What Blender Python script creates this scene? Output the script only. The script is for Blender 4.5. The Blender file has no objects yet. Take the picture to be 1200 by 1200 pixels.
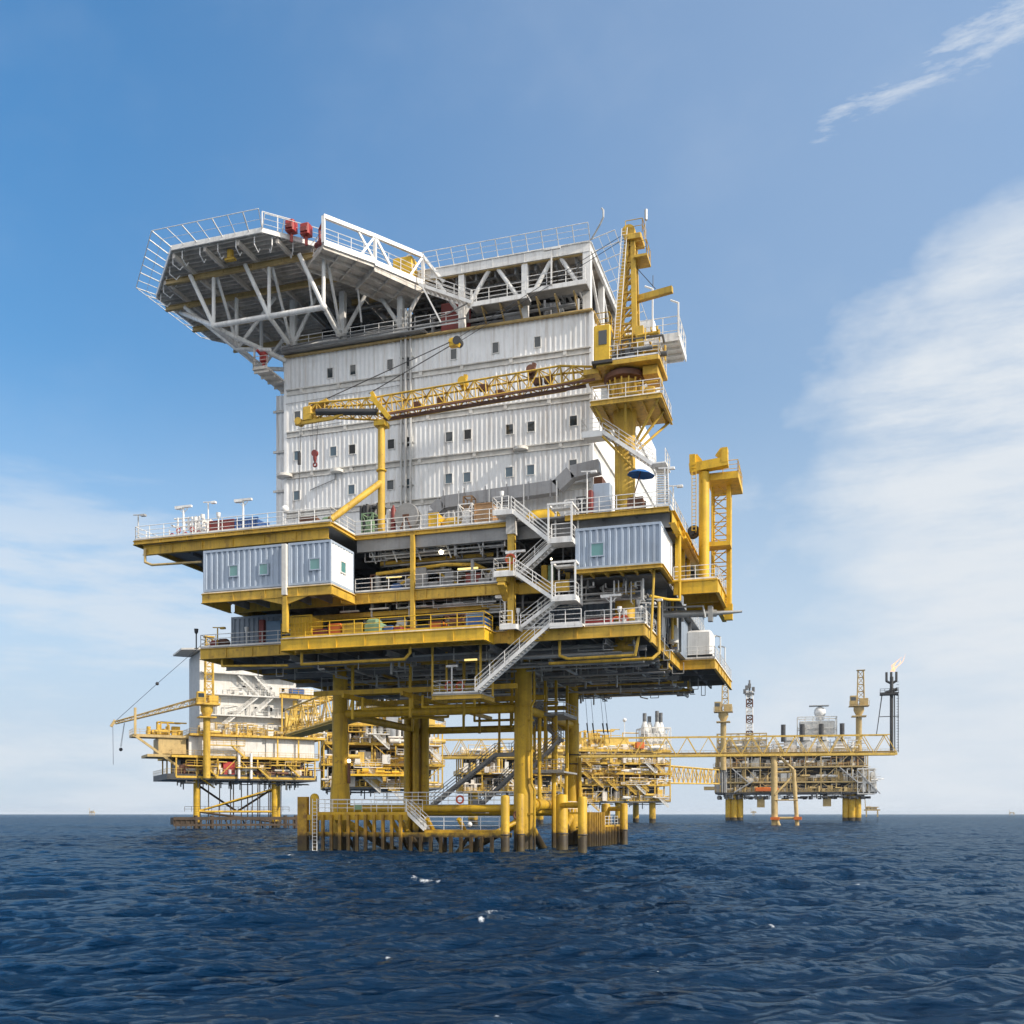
import bpy, math, random
import numpy as np
from mathutils import Vector
random.seed(7)
SC = bpy.context.scene
COL = SC.collection
R = math.radians
YAW = R(17.5); SA, CA = math.sin(YAW), math.cos(YAW)
HAZE = .00004; F = 1170.0; H = 3.4; HZ = 954.0

def at(px, py, Y=None, X=None, Z=None, t=None):
    """the point of a known real plane that the photograph shows at (px, py)"""
    u = (px - 600) / F; v = (HZ - py) / F
    dx = -SA + u * CA; dy = CA + u * SA
    if Y is not None: t = Y / dy
    elif X is not None: t = X / dx
    elif Z is not None: t = (Z - H) / v
    return Vector((t * dx, t * dy, H + t * v))

# ------------------------------------------------------------------ materials
def nd(nt, t, **kw):
    n = nt.nodes.new(t)
    for k, v in kw.items(): setattr(n, k, v)
    return n

def mat(name, col, rough=0.5, metal=0.0, var=0.12, vscale=0.6, streak=0.0, streak_col=(0.10, 0.05, 0.025), rust=0.0,
        tide=False, spec=0.5, emit=None, tide_k=1.0):
    m = bpy.data.materials.new(name); m.use_nodes = True
    nt = m.node_tree; L = nt.links
    b = nt.nodes['Principled BSDF']
    b.inputs['Roughness'].default_value = rough; b.inputs['Metallic'].default_value = metal
    b.inputs['Specular IOR Level'].default_value = spec
    geo = nd(nt, 'ShaderNodeNewGeometry')
    c4 = (*col, 1)
    cur = None
    def mix(fac_socket, a, bcol, blend='MIX'):
        mx = nd(nt, 'ShaderNodeMix', data_type='RGBA', blend_type=blend)
        L.new(fac_socket, mx.inputs[0])
        if a is None: mx.inputs[6].default_value = c4
        else: L.new(a, mx.inputs[6])
        mx.inputs[7].default_value = (*bcol, 1)
        return mx.outputs[2]
    def noise(scale, detail=4, vec=None, rough_=0.6):
        n = nd(nt, 'ShaderNodeTexNoise'); n.inputs['Scale'].default_value = scale
        n.inputs['Detail'].default_value = detail; n.inputs['Roughness'].default_value = rough_
        L.new(vec if vec is not None else geo.outputs['Position'], n.inputs['Vector'])
        return n.outputs['Fac']
    def ramp(s, lo, hi, mx=1.0):
        r = nd(nt, 'ShaderNodeMapRange', interpolation_type='SMOOTHSTEP')
        r.inputs[1].default_value = lo; r.inputs[2].default_value = hi; r.inputs[4].default_value = mx
        L.new(s, r.inputs[0]); return r.outputs[0]
    if var:
        cur = mix(ramp(noise(vscale), 0.35, 0.7), cur, tuple(c * (1 - 2.2 * var) for c in col))
        cur = mix(ramp(noise(vscale * 9, 3), 0.45, 0.75, 0.6), cur, tuple(c * (1 - 2.0 * var) for c in col))
    if streak:
        mp = nd(nt, 'ShaderNodeMapping'); mp.inputs['Scale'].default_value = (2.2, 2.2, 0.13)
        L.new(geo.outputs['Position'], mp.inputs['Vector'])
        s1 = ramp(noise(1.0, 5, mp.outputs[0], 0.7), 0.47, 0.72, streak)
        cur = mix(s1, cur, streak_col)
    if rust:
        cur = mix(ramp(noise(1.7, 6, None, 0.75), 0.555, 0.70, rust), cur, (0.13, 0.05, 0.02))
    if tide:
        sp = nd(nt, 'ShaderNodeSeparateXYZ'); L.new(geo.outputs['Position'], sp.inputs[0])
        ns = noise(1.4, 4)
        ad = nd(nt, 'ShaderNodeMath', operation='MULTIPLY_ADD'); L.new(ns, ad.inputs[0]); ad.inputs[1].default_value = 1.3
        L.new(sp.outputs[2], ad.inputs[2])
        f1 = ramp(ad.outputs[0], 4.2, 2.2, 0.5)
        rr = nd(nt, 'ShaderNodeMath', operation='MULTIPLY'); L.new(f1, rr.inputs[0])
        L.new(ramp(noise(2.3, 5, None, .7), 0.42, 0.62), rr.inputs[1])
        cur = mix(rr.outputs[0], cur, (0.10, 0.035, 0.012))
        cur = mix(ramp(ad.outputs[0], 2.55, 1.95, 0.95*tide_k), cur, (0.016, 0.012, 0.008))
        cur = mix(ramp(ad.outputs[0], 1.25, 0.85, 0.5), cur, (0.085, 0.062, 0.014))
    if cur is None: b.inputs['Base Color'].default_value = c4
    else: L.new(cur, b.inputs['Base Color'])
    if emit:
        b.inputs['Emission Color'].default_value = (*emit[0], 1); b.inputs['Emission Strength'].default_value = emit[1]
    return m

M = {}
YEL = (0.63, 0.395, 0.045)
M['yellow'] = mat('yellow_paint', YEL, 0.62, var=.13, streak=.5, rust=.65)
M['yellow_tide'] = mat('yellow_marine_paint', (0.60, 0.365, 0.014), 0.58, var=.13, streak=.5, rust=.75, tide=True)
M['yellow_fresh'] = mat('bright_yellow_paint', (0.74, 0.455, 0.022), 0.55, var=.10, streak=.3, rust=.4)
M['yellow_far'] = mat('warm_yellow_paint', (0.70, 0.46, 0.09), 0.5, var=.12, streak=.3, rust=.5)
M['tan_far'] = mat('weathered_tan_paint', (0.50, 0.36, 0.15), 0.55, var=.12, streak=.3, rust=.6)
M['white'] = mat('white_paint', (0.80, 0.79, 0.77), 0.45, var=.07, streak=.3, rust=.25)
M['white_wall'] = mat('white_wall_paint', (0.84, 0.85, 0.86), 0.5, var=.06, vscale=.25, streak=.5, streak_col=(0.40, 0.33, 0.26))
M['white_far'] = mat('far_white_paint', (0.66, 0.65, 0.62), 0.5, var=.08, streak=.35, streak_col=(.3, .2, .1))
M['ledge'] = mat('dirty_white_ledge', (0.72, 0.70, 0.66), 0.6, var=.12, streak=.35, streak_col=(0.25, 0.18, 0.12))
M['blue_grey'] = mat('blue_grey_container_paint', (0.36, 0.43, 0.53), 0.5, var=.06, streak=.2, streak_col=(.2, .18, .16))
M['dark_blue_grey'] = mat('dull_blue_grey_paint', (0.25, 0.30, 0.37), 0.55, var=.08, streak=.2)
M['grey'] = mat('grey_steel', (0.30, 0.30, 0.30), 0.5, var=.12, streak=.3)
M['galv'] = mat('galvanised_steel', (0.52, 0.52, 0.51), 0.4, metal=.3, var=.12, streak=.25)
M['soffit'] = mat('brown_grey_soffit', (0.74, 0.68, 0.61), 0.6, var=.15, streak=.2, rust=.3)
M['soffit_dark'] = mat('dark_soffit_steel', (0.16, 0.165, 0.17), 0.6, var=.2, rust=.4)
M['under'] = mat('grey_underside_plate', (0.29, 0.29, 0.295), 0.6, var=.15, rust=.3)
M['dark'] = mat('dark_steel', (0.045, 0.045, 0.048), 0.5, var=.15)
M['black'] = mat('black_rubber', (0.015, 0.015, 0.016), 0.6, var=.1)
M['cable'] = mat('steel_cable', (0.03, 0.03, 0.035), 0.5, var=0)
M['red'] = mat('red_paint', (0.42, 0.035, 0.028), 0.45, var=.12, rust=.2)
M['dull_red'] = mat('dull_red_paint', (0.25, 0.035, 0.03), 0.5, var=.15, rust=.3)
M['orange'] = mat('orange_paint', (0.62, 0.14, 0.02), 0.5, var=.1)
M['blue'] = mat('blue_paint', (0.03, 0.10, 0.30), 0.45, var=.12)
M['pale_blue'] = mat('pale_blue_paint', (0.13, 0.24, 0.38), 0.45, var=.1)
M['green'] = mat('pale_green_paint', (0.22, 0.34, 0.20), 0.6, var=.15)
M['tan'] = mat('tan_wood', (0.42, 0.24, 0.11), 0.65, var=.15)
M['brown'] = mat('rusty_brown_steel', (0.16, 0.065, 0.035), 0.65, var=.25)
M['rust_dark'] = mat('dark_rust', (0.065,0.04,0.022), 0.7, var=.25)
M['fender'] = mat('rusty_yellow_fender', (0.48, 0.27, 0.018), 0.6, var=.25, rust=.9, tide=True, tide_k=.92)
M['tarp'] = mat('blue_canvas', (0.015, 0.12, 0.36), 0.7, var=.1)
M['glass'] = mat('window_glass', (0.025, 0.035, 0.042), 0.06, var=0, spec=.8)
M['glass_dark'] = mat('dark_window_glass', (0.008, 0.009, 0.010), 0.1, var=0, spec=.4)
M['glass_blue'] = mat('blue_window_film', (0.06, 0.11, 0.15), 0.1, var=0, spec=.7)
M['glass_teal'] = mat('teal_window_glass', (0.10, 0.26, 0.26), 0.08, var=0, spec=.8)
M['lamp'] = mat('lit_lamp', (0.9, 0.85, 0.7), 0.4, var=0, emit=((1, .85, .6), 3))
M['tube_lamp'] = mat('lit_yellow_tube_lamp', (0.9, 0.8, 0.4), 0.4, var=0, emit=((1, .72, .2), .5))
M['flame'] = mat('gas_flame', (1, .5, .2), 0.9, var=0, emit=((1, .60, .36), .40))
M['buoy'] = mat('orange_lifebuoy', (0.60, 0.10, 0.04), 0.5, var=.05)
M['silver'] = mat('silver_cladding', (0.50, 0.50, 0.50), 0.35, metal=.55, var=.1, streak=.2)
M['duct'] = mat('dull_grey_duct', (0.36, 0.36, 0.37), 0.5, metal=.2, var=.1, streak=.35)

_nt = M['flame'].node_tree; _tr = nd(_nt,'ShaderNodeBsdfTransparent'); _mx = nd(_nt,'ShaderNodeMixShader'); _mx.inputs[0].default_value = .38
_nt.links.new(_nt.nodes['Principled BSDF'].outputs[0],_mx.inputs[2]); _nt.links.new(_tr.outputs[0],_mx.inputs[1]); _nt.links.new(_mx.outputs[0],_nt.nodes['Material Output'].inputs['Surface'])
# ------------------------------------------------------------------ mesh builder
WL = {}
class MB:
    def __init__(s): s.v = []; s.f = []; s.c = []
    def cut(s): s.c.append((len(s.v), len(s.f))); return s
    def add(s, vs, fs):
        o = len(s.v); s.v += [tuple(p) for p in vs]; s.f += [tuple(o + i for i in q) for q in fs]; return s
    def box(s, x0, x1, y0, y1, z0, z1):
        if x0 > x1: x0, x1 = x1, x0
        if y0 > y1: y0, y1 = y1, y0
        if z0 > z1: z0, z1 = z1, z0
        return s.add([(x0,y0,z0),(x1,y0,z0),(x1,y1,z0),(x0,y1,z0),(x0,y0,z1),(x1,y0,z1),(x1,y1,z1),(x0,y1,z1)],
              [(0,3,2,1),(4,5,6,7),(0,1,5,4),(1,2,6,5),(2,3,7,6),(3,0,4,7)])
    def cbox(s, x0, x1, y0, y1, z0, z1, c=.05):
        """box with chamfered vertical edges and top"""
        p = [(x0+c,y0),(x1-c,y0),(x1,y0+c),(x1,y1-c),(x1-c,y1),(x0+c,y1),(x0,y1-c),(x0,y0+c)]
        q = [(x0+2*c,y0+c),(x1-2*c,y0+c),(x1-c,y0+2*c),(x1-c,y1-2*c),(x1-2*c,y1-c),(x0+2*c,y1-c),(x0+c,y1-2*c),(x0+c,y0+2*c)]
        vs = [(a,b,z0) for a,b in p]+[(a,b,z1-c) for a,b in p]+[(a,b,z1) for a,b in q]
        fs = [tuple(range(7,-1,-1)), tuple(range(16,24))]
        for k in (0,8):
            for i in range(8): j=(i+1)%8; fs.append((k+i,k+j,k+8+j,k+8+i))
        return s.add(vs, fs)
    def beam(s, p, q, w=.1, h=None, up=(0,0,1)):
        p = Vector(p); q = Vector(q); h = h or w
        d = (q-p).normalized(); u = Vector(up)
        if abs(d.dot(u)) > .98: u = Vector((0,1,0))
        a = d.cross(u).normalized(); b = a.cross(d)
        a *= w/2; b *= h/2
        vs = [p-a-b,p+a-b,p+a+b,p-a+b,q-a-b,q+a-b,q+a+b,q-a+b]
        return s.add(vs, [(0,3,2,1),(4,5,6,7),(0,1,5,4),(1,2,6,5),(2,3,7,6),(3,0,4,7)][::1])
    def ibeam(s, p, q, h=.8, w=.3, t=.05):
        """horizontal I girder whose top line is p-q"""
        p = Vector(p); q = Vector(q); z = Vector((0,0,1))
        s.beam(p-z*t/2, q-z*t/2, w, t); s.beam(p-z*(h-t/2), q-z*(h-t/2), w, t)
        s.beam(p-z*h/2, q-z*h/2, t*1.2, h-2*t-.004)
        d = q-p; n = max(1, int(d.length/2.6))
        for i in range(1, n):
            c = p+d*(i/n)-z*h/2; e = d.normalized()*.03
            s.beam(c-e, c+e, w*.8, h-2*t-.006)
        return s
    def tube(s, p, q, r=.05, n=8, r2=None, cap=True):
        p = Vector(p); q = Vector(q); r2 = r if r2 is None else r2
        d = (q-p).normalized(); u = Vector((0,0,1)) if abs(d.z) < .9 else Vector((0,1,0))
        a = d.cross(u).normalized(); b = d.cross(a)
        o = [(math.cos(2*math.pi*i/n), math.sin(2*math.pi*i/n)) for i in range(n)]
        vs = [p+(a*c+b*e)*r for c,e in o]+[q+(a*c+b*e)*r2 for c,e in o]
        fs = [(i,(i+1)%n,n+(i+1)%n,n+i) for i in range(n)]
        if cap: fs += [tuple(range(n-1,-1,-1)), tuple(range(n,2*n))]
        return s.add(vs, fs)
    def path(s, pts, r=.05, n=6):
        pts = [Vector(p) for p in pts]
        for i in range(len(pts)-1):
            s.tube(pts[i], pts[i+1], r, n)
            if i: s.ball(pts[i], r*1.02, n, 4)
        return s
    def lathe(s, c, prof, n=20):
        c = Vector(c); vs = []; fs = []
        for r, z in prof:
            vs += [c+Vector((r*math.cos(2*math.pi*i/n), r*math.sin(2*math.pi*i/n), z)) for i in range(n)]
        for k in range(len(prof)-1):
            for i in range(n):
                j = (i+1)%n; fs.append((k*n+i,k*n+j,(k+1)*n+j,(k+1)*n+i))
        fs += [tuple(range(n-1,-1,-1)), tuple(range((len(prof)-1)*n, len(prof)*n))]
        return s.add(vs, fs)
    def ball(s, c, r, n=10, m=6):
        prof = [(max(1e-4, r*math.sin(math.pi*k/m)), -r*math.cos(math.pi*k/m)) for k in range(m+1)]
        return s.lathe(c, prof, n)
    def prism(s, poly, z0, z1):
        n = len(poly)
        vs = [(x,y,z0) for x,y in poly]+[(x,y,z1) for x,y in poly]
        return s.add(vs, [tuple(range(n-1,-1,-1)), tuple(range(n,2*n))]+[(i,(i+1)%n,n+(i+1)%n,n+i) for i in range(n)])
    def corr(s, p, q, z0, z1, depth=.09, pitch=.5):
        """vertical corrugated sheet from p to q (outside on the right of p->q), ribs recessed"""
        p = Vector((p[0],p[1],0)); q = Vector((q[0],q[1],0)); d = q-p; Ln = d.length; d.normalize()
        nrm = Vector((d.y,-d.x,0)); k = max(1, round(Ln/pitch)); w = Ln/k; pts = []
        for i in range(k):
            x = i*w
            for fx, o in ((0,0),(.32,0),(.5,1),(.82,1)): pts.append(p+d*(x+fx*w)-nrm*depth*o)
        pts.append(q)
        vs = [(a.x,a.y,z0) for a in pts]+[(a.x,a.y,z1) for a in pts]; n = len(pts)
        return s.add(vs, [(i,i+1,n+i+1,n+i) for i in range(n-1)])
    def rail(s, pts, h=1.1, r=.034, gap=1.5, mids=2, toe=True):
        for a, b in zip(pts[:-1], pts[1:]):
            a = Vector(a); b = Vector(b); d = b-a; n = max(1, round(d.length/gap))
            for i in range(n+1):
                c = a+d*(i/n); s.tube(c, c+Vector((0,0,h)), r, 5)
            for k in range(mids+1):
                z = Vector((0,0,h*(1-k/(mids+1)))); s.tube(a+z, b+z, r*(.95 if k == 0 else .75), 5)
            if toe: s.beam(a+Vector((0,0,.08)), b+Vector((0,0,.08)), .015, .14)
        return s
    def flight(s, bot, top, wv, n=None, rails=(0,1), r=.034):
        """stair flight: wv = width vector (horizontal)"""
        b = Vector(bot); t = Vector(top); w = Vector(wv); d = t-b
        for k in (0,1):
            s.beam(b+w*k, t+w*k, .07, .30)
        n = n or max(3, int(abs(d.z)/.22))
        hd = Vector((d.x,d.y,0)).normalized()*.14
        for i in range(n):
            c = b+d*((i+.5)/n)+w*.5
            s.beam(c-hd, c+hd, w.length*.94, .04)
        for k in rails:
            m = max(2, int(d.length/1.5))
            for i in range(m+1):
                c = b+w*k+d*(i/m); s.tube(c, c+Vector((0,0,1.1)), r, 5)
            for z in (1.1,.74,.4): s.tube(b+w*k+Vector((0,0,z)), t+w*k+Vector((0,0,z)), r*.9, 5)
        return s
    def lattice(s, p, q, w, h, n, rc=.06, rb=.035, taper=(1,1), up=(0,0,1)):
        """four-chord box lattice from p to q (centre line)"""
        p = Vector(p); q = Vector(q); d = (q-p).normalized(); u = Vector(up)
        if abs(d.dot(u)) > .98: u = Vector((0,1,0))
        a = d.cross(u).normalized(); b = a.cross(d)
        def ring(t):
            c = p+(q-p)*t; k = taper[0]+(taper[1]-taper[0])*t
            return [c+a*(w/2*k*i)+b*(h/2*k*j) for i,j in ((-1,-1),(1,-1),(1,1),(-1,1))]
        rs = [ring(i/n) for i in range(n+1)]
        for i in range(n):
            for k in range(4):
                s.tube(rs[i][k], rs[i+1][k], rc, 6)
                k2 = (k+1)%4
                if (i+k)%2: s.tube(rs[i][k], rs[i+1][k2], rb, 5)
                else: s.tube(rs[i][k2], rs[i+1][k], rb, 5)
                s.tube(rs[i][k], rs[i][k2], rb, 5)
        for k in range(4): s.tube(rs[n][k], rs[n][(k+1)%4], rb, 5)
        return s
    def torus(s, c, ax, R_, r, n=18, m=8):
        c = Vector(c); ax = Vector(ax).normalized(); u = ax.orthogonal().normalized(); w = ax.cross(u)
        vs = []; fs = []
        for i in range(n):
            a = 2*math.pi*i/n; e = u*math.cos(a)+w*math.sin(a)
            for j in range(m):
                b = 2*math.pi*j/m; vs.append(c+e*(R_+r*math.cos(b))+ax*(r*math.sin(b)))
        for i in range(n):
            for j in range(m):
                fs.append((i*m+j, ((i+1)%n)*m+j, ((i+1)%n)*m+(j+1)%m, i*m+(j+1)%m))
        return s.add(vs, fs)
    def rot(s, c, ang):
        ca, sa = math.cos(ang), math.sin(ang); cx, cy = c[0], c[1]
        s.v = [(cx+(x-cx)*ca-(y-cy)*sa, cy+(x-cx)*sa+(y-cy)*ca, z) for x,y,z in s.v]; return s
    def build(s, name, m, parent=None, label=None, origin=None):
        off = Vector(origin) if origin is not None else (WL[parent.name] if parent else Vector((0,0,0)))
        me = bpy.data.meshes.new(name)
        me.from_pydata([(x-off.x, y-off.y, z-off.z) for x,y,z in s.v], [], s.f)
        me.polygons.foreach_set('use_smooth', [True]*len(me.polygons))
        me.set_sharp_from_angle(angle=R(40))
        me.materials.append(M[m] if isinstance(m, str) else m)
        o = bpy.data.objects.new(name, me); COL.objects.link(o)
        if parent: o.parent = parent; WL[o.name] = off
        else: o.location = off; WL[o.name] = off
        if label: o['label'] = label
        return o

def each(mb, name, m, parent):
    """build every piece between two cuts as a part of its own"""
    cs = sorted(set([(0,0)]+mb.c+[(len(mb.v),len(mb.f))])); out = []
    for (v0,f0),(v1,f1) in zip(cs[:-1],cs[1:]):
        if v1 == v0: continue
        k = MB(); k.v = mb.v[v0:v1]; k.f = [tuple(i-v0 for i in q) for q in mb.f[f0:f1]]; out.append(k.build(name,m,parent))
    return out
def tag(o, label, cat, group=None, kind=None):
    if label: o['label'] = label
    if cat: o['category'] = cat
    if group: o['group'] = group
    if kind: o['kind'] = kind
    return o
def thing(name, label, cat, loc=(0,0,0), group=None):
    o = bpy.data.objects.new(name, None); COL.objects.link(o); o.empty_display_size = .5
    o.location = loc; WL[o.name] = Vector(loc)
    return tag(o, label, cat, group)
def solo(name, mb, m, label, cat, group=None):
    xs, ys, zs = zip(*mb.v)
    return tag(mb.build(name, m, origin=((min(xs)+max(xs))/2, (min(ys)+max(ys))/2, min(zs))), label, cat, group)
def V(*a): return Vector(a)

# levels and main planes of the near platform (metres; X along its front, Y into depth, Z up from the sea)
ZC, ZM, ZU, ZR = 18.6, 22.6, 27.6, 54.0     # cellar deck, mezzanine, upper deck, roof / helideck
YF, YW, YB = 78.5, 74.0, 86.0               # front of decks, front of the left wing, accommodation front wall
XL, XR = -54.6, -13.8
BXL, BXR = -50.2, -19.8                     # accommodation block
LEGS = [(-45.6,88.5),(-26.8,88.5),(-45.6,107),(-26.8,107)]

def deck(name, label, cat, polys, z, edge, edgem='yellow', plate='under', h=.85, grid=2.6, sub='under', eds=None):
    """a deck: plate prisms, edge girder, soffit beams"""
    t = thing(name, label, cat, (polys[0][0][0], polys[0][0][1], z))
    m = MB()
    for p in polys: m.prism(p, z-.12, z)
    m.build('deck_plate', plate, t)
    e = MB()
    for a, b in zip(edge[:-1], edge[1:]): e.ibeam((a[0],a[1],z-.125), (b[0],b[1],z-.125), h, .28)
    e.build('edge_girder', edgem, t)
    g = MB()
    for p in polys:
        x0 = min(a for a,_ in p); x1 = max(a for a,_ in p); y0 = min(b for _,b in p); y1 = max(b for _,b in p)
        n = max(1, int((x1-x0)/grid))
        for i in range(1, n): x = x0+(x1-x0)*i/n; g.box(x-.09, x+.09, y0+.3, y1-.3, z-.125-h*.8, z-.124)
        n = max(1, int((y1-y0)/(grid*1.9)))
        for i in range(1, n): y = y0+(y1-y0)*i/n; g.box(x0+.3, x1-.3, y-.13, y+.13, z-.125-h*.95, z-.126)
    g.build('floor_beam', sub, t)
    return t

def pipes(mb, bx, n, seed, r=(.04,.14), axis=None):
    """orthogonal pipe runs inside a box"""
    rd = random.Random(seed); x0,x1,y0,y1,z0,z1 = bx
    for _ in range(n):
        mb.cut(); a = axis if axis is not None else rd.choice((0,0,1))
        p = V(rd.uniform(x0,x1), rd.uniform(y0,y1), rd.uniform(z0,z1)); rr = rd.uniform(*r)
        Ln = rd.uniform(.25,.8)*((x1-x0) if a == 0 else (y1-y0))
        q = p.copy(); q[a] = min(p[a]+Ln, (x1,y1)[a])
        pts = [p, q]
        if rd.random() < .6: pts.insert(0, V(p.x,p.y,z1))
        if rd.random() < .6:
            b = 1-a; w = q.copy(); w[b] = max((x0,y0)[b], min((x1,y1)[b], q[b]+rd.uniform(-2.5,2.5))); pts.append(w)
            if rd.random() < .6: pts.append(V(w.x,w.y,z1))
        mb.path(pts, rr, 6)
    return mb
def hangers(mb, bx, n, seed):
    rd = random.Random(seed); x0,x1,y0,y1,z0,z1 = bx
    for _ in range(n):
        mb.cut(); x = rd.uniform(x0,x1); y = rd.uniform(y0,y1); z = rd.uniform(z0,(z0+z1)/2); w = rd.uniform(.3,1.1)
        mb.beam((x,y,z),(x,y,z1),.07); mb.beam((x,y,z),(x+w,y,z),.07)
        if rd.random() < .6: mb.beam((x+w,y,z),(x+w,y,z1),.07)
    return mb

def clutter(mb, bx, n, seed, big=1.0):
    rd = random.Random(seed); x0,x1,y0,y1,z0,z1 = bx
    for _ in range(n):
        mb.cut(); x = rd.uniform(x0,x1); y = rd.uniform(y0,y1); k = rd.random(); h = rd.uniform(.25,1)*(z1-z0)
        if k < .3: mb.cbox(x,x+rd.uniform(.6,2.2)*big,y,y+rd.uniform(.6,1.8)*big,z0,z0+h*.8,.06)
        elif k < .5: mb.tube((x,y,z0+h*.45),(x+rd.uniform(1.5,4)*big,y,z0+h*.45),rd.uniform(.25,.6)*big,12)
        elif k < .65: mb.tube((x,y,z0),(x,y,z0+h),rd.uniform(.2,.55)*big,12)
        else: mb.path([(x,y,z0),(x,y,z0+h),(x+rd.uniform(1,5)*big,y,z0+h),(x+rd.uniform(1,5)*big,y+rd.uniform(-1.5,1.5),z0+h)][:rd.choice((3,4))],rd.uniform(.08,.2)*big,6)
    return mb

# ================================================================== NEAR PLATFORM: substructure
j = thing('platform_jacket', 'four thick yellow tubular legs and braces carrying the nearest platform above the sea', 'platform legs', (-36,98,0))
for i, (x, y) in enumerate(LEGS):
    m = MB()
    r = (.98,.9,.8,.9)[i]; u = (.76,.84,.74,.76)[i]
    m.lathe((x,y,0), [(r,-7),(r,5.2),(u,8.0),(u*1.03,13.0),(u*.95,13.6),(u*.95,17.6)], 28)
    m.torus((x,y,13.3), (0,0,1), u, .06, 28, 6)
    lg = m.build('leg', 'yellow_tide', j)
    if i == 1:
        k = MB(); k.path([(x+1.15,y-.4,17),(x+1.15,y-.4,13.8),(x+1.0,y-.75,13.3),(x+1.0,y-.75,6.2),(x+1.25,y-.6,5.6),(x+1.25,y-.6,-1)], .11, 8)
        for z in (12,9.2,6.6,3.4): k.box(x+.6,x+1.2,y-.7,y-.5,z-.09,z+.09)
        k.build('riser_pipe', 'yellow_tide', lg)
        k = MB(); k.torus((x-.25,y-1.0,3.3), (0,1,.0), .36, .10, 18, 8); k.tube((x-.25,y-.8,3.3),(x-.25,y-1.02,3.3),.24,16)
        k.build('flange', 'brown', lg)
    if i == 0:
        k = MB(); k.tube((x+1.05,y-.2,6.4),(x+1.05,y-.2,8.4),.16,8); k.build('lamp_post','brown',lg)
        k = MB(); k.ball((x+1.05,y-.2,8.6),.18,10,6); k.build('lamp','lamp',lg)
    if i == 3:
        k = MB()
        for z in (9.9,8.9): k.torus((x,y,z),(0,0,1),r+.03,.07,24,6)
        k.build('clamp_band','dark',lg)
        k = MB(); k.tube((x+1.0,y-.5,4.6),(x+1.0,y-.5,9.6),.2,8); k.build('riser_pipe','yellow_tide',lg)
for (a, b, z, rr) in ((0,1,3.9,.36),(1,3,4.3,.5),(0,2,3.9,.4),(2,3,3.6,.42),(0,1,13.2,.42),(2,3,13.0,.4),(0,2,13.2,.4),(1,3,13.2,.4)):
    m = MB(); p, q = LEGS[a], LEGS[b]; m.tube((*p,z),(*q,z),rr,14)
    if (a,b) == (1,3) and z < 5:
        for s in (.12,.2): c = V(*p,z).lerp(V(*q,z),s); m.tube(c-V(0,.09,0),c+V(0,.09,0),rr+.16,16)
    m.build('horizontal_brace', 'yellow_tide', j)
for (a, b, za, zb) in ((0,1,2.9,-7),(1,0,2.9,-7),(1,3,3.4,-6),(3,1,3.4,-6)):
    m = MB(); m.tube((*LEGS[a],za),(*LEGS[b],zb),.4,12); m.build('diagonal_brace','yellow_tide',j)
# web of secondary beams under the deck between the legs
m = MB()
for y in (84,93,98,103): m.cut(); m.beam((-46,y,14.7),(-26,y,14.7),.25,.45)
for x in (-42,-36.2,-31): m.cut(); m.beam((x,82,14.2),(x,107,14.2),.25,.4)
each(m,'hanging_beam','yellow_tide',j)
m = MB()
for x, y in ((-42,84),(-36.2,84),(-31,84),(-42,98),(-36.2,98),(-31,98),(-36.2,103),(-29.3,93)): m.cut(); m.beam((x,y,12.2),(x,y,17.6),.22)
for x, y, dz in ((-39,84,1.2),(-33,84,1.5),(-39,93,1.4),(-33,98,1.2)): m.cut(); m.path([(x-2,y,14.2),(x-2,y,13.1),(x+3,y,13.1),(x+3,y,14.2)],.13,8)
each(m,'hanger_post','yellow_tide',j)

# risers bundled beside the rear left leg
for k, (x, y, r_, lab) in enumerate(((-44.2,106.7,.52,'thick yellow riser tube right beside the rear left leg of the nearest platform'),
                                 (-44.95,105.9,.36,'slim yellow riser tube in the middle of the bundle at the rear left leg'),
                                 (-46.0,105.9,.40,'leftmost slim yellow riser tube of the bundle in front of the rear left leg'))):
    solo('riser_tube', MB().tube((x,y,-5),(x,y,17.6),r_,18), 'yellow_tide', lab, 'riser', 'riser tubes at the rear left leg')

# front boat landing
bl = thing('boat_landing', 'rusty yellow boat landing with vertical fender posts and white railings at the waterline in front', 'boat landing', (-36,82.5,0))
m = MB(); m.box(-44.9,-35.9,82.5,86.5,3.3,3.6); m.build('upper_platform','yellow_tide',bl)
m = MB(); m.box(-34.2,-26.9,82.5,84.6,1.75,2.0); m.build('lower_platform','yellow_tide',bl)
for (x0,x1,y,z,w,h) in ((-46,-35.8,82.35,3.1,.25,.5),(-46,-26.9,82.35,1.55,.28,.42),(-46,-26.9,85.2,1.5,.25,.4)):
    MB().beam((x0,y,z),(x1,y,z),w,h).build('wale_beam','yellow_tide',bl)
for k in range(11):
    x = -44.9+k*.86; MB().beam((x,82.05,-1.5),(x,82.05,3.35),.24,.30,up=(0,1,0)).build('fender_post','fender',bl)
for k in range(9):
    x = -35.3+k*.95; MB().beam((x,82.05,-1.5),(x,82.05,1.4),.26,.32,up=(0,1,0)).build('fender_post','fender',bl)
m = MB()
for x in (-43,-40,-37.5,-34,-31): m.tube((x,82.6,3),(x+1.6,86.8,-2.5),.2,8); m.tube((x+1.2,84,-3),(x+1.2,84,1.6),.18,8)
m.tube((-30,82.6,1.5),(-32.5,82.6,-2),.2,8); m.tube((-29.5,85,1.2),(-27,88,2.8),.2,8); m.tube((-37,83,3.1),(-35.2,86,-1),.25,8)
m.build('raking_strut','yellow_tide',bl)
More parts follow.
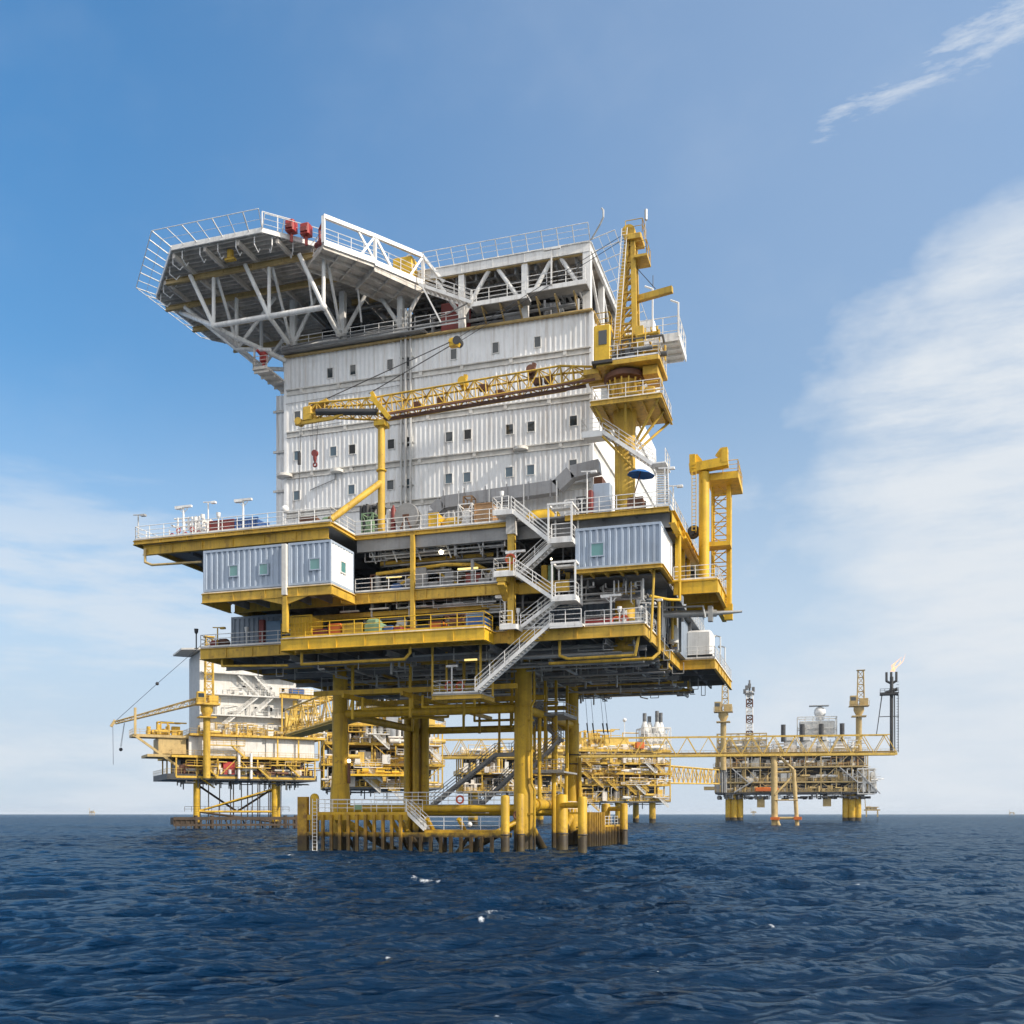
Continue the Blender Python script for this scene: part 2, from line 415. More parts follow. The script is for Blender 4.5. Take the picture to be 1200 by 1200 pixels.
m = MB(); m.rail([(-44.8,82.6,3.6),(-35.95,82.6,3.6)],1.15,.03,1.5,toe=False); m.rail([(-44.8,86.4,3.6),(-36,86.4,3.6)],1.15,.03,1.8,toe=False)
m.rail([(-44.8,82.6,3.6),(-44.8,86.4,3.6)],1.15,.03,1.5,toe=False); m.build('railing','white',bl)
m = MB(); m.rail([(-34.1,82.6,2.0),(-27.2,82.6,2.0)],1.15,.03,1.7,toe=False); m.build('railing','white',bl)
m = MB(); m.rail([(-42,88.7,4.35),(-28.2,88.7,4.35)],1.15,.03,1.5,toe=False); m.cut(); m.rail([(-42,90.8,4.35),(-28.2,90.8,4.35)],1.15,.03,1.5,toe=False)
each(m,'rear_railing','white',bl)
m = MB(); m.box(-44.3,-28,88.9,90.7,4.2,4.32); m.build('catwalk','grey',bl)
m = MB(); m.flight((-34.2,82.6,2.0),(-36.0,82.6,3.6),(0,1.1,0),8); m.build('landing_stair','white',bl)
m = MB()
for x in (-45.0,-44.55): m.tube((x,81.85,-1),(x,81.85,4.8),.04,5)
for k in range(18): m.tube((-45.0,81.85,-.9+k*.32),(-44.55,81.85,-.9+k*.32),.025,5)
m.build('ladder','white',bl)
m = MB(); m.beam((-46.25,82.4,-2),(-46.25,82.4,5.0),.95,.5,up=(0,1,0)); m.build('corner_post','fender',bl)
m = MB(); m.tube((-45.25,82.7,1.0),(-45.25,82.7,4.9),.42,16); m.ball((-45.25,82.7,4.9),.42,16,8); m.build('buffer_tube','yellow_tide',bl)
solo('survey_marker', MB().ball((-29.9,82.55,2.5),.22,12,8), 'white', 'small white ball marker on the lower boat landing railing', 'marker')

sg = at(420,946,Y=82.55)
solo('safety_sign', MB().box(sg.x-.35,sg.x+.35,82.5,82.54,sg.z-.22,sg.z+.22), 'green', 'small plain green plate on the white railing of the front boat landing', 'sign')
# fender piles right of the landing
for (x,y,r,z1,lab) in ((-26.6,82.4,.38,5.0,'slim yellow fender pile at the right end of the front boat landing'),
                       (-25.9,84.6,.38,5.2,'yellow fender pile tucked between the slim front pile and the thick right leg'),
                       (-23.4,89.6,.56,5.2,'thick yellow fender pile with domed top right of the front right leg'),
                       (-20.2,84.4,.40,4.9,'yellow fender pile standing nearest, right of the thick domed pile'),
                       (-24.3,113,.52,4.6,'short yellow pile rising from the far end of the side boat landing'),
                       (-22.0,112,.45,4.6,'outermost yellow pile standing free in the sea beyond the side boat landing')):
    t = thing('fender_pile', lab, 'fender pile', (x,y,0), 'yellow fender piles')
    m = MB(); m.lathe((x,y,0), [(r,-5),(r,z1-.15),(r*.8,z1),(.02,z1+.06)], 20); m.build('pile','yellow_tide',t)
    m = MB(); m.torus((x,y,1.6),(0,0,1),r,.06,20,6); m.build('collar','dark',t)
cn = thing('pile_connector', 'short yellow horizontal tube joining the two fender piles right of the front leg', 'connecting tube', (-21.8,87,3.9))
MB().tube((-23.3,89.2,4.2),(-20.4,84.8,4.2),.26,12).build('tube','yellow_tide',cn)
cn = thing('pile_connector', 'short yellow horizontal tube joining the two far piles by the side landing', 'connecting tube', (-23,112.5,4))
MB().tube((-24.2,113,4.0),(-22.2,112,4.0),.26,12).build('tube','yellow_tide',cn)

# side boat landing
sl = thing('boat_landing', 'ribbed yellow boat landing wall along the right side of the platform near the water', 'boat landing', (-23,106,0))
for k in range(9): MB().beam((-22.6,96.8+k*.85,-1.5),(-22.6,96.8+k*.85,3.6),.3,.42,up=(1,0,0)).build('fender_post','fender',sl)
for k in range(12): MB().beam((-22.9,104.6+k*.85,-1.5),(-22.9,104.6+k*.85,2.0),.3,.42,up=(1,0,0)).build('fender_post','fender',sl)
m = MB(); m.beam((-23.1,96.5,3.3),(-23.1,104,3.3),.3,.5); m.beam((-23.2,96.5,1.2),(-23.2,115,1.2),.3,.5); m.beam((-23.2,104,2.0),(-23.2,115,2.0),.3,.4)
m.build('wale_beam','yellow_tide',sl)
m = MB(); m.box(-25.6,-23,96.5,104,3.4,3.6); m.box(-25.6,-23,104,115,1.9,2.05); m.build('platform','yellow_tide',sl)
m = MB(); m.rail([(-23.2,104.2,2.05),(-23.2,114.5,2.05)],1.1,.03,1.6,toe=False); m.cut(); m.rail([(-25.5,96.5,3.6),(-25.5,104,3.6)],1.1,.03,1.6,toe=False)
each(m,'railing','white',sl)

# ladders and stairs under the deck
st = thing('sea_stair', 'long grey open-tread stair climbing from the boat landing up between the legs', 'stair', (-37.4,95.5,4.35))
p0 = at(505,942,Y=95.5); p1 = at(580,884,Y=95.5); p2 = at(609,868,Y=95.5)
m = MB(); m.flight((p0.x,95.5,4.35),p1,(0,1.0,0)); m.build('flight','grey',st)
m = MB(); m.box(p1.x,p1.x+3,95.4,96.7,p1.z-.2,p1.z); m.rail([(p1.x,95.5,p1.z),(p1.x+3,95.5,p1.z)],1.1,.03); m.build('landing','grey',st)
m = MB(); m.flight((p1.x+1.2,97.2,p1.z),(p1.x+4.6,97.2,13.5),(0,1.0,0)); m.build('flight','grey',st)
m = MB()
for dx in (.3,2.7): m.cut(); m.beam((p1.x+dx,96,p1.z),(p1.x+dx,96,14.5),.2)
each(m,'hanger_post','yellow',st)
st = thing('sea_stair', 'shorter grey stair with bulky foot near the front right leg above the water', 'stair', (-30.5,99,4))
p0 = at(560,940,Y=99); p1 = at(602,905,Y=99)
m = MB(); m.flight((p0.x,99,4.2),p1,(0,.9,0)); m.build('flight','grey',st)
m = MB(); m.box(p0.x-.6,p0.x+.9,98.8,100,3.5,4.2); m.cbox(p0.x-.5,p0.x+.3,98.7,99.6,4.2,5.0); m.build('foot','grey',st)
st = thing('caged_stair_tower', 'yellow post and stair tower hanging under the deck between the two right legs', 'stair tower', (-27,98,10))
m = MB()
for x, y in ((-27.5,94.6),(-25.3,94.6),(-27.5,99),(-25.3,99),(-26.4,94.6)): m.cut(); m.beam((x,y,7.6),(x,y,16.5),.24)
each(m,'post','yellow_tide',st)
m = MB()
for z in (7.6,13.2): m.box(-28,-24.4,94.2,99.6,z-.16,z)
m.build('landing','grey',st)
m = MB(); m.flight((-28,94.4,7.7),(-25,94.4,10.6),(0,.8,0)); m.flight((-28,95.6,13.2),(-25,95.6,10.6),(0,.8,0)); m.flight((-28.3,93.6,10.5),(-26.6,93.6,14.4),(0,.8,0)); m.build('flight','grey',st)
m = MB(); m.rail([(-28,94.2,13.2),(-24.4,94.2,13.2),(-24.4,99.6,13.2)],1.1); m.rail([(-28,94.2,7.6),(-24.4,94.2,7.6)],1.1); m.build('railing','grey',st)
m = MB(); m.tube((-26.9,94.3,3.5),(-26.9,94.3,13),.2,8); m.tube((-25.9,96,-1),(-25.9,96,13),.24,8); m.tube((-24.9,97,-1),(-24.9,97,8),.18,8); m.build('riser_pipe','yellow_tide',st)
lb = MB().torus(at(539,937,Y=88.6),(0,1,0),.34,.09)
solo('lifebuoy', lb, 'buoy', 'orange ring lifebuoy on the railing above the horizontal yellow brace at sea level', 'lifebuoy', 'orange lifebuoys')

# hanging access platform under the deck with its long stair
hp = thing('hanging_platform', 'small white-railed access platform hung on yellow posts under the lowest deck', 'access platform', (-30,80,13.6))
m = MB(); m.box(-32.0,-27.6,78.9,82.4,13.45,13.6); m.build('floor','grey',hp)
m = MB(); m.ibeam((-32,78.9,13.44),(-27.6,78.9,13.44),.35,.2); m.ibeam((-27.6,78.9,13.44),(-27.6,82.4,13.44),.35,.2); m.ibeam((-32,78.9,13.44),(-32,82.4,13.44),.35,.2)
m.build('edge_beam','yellow',hp)
m = MB()
for x, y in ((-32,79),(-27.7,79.1),(-32,82.3),(-29.2,82.3),(-27.7,82.3)): m.cut(); m.beam((x,y,13.5),(x,y,17.7),.16)
each(m,'hanger_post','yellow',hp)
m = MB(); m.rail([(-32,82.3,13.6),(-32,78.95,13.6),(-27.9,78.95,13.6)],1.1); m.rail([(-32,82.3,13.6),(-27.7,82.3,13.6)],1.1); m.build('railing','white',hp)
m = MB(); m.box(-29.1,-28,78.95,79.1,16.3,16.45); m.build('strip_lamp','tube_lamp',hp)
m = MB(); m.beam((-30.2,78.9,13.6),(-30.2,78.9,15.9),.1); m.beam((-30.7,78.9,15.9),(-29.7,78.9,15.9),.18); m.build('light_post','white',hp)
for (px, py, lab) in ((528,806,'orange lifebuoy left of the light post on the hanging platform'),(541,806,'orange lifebuoy right of the light post on the hanging platform')):
    solo('lifebuoy', MB().torus(at(px-2,py-2,Y=82.2),(0,1,0),.34,.09), 'buoy', lab, 'lifebuoy', 'orange lifebuoys')
ls = thing('lower_stair', 'long white steel stair rising from the hanging platform to the lower deck', 'stair', (-27.6,77.8,13.6))
m = MB(); m.flight((-27.7,77.7,13.6),(-21.3,77.7,18.7),(0,1.1,0)); m.build('flight','white',ls)
m = MB(); m.box(-21.35,-18.6,77.6,78.9,18.5,18.65); m.rail([(-21.3,77.65,18.65),(-18.7,77.65,18.65)],1.15); m.beam((-21.3,77.66,18.5),(-18.6,77.66,18.5),.1,.3); m.build('head_landing','white',ls)

# second walkway under the deck, further back
uw = thing('under_deck_walkway', 'narrow railed walkway slung under the lowest deck behind the hanging platform', 'walkway', (-35,94,14.5))
m = MB(); m.box(-41.2,-27.8,93,94.6,14.9,15.05); m.build('floor','grey',uw)
m = MB(); m.rail([(-41.2,93,15.05),(-27.8,93,15.05)],1.1); m.cut(); m.rail([(-41.2,94.6,15.05),(-27.8,94.6,15.05)],1.1); each(m,'railing','galv',uw)
for x in (-38.2,-35.9): 
    MB().beam((x,93,15.05),(x,93,17.2),.07).box(x-.2,x+.2,92.9,93.1,17.0,17.3).build('light_post','white',uw)

# ================================================================== decks
# cellar deck
CP = [[(XL,YF),(XR,YF),(XR,98.5),(XL,98.5)], [(XL,98.5),(-10.4,98.5),(-10.4,116),(XL,116)]]
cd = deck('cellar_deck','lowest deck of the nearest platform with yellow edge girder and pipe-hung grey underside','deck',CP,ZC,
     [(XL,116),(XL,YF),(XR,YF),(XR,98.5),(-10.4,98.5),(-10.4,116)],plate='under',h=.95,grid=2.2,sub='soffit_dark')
m = MB()
for x in (-45.6,-36.2,-26.8,-17): m.cut(); m.ibeam((x,YF+.4,17.6),(x,115,17.6),.5,.35)
for y in (82,88.5,95,101,107,113): m.cut(); m.ibeam((XL+.4,y,17.35),(XR-.4,y,17.35),.4,.3)
each(m,'main_girder','under',cd)
m = MB(); pipes(m,(-53,-15,80,114,16.5,17.6),90,3,(.04,.15)); each(m,'pipe','galv',cd)
m = MB(); pipes(m,(-52,-14,79.6,112,16.7,17.5),22,5,(.07,.15)); each(m,'yellow_pipe','yellow',cd)
m = MB(); hangers(m,(-53,-12.5,79.5,115,16.2,17.7),98,8); each(m,'tray_hanger','galv',cd)
m = MB()
for (x0,x1,y,z) in ((-45.5,-36,79.6,16.9),(-30,-16,80.4,16.6),(-24,-14.5,83,16.4),(-33,-14,90,16.2)): m.box(x0,x1,y,y+.6,z,z+.1)
m.build('cable_tray','grey',cd)
for k,(pts,r) in enumerate((([(-43.5,77.2,17.4),(-43.5,77.2,16.4),(-33.8,77.2,16.4),(-33.3,77.2,16.9),(-33.3,77.2,17.4)],.13),
                  ([(-20.9,79.3,17.7),(-20.9,79.3,16.4),(-20.2,79.3,16.1),(-14.6,79.0,16.1),(-14.3,79,17.6)],.12),
                  ([(-22,80,15.9),(-13.4,80,15.9),(-12.9,80.3,16.4),(-12.9,80.3,20.5)],.13),
                  ([(-13.3,78.7,17),(-13.0,78.6,22.9),(-12.6,78.6,23)],.10),
                  ([(-52.6,78.9,17.9),(-52.6,78.9,16.9),(-46,79.2,16.7)],.11))):
    MB().path(pts,r,8).build('drain_pipe','yellow',cd)
m = MB()
m.rail([(XL,90,ZC),(XL,YF,ZC),(-45.0,YF,ZC)],1.15,.036); m.cut(); m.rail([(-24.5,YF,ZC),(-21.4,YF,ZC)],1.15,.036); m.cut(); m.rail([(-18.6,YF,ZC),(XR,YF,ZC),(XR,98.5,ZC),(-10.4,98.5,ZC),(-10.4,116,ZC)],1.15,.036)
each(m,'railing','white',cd)
# rows of dark stuff hanging at the rear: cables
m = MB(); rd = random.Random(91)
for k in range(60):
    x = rd.uniform(-52,-15); y = rd.uniform(80,112); z = rd.uniform(15.7,16.6); m.cut(); m.tube((x,y,z),(x,y,17.6),rd.uniform(.05,.12),6)
    if rd.random() < .5: m.tube((x,y,z),(x+rd.uniform(.4,1.6),y,z-rd.uniform(0,.3)),.07,6)
each(m,'drain_stub','galv',cd)
for k,(px,lean) in enumerate(((684,.6),(690,.7),(701,.8),(705,.9))):
    p = at(px,812,Y=108); q = p+V(lean,0,-5.6)
    solo('hanging_cable', MB().tube(p+V(0,0,2.0),q,.022,5).tube(p.lerp(q,.6),p.lerp(q,.8),.07,6), 'cable',
         ('leftmost thin cable','second thin cable from the left','third thin cable from the left','rightmost thin cable')[k]+' hanging under the deck behind the rear leg','cable','cables hanging under the deck')

# loading platform on the lower front
lp = deck('loading_platform','bright yellow loading platform with yellow railings jutting from the lower deck front','loading platform',
     [[(-44.8,76.0),(-26.3,76.0),(-26.3,78.3),(-44.8,78.3)]],18.55,[(-44.8,78.3),(-44.8,76.0),(-26.3,76.0),(-26.3,78.3)],'yellow_fresh','soffit',1.0,2.2,'yellow')
m = MB(); m.rail([(-44.8,78.2,18.55),(-44.8,76.05,18.55),(-26.35,76.05,18.55),(-26.35,78.2,18.55)],1.2,.045,2.3); m.build('railing','yellow_fresh',lp)

# mezzanine deck
md = deck('mezzanine_deck','middle deck of the nearest platform with yellow front girder and dark machinery space','deck',
     [[(-51.3,78.4),(-24.6,78.4),(-24.6,116),(-51.3,116)],[(-24.6,79.2),(-12.6,79.2),(-12.6,116),(-24.6,116)]],ZM,
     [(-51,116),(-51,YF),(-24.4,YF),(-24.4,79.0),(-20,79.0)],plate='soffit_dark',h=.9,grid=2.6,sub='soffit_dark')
m = MB(); m.rail([(-39.0,YF,ZM),(-24.8,YF,ZM)],1.15); m.cut(); m.rail([(-12.7,84.8,ZM),(-12.7,110,ZM)],1.15); each(m,'railing','white',md)
m = MB(); m.ibeam((-50,80.2,21.2),(-25,80.2,21.2),.45,.25); m.ibeam((-39,79.5,21.0),(-25,79.5,21.0),.35,.2)
m.build('underslung_girder','yellow',md)
m = MB(); pipes(m,(-50,-14,80,105,19.5,21.8),60,12,(.05,.2)); each(m,'pipe','grey',md)
for (x,y) in ((-33.5,79.2),(-40,79.4),(-27.3,79.3),(-37,79.1),(-30.2,79.2)):
    MB().box(x-.9,x+.9,y-.1,y+.1,21.15,21.27).tube((x-.6,y,21.2),(x-.6,y,21.75),.02,5).tube((x+.6,y,21.2),(x+.6,y,21.75),.02,5).build('strip_light','white',md)
# left projecting wing that carries the containers
wd = deck('container_wing','yellow-edged cantilever wing with arched girders under the blue grey cabins','cantilever wing',
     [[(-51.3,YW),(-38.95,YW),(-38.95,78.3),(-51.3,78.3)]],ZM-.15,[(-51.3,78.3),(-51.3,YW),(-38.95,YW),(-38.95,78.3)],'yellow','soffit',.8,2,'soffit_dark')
m = MB()
for x0,x1 in ((-51.3,-43.3),(-43.2,-38.95)):   # haunches next to the post
    for k,(a,b) in enumerate(((x1-2.6 if x0 < -45 else x0+2.4, x1 if x0 < -45 else x0),)):
        m.add([(a,YW-.06,21.6),(b,YW-.06,21.6),(b,YW-.06,20.9),(a,YW+.06,21.6),(b,YW+.06,21.6),(b,YW+.06,20.9)],[(0,1,2),(3,5,4),(0,2,5,3),(1,4,5,2)])
m.build('haunch','yellow',wd)
m = MB(); m.beam((-43.2,YW,18.6),(-43.2,YW,21.6),.42); m.build('support_post','yellow',wd)

# upper deck
UP = [[(-58.3,YW),(-39.0,YW),(-39.0,YF),(-58.3,YF)],[(-58.3,YF),(-11.8,YF),(-11.8,122),(-58.3,122)]]
ud = deck('upper_deck','broad upper deck with white railing and yellow edge that carries the white accommodation block','deck',UP,ZU,
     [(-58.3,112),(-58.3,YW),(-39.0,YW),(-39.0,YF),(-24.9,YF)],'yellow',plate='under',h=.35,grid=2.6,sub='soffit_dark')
m = MB(); m.ibeam((-57.6,YW+.4,ZU-.5),(-39.4,YW+.4,ZU-.5),.85,.35); m.build('under_girder','yellow',ud)
m = MB(); m.box(-38.9,-24.9,YF+.12,YF+.3,26.1,27.22); m.box(-24.9,-11.9,79.6,79.8,26.3,27.4); m.build('fascia','grey',ud)
m = MB(); m.ibeam((-20.2,YF-.2,ZU-.1),(-11.8,YF-.2,ZU-.1),.4,.25); m.build('front_girder','yellow',ud)
m = MB(); m.ibeam((-11.7,79.2,ZU-.15),(-11.7,122,ZU-.15),1.0,.5); m.ibeam((-11.4,84.5,ZU-.5),(-11.4,112,ZU-.5),.5,.4); m.build('side_girder','yellow_fresh',ud)
m = MB()
m.rail([(-58.2,105,ZU),(-58.2,YW+.05,ZU),(-39.05,YW+.05,ZU),(-39.05,YF+.05,ZU),(-25.2,YF+.05,ZU)],1.15,.036); m.cut(); m.rail([(-20.2,YF-.25,ZU),(-11.7,YF-.25,ZU),(-11.7,84,ZU),(-11.7,121,ZU)],1.15,.036)
each(m,'railing','white',ud)
m = MB()
m.path([(-57.3,74.2,26.8),(-57.3,74.2,25.6),(-56.6,74.2,25.3),(-51.8,74.6,25.3)],.11,8); m.build('drain_pipe','tan_far',ud)
m = MB(); pipes(m,(-38,-25,79,90,24.6,26.6),70,21,(.04,.14)); pipes(m,(-24,-14,80,100,24,26.6),25,22); hangers(m,(-38.5,-25,78.9,84,25.2,27),40,4)
each(m,'ceiling_pipe','grey',ud)
m = MB()
for x in (-38,-36,-33.8,-31,-28.2): m.cut(); m.beam((x,YF+.35,27),(x+.55,YF+.9,25.2),.08); m.beam((x+.15,YF+.6,27),(x+.55,YF+.9,25.2),.05)
each(m,'knee_bracket','white',ud)
m = MB(); m.ibeam((-37.5,80.4,25.6),(-27,80.4,25.6),.3,.2)
m.path([(-37.5,79.6,24.35),(-31,79.6,24.7),(-28.5,79.9,24.6),(-27.4,80.6,24.1),(-27,81.6,23.4)],.16,8)
m.beam((-33.4,80,24.6),(-36.5,80,22.7),.2); m.beam((-32.6,80,24.6),(-29.5,80,22.7),.2)
m.build('monorail_beam','yellow',ud)
m = MB(); m.box(-29.8,-28.0,79.2,79.35,24.05,24.2); m.box(-36.4,-35.0,79.2,79.35,23.85,23.95); m.build('strip_light','tube_lamp',ud)
solo('deck_lamp', MB().ball(at(517,647,Y=79.0),.20,12,8),'lamp','bright round lit lamp hanging under the upper deck among the pipes','lamp')
solo('deck_lamp', MB().ball(at(646,655,Y=82.5),.09,12,8),'lamp','small lit lamp in the dark opening behind the white zigzag stair','lamp')

# columns between decks
for (x,y,z0,z1,w,mm,lab) in ((-33.55,YF-.12,18.6,27.1,.34,'yellow','thin yellow post standing mid front from loading platform up to the upper deck'),
                          (-24.75,YF-.1,17.4,26.4,.55,'yellow','thick yellow post behind the white zigzag stair'),
                          (-24.75,YF-.1,26.4,27.9,.75,'ledge','stout white stub post under the upper landing of the zigzag stair'),
                          (-43.2,YW-.12,21.7,25.95,.40,'ledge','pale post in front of the joint between the two blue grey cabins')):
    solo('deck_post', MB().beam((x,y,z0),(x,y,z1),w), mm, lab, 'post')
for (x,y) in LEGS:
    solo('deck_column', MB().tube((x,y,18.6),(x,y,27.4),.8,18), 'yellow', 'thick yellow column inside the dark machinery space, above the '+
         ('front' if y < 90 else 'rear')+(' left' if x < -40 else ' right')+' leg', 'column')

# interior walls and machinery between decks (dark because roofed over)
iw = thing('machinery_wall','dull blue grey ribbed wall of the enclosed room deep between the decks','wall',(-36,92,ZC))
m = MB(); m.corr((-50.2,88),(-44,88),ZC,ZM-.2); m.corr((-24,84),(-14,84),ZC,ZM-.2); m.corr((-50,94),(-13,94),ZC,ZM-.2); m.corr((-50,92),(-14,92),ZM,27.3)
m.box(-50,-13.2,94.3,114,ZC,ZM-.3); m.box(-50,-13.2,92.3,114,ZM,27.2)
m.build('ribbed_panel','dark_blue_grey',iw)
def engine(mb, x, y, z, sx, sy, sz, rd):
    mb.cbox(x,x+sx,y,y+sy,z,z+.25,.03); mb.cbox(x+.15,x+sx*.6,y+.1,y+sy-.1,z+.25,z+sz*.75,.06)
    mb.tube((x+sx*.62,y+sy/2,z+sz*.5),(x+sx-.1,y+sy/2,z+sz*.5),sz*.22,14)
    mb.path([(x+sx*.3,y+sy*.4,z+sz*.7),(x+sx*.3,y+sy*.4,z+sz),(x+sx*.8,y+sy*.4,z+sz),(x+sx*.8,y+sy*.4,z+sz*.5)],.09,8)
    mb.tube((x+sx*.15,y+.08,z+sz*.4),(x+sx*.15,y-.02,z+sz*.4),.18,12)
    return mb
rd = random.Random(31)
for k,(x,y,z,mm,lab) in enumerate(((-37.5,83,ZM,'grey','grey pump skid at the left end of the middle deck opening'),(-33.0,84.5,ZM,'green','dull green pump skid mid-way along the middle deck opening'),
        (-29.2,83.5,ZM,'grey','grey compressor skid near the right end of the middle deck opening'),(-36.5,84,ZC,'grey','grey pump skid behind the loading platform, left side'),
        (-30.5,84.5,ZC,'dark_blue_grey','dark blue pump skid behind the loading platform, right side'),(-22.5,82.0,ZM,'yellow','yellow pump skid behind the white stair on the middle deck'))):
    solo('pump_skid', engine(MB(),x,y,z,3.0,1.6,2.0,rd), mm, lab, 'pump skid', 'pump skids between the decks')

mz = thing('deck_piping','crowded grey and yellow piping and valves just behind the front railings between the decks','piping',(-33,80,ZC))
for k,(bx,n,mm) in enumerate((((-38.5,-26,79.3,82,ZM+.1,ZM+2.6),40,'grey'),((-38.5,-26,79.5,82,ZM+.1,ZM+1.8),14,'brown'),((-43,-26,79.0,82,ZC+.1,ZC+2.3),40,'galv'),((-43,-26,79.4,82,ZC+.1,ZC+1.8),14,'yellow'),
                             ((-24,-20,80,83,ZM+.1,ZM+2.2),14,'dark'),((-20,-14.5,80.5,83,ZC+.1,ZC+1.9),22,'galv'),((-20,-14.5,83.3,84,22.9,26),8,'grey'))):
    m = MB(); clutter(m,bx,n,900+k,.55); each(m,'process_unit',mm,mz)
m = MB(); pipes(m,(-38,-25.5,78.9,80.6,20.0,21.8),40,51,(.03,.09)); pipes(m,(-38,-25.5,78.9,80.2,25.4,27),30,52,(.03,.09)); pipes(m,(-24,-14,79.2,81,20.3,22.2),22,53,(.03,.1)); each(m,'ceiling_pipe','galv',mz)
# blue grey cabins
def cabin(lab, x0, x1, y0, y1, z0, z1, wins, m='blue_grey', right_win=None, base='yellow', holes=True):
    t = thing('portable_cabin', lab, 'cabin', (x0,y0,z0))
    w = MB(); w.corr((x0+.12,y0+.02),(x1-.12,y0+.02),z0+.2,z1-.2,.12,.52); w.build('front_wall',m,t)
    w = MB(); w.corr((x1-.02,y0+.12),(x1-.02,y1-.12),z0+.2,z1-.2,.05,.52); w.build('side_wall','white_wall' if m == 'blue_grey' else m,t)  # blue grey cabins: sunlight on the end wall is put in as white colour
    w = MB(); w.corr((x0+.02,y1-.12),(x0+.02,y0+.12),z0+.2,z1-.2,.12,.52); w.box(x0+.16,x1-.16,y1-.1,y1,z0+.2,z1-.2); w.build('rear_wall',m,t)
    f = MB()
    for x in (x0+.06,x1-.06):
        for y in (y0+.06,y1-.06): f.box(x-.07,x+.07,y-.07,y+.07,z0,z1)
    for z in (z0+.1,z1-.1):
        f.box(x0+.13,x1-.13,y0,y0+.1,z-.1,z+.1); f.box(x1-.1,x1,y0+.13,y1-.13,z-.1,z+.1); f.box(x0,x0+.1,y0+.13,y1-.13,z-.1,z+.1)
    f.build('corner_frame',m,t)
    MB().box(x0+.1,x1-.1,y0+.1,y1-.1,z1-.08,z1-.03).build('roof',m,t)
    for (cx,cz,ww,hh) in wins:
        g = MB(); 
        for a in (-1,1): g.box(cx+a*(ww/2)-.05,cx+a*(ww/2)+.05,y0-.05,y0+.06,cz-hh/2-.05,cz+hh/2+.05); g.box(cx-ww/2+.05,cx+ww/2-.05,y0-.05,y0+.06,cz+a*hh/2-.05,cz+a*hh/2+.05)
        wf = g.build('window',m,t); MB().box(cx-ww/2+.05,cx+ww/2-.05,y0-.01,y0+.05,cz-hh/2+.05,cz+hh/2-.05).build('pane','glass_teal',wf)
    if right_win:
        cy,cz,ww,hh = right_win; g = MB(); xx = x1
        for a in (-1,1): g.box(xx-.06,xx+.05,cy+a*(ww/2)-.05,cy+a*(ww/2)+.05,cz-hh/2-.05,cz+hh/2+.05); g.box(xx-.06,xx+.05,cy-ww/2+.05,cy+ww/2-.05,cz+a*hh/2-.05,cz+a*hh/2+.05)
        wf = g.build('window','white',t); MB().box(xx-.05,xx+.01,cy-ww/2+.05,cy+ww/2-.05,cz-hh/2+.05,cz+hh/2-.05).build('pane','glass_teal',wf)
    return t
def win_on(px,py,Y,w,h): p = at(px,py,Y=Y); return (p.x,p.z,w,h)
zc0 = ZM-.1
cabin('long blue grey ribbed cabin with two teal windows on the left cantilever wing',-51.2,-43.45,YW,78.2,zc0,zc0+3.55,[win_on(274,669,YW,.85,.95),win_on(309,667,YW,.85,.95)])
cabin('shorter blue grey cabin with end coloured sunlit white at the right of the left wing',-42.95,-39.0,YW,78.2,zc0,zc0+3.55,[win_on(369,661,YW,.95,.95)],right_win=(76.2,zc0+1.75,.9,.95))
cabin('blue grey ribbed cabin with a single teal window, right of the zigzag stair',-19.2,-12.35,77.8,84.3,22.95,26.25,[win_on(700,644,77.8,1.05,1.05)])
m = MB(); m.ibeam((-19.3,77.75,22.94),(-12.3,77.75,22.94),.32,.3); m.ibeam((-12.3,77.75,22.94),(-12.3,84.4,22.94),.32,.3); m.box(-19.2,-12.4,77.9,84.3,22.8,22.92)
for x in (-18,-16.8,-15.6,-14.4,-13.2): m.box(x-.08,x+.08,77.95,84.2,22.5,22.79)
solo('cabin_base', m, 'yellow', 'yellow girder base frame under the blue grey cabin right of the stair', 'base frame')
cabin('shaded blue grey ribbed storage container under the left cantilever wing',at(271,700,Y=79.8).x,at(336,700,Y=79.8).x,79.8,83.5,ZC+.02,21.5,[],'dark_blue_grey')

# right side cantilever platform and yellow tower
rp = deck('side_platform','sunlit yellow cantilever platform on the right side at cabin floor level','cantilever platform',
     [[(-12.2,83.6),(-8.6,83.6),(-8.6,91.5),(-12.2,91.5)]],ZM+.3,[(-12.2,83.6),(-8.6,83.6),(-8.6,91.5),(-12.2,91.5)],'yellow_fresh','yellow',1.1,2,'yellow')
m = MB(); m.rail([(-12.2,83.7,ZM+.3),(-8.65,83.7,ZM+.3),(-8.65,91.4,ZM+.3)],1.15); m.build('railing','white',rp)
m = MB()
for y in (84.2,88,91.4): m.cut(); m.beam((-12.0,y,ZM+.3),(-12.0,y,26.6),.3)
each(m,'post','yellow_fresh',rp)
m = MB(); m.path([(-12.5,82.9,ZM),(-11.6,82.9,ZM+.1),(-11.6,82.9,26.6),(-12.2,82.9,26.8)],.12,8); m.path([(-13.6,80.2,21),(-12.4,82.0,21),(-11.6,82.9,21.1),(-11.6,82.9,ZM)],.12,8)
m.build('drain_pipe','yellow_fresh',rp)
tw = thing('boom_tower','tall yellow steel tower with horned crossbar and lattice ladder on the right side','tower',(-10,88,ZM))
p = at(825,660,Y=88); q = at(825,554,Y=88)
MB().tube((p.x,88,ZM+.3),(q.x,88,q.z),.46,20).build('mast','yellow_fresh',tw)
l = at(808,548,Y=87.6); r = at(853,540,Y=87.6)
m = MB(); m.beam(V(l.x,87.8,q.z+.35),V(r.x,87.8,q.z+.65),.9,.75)
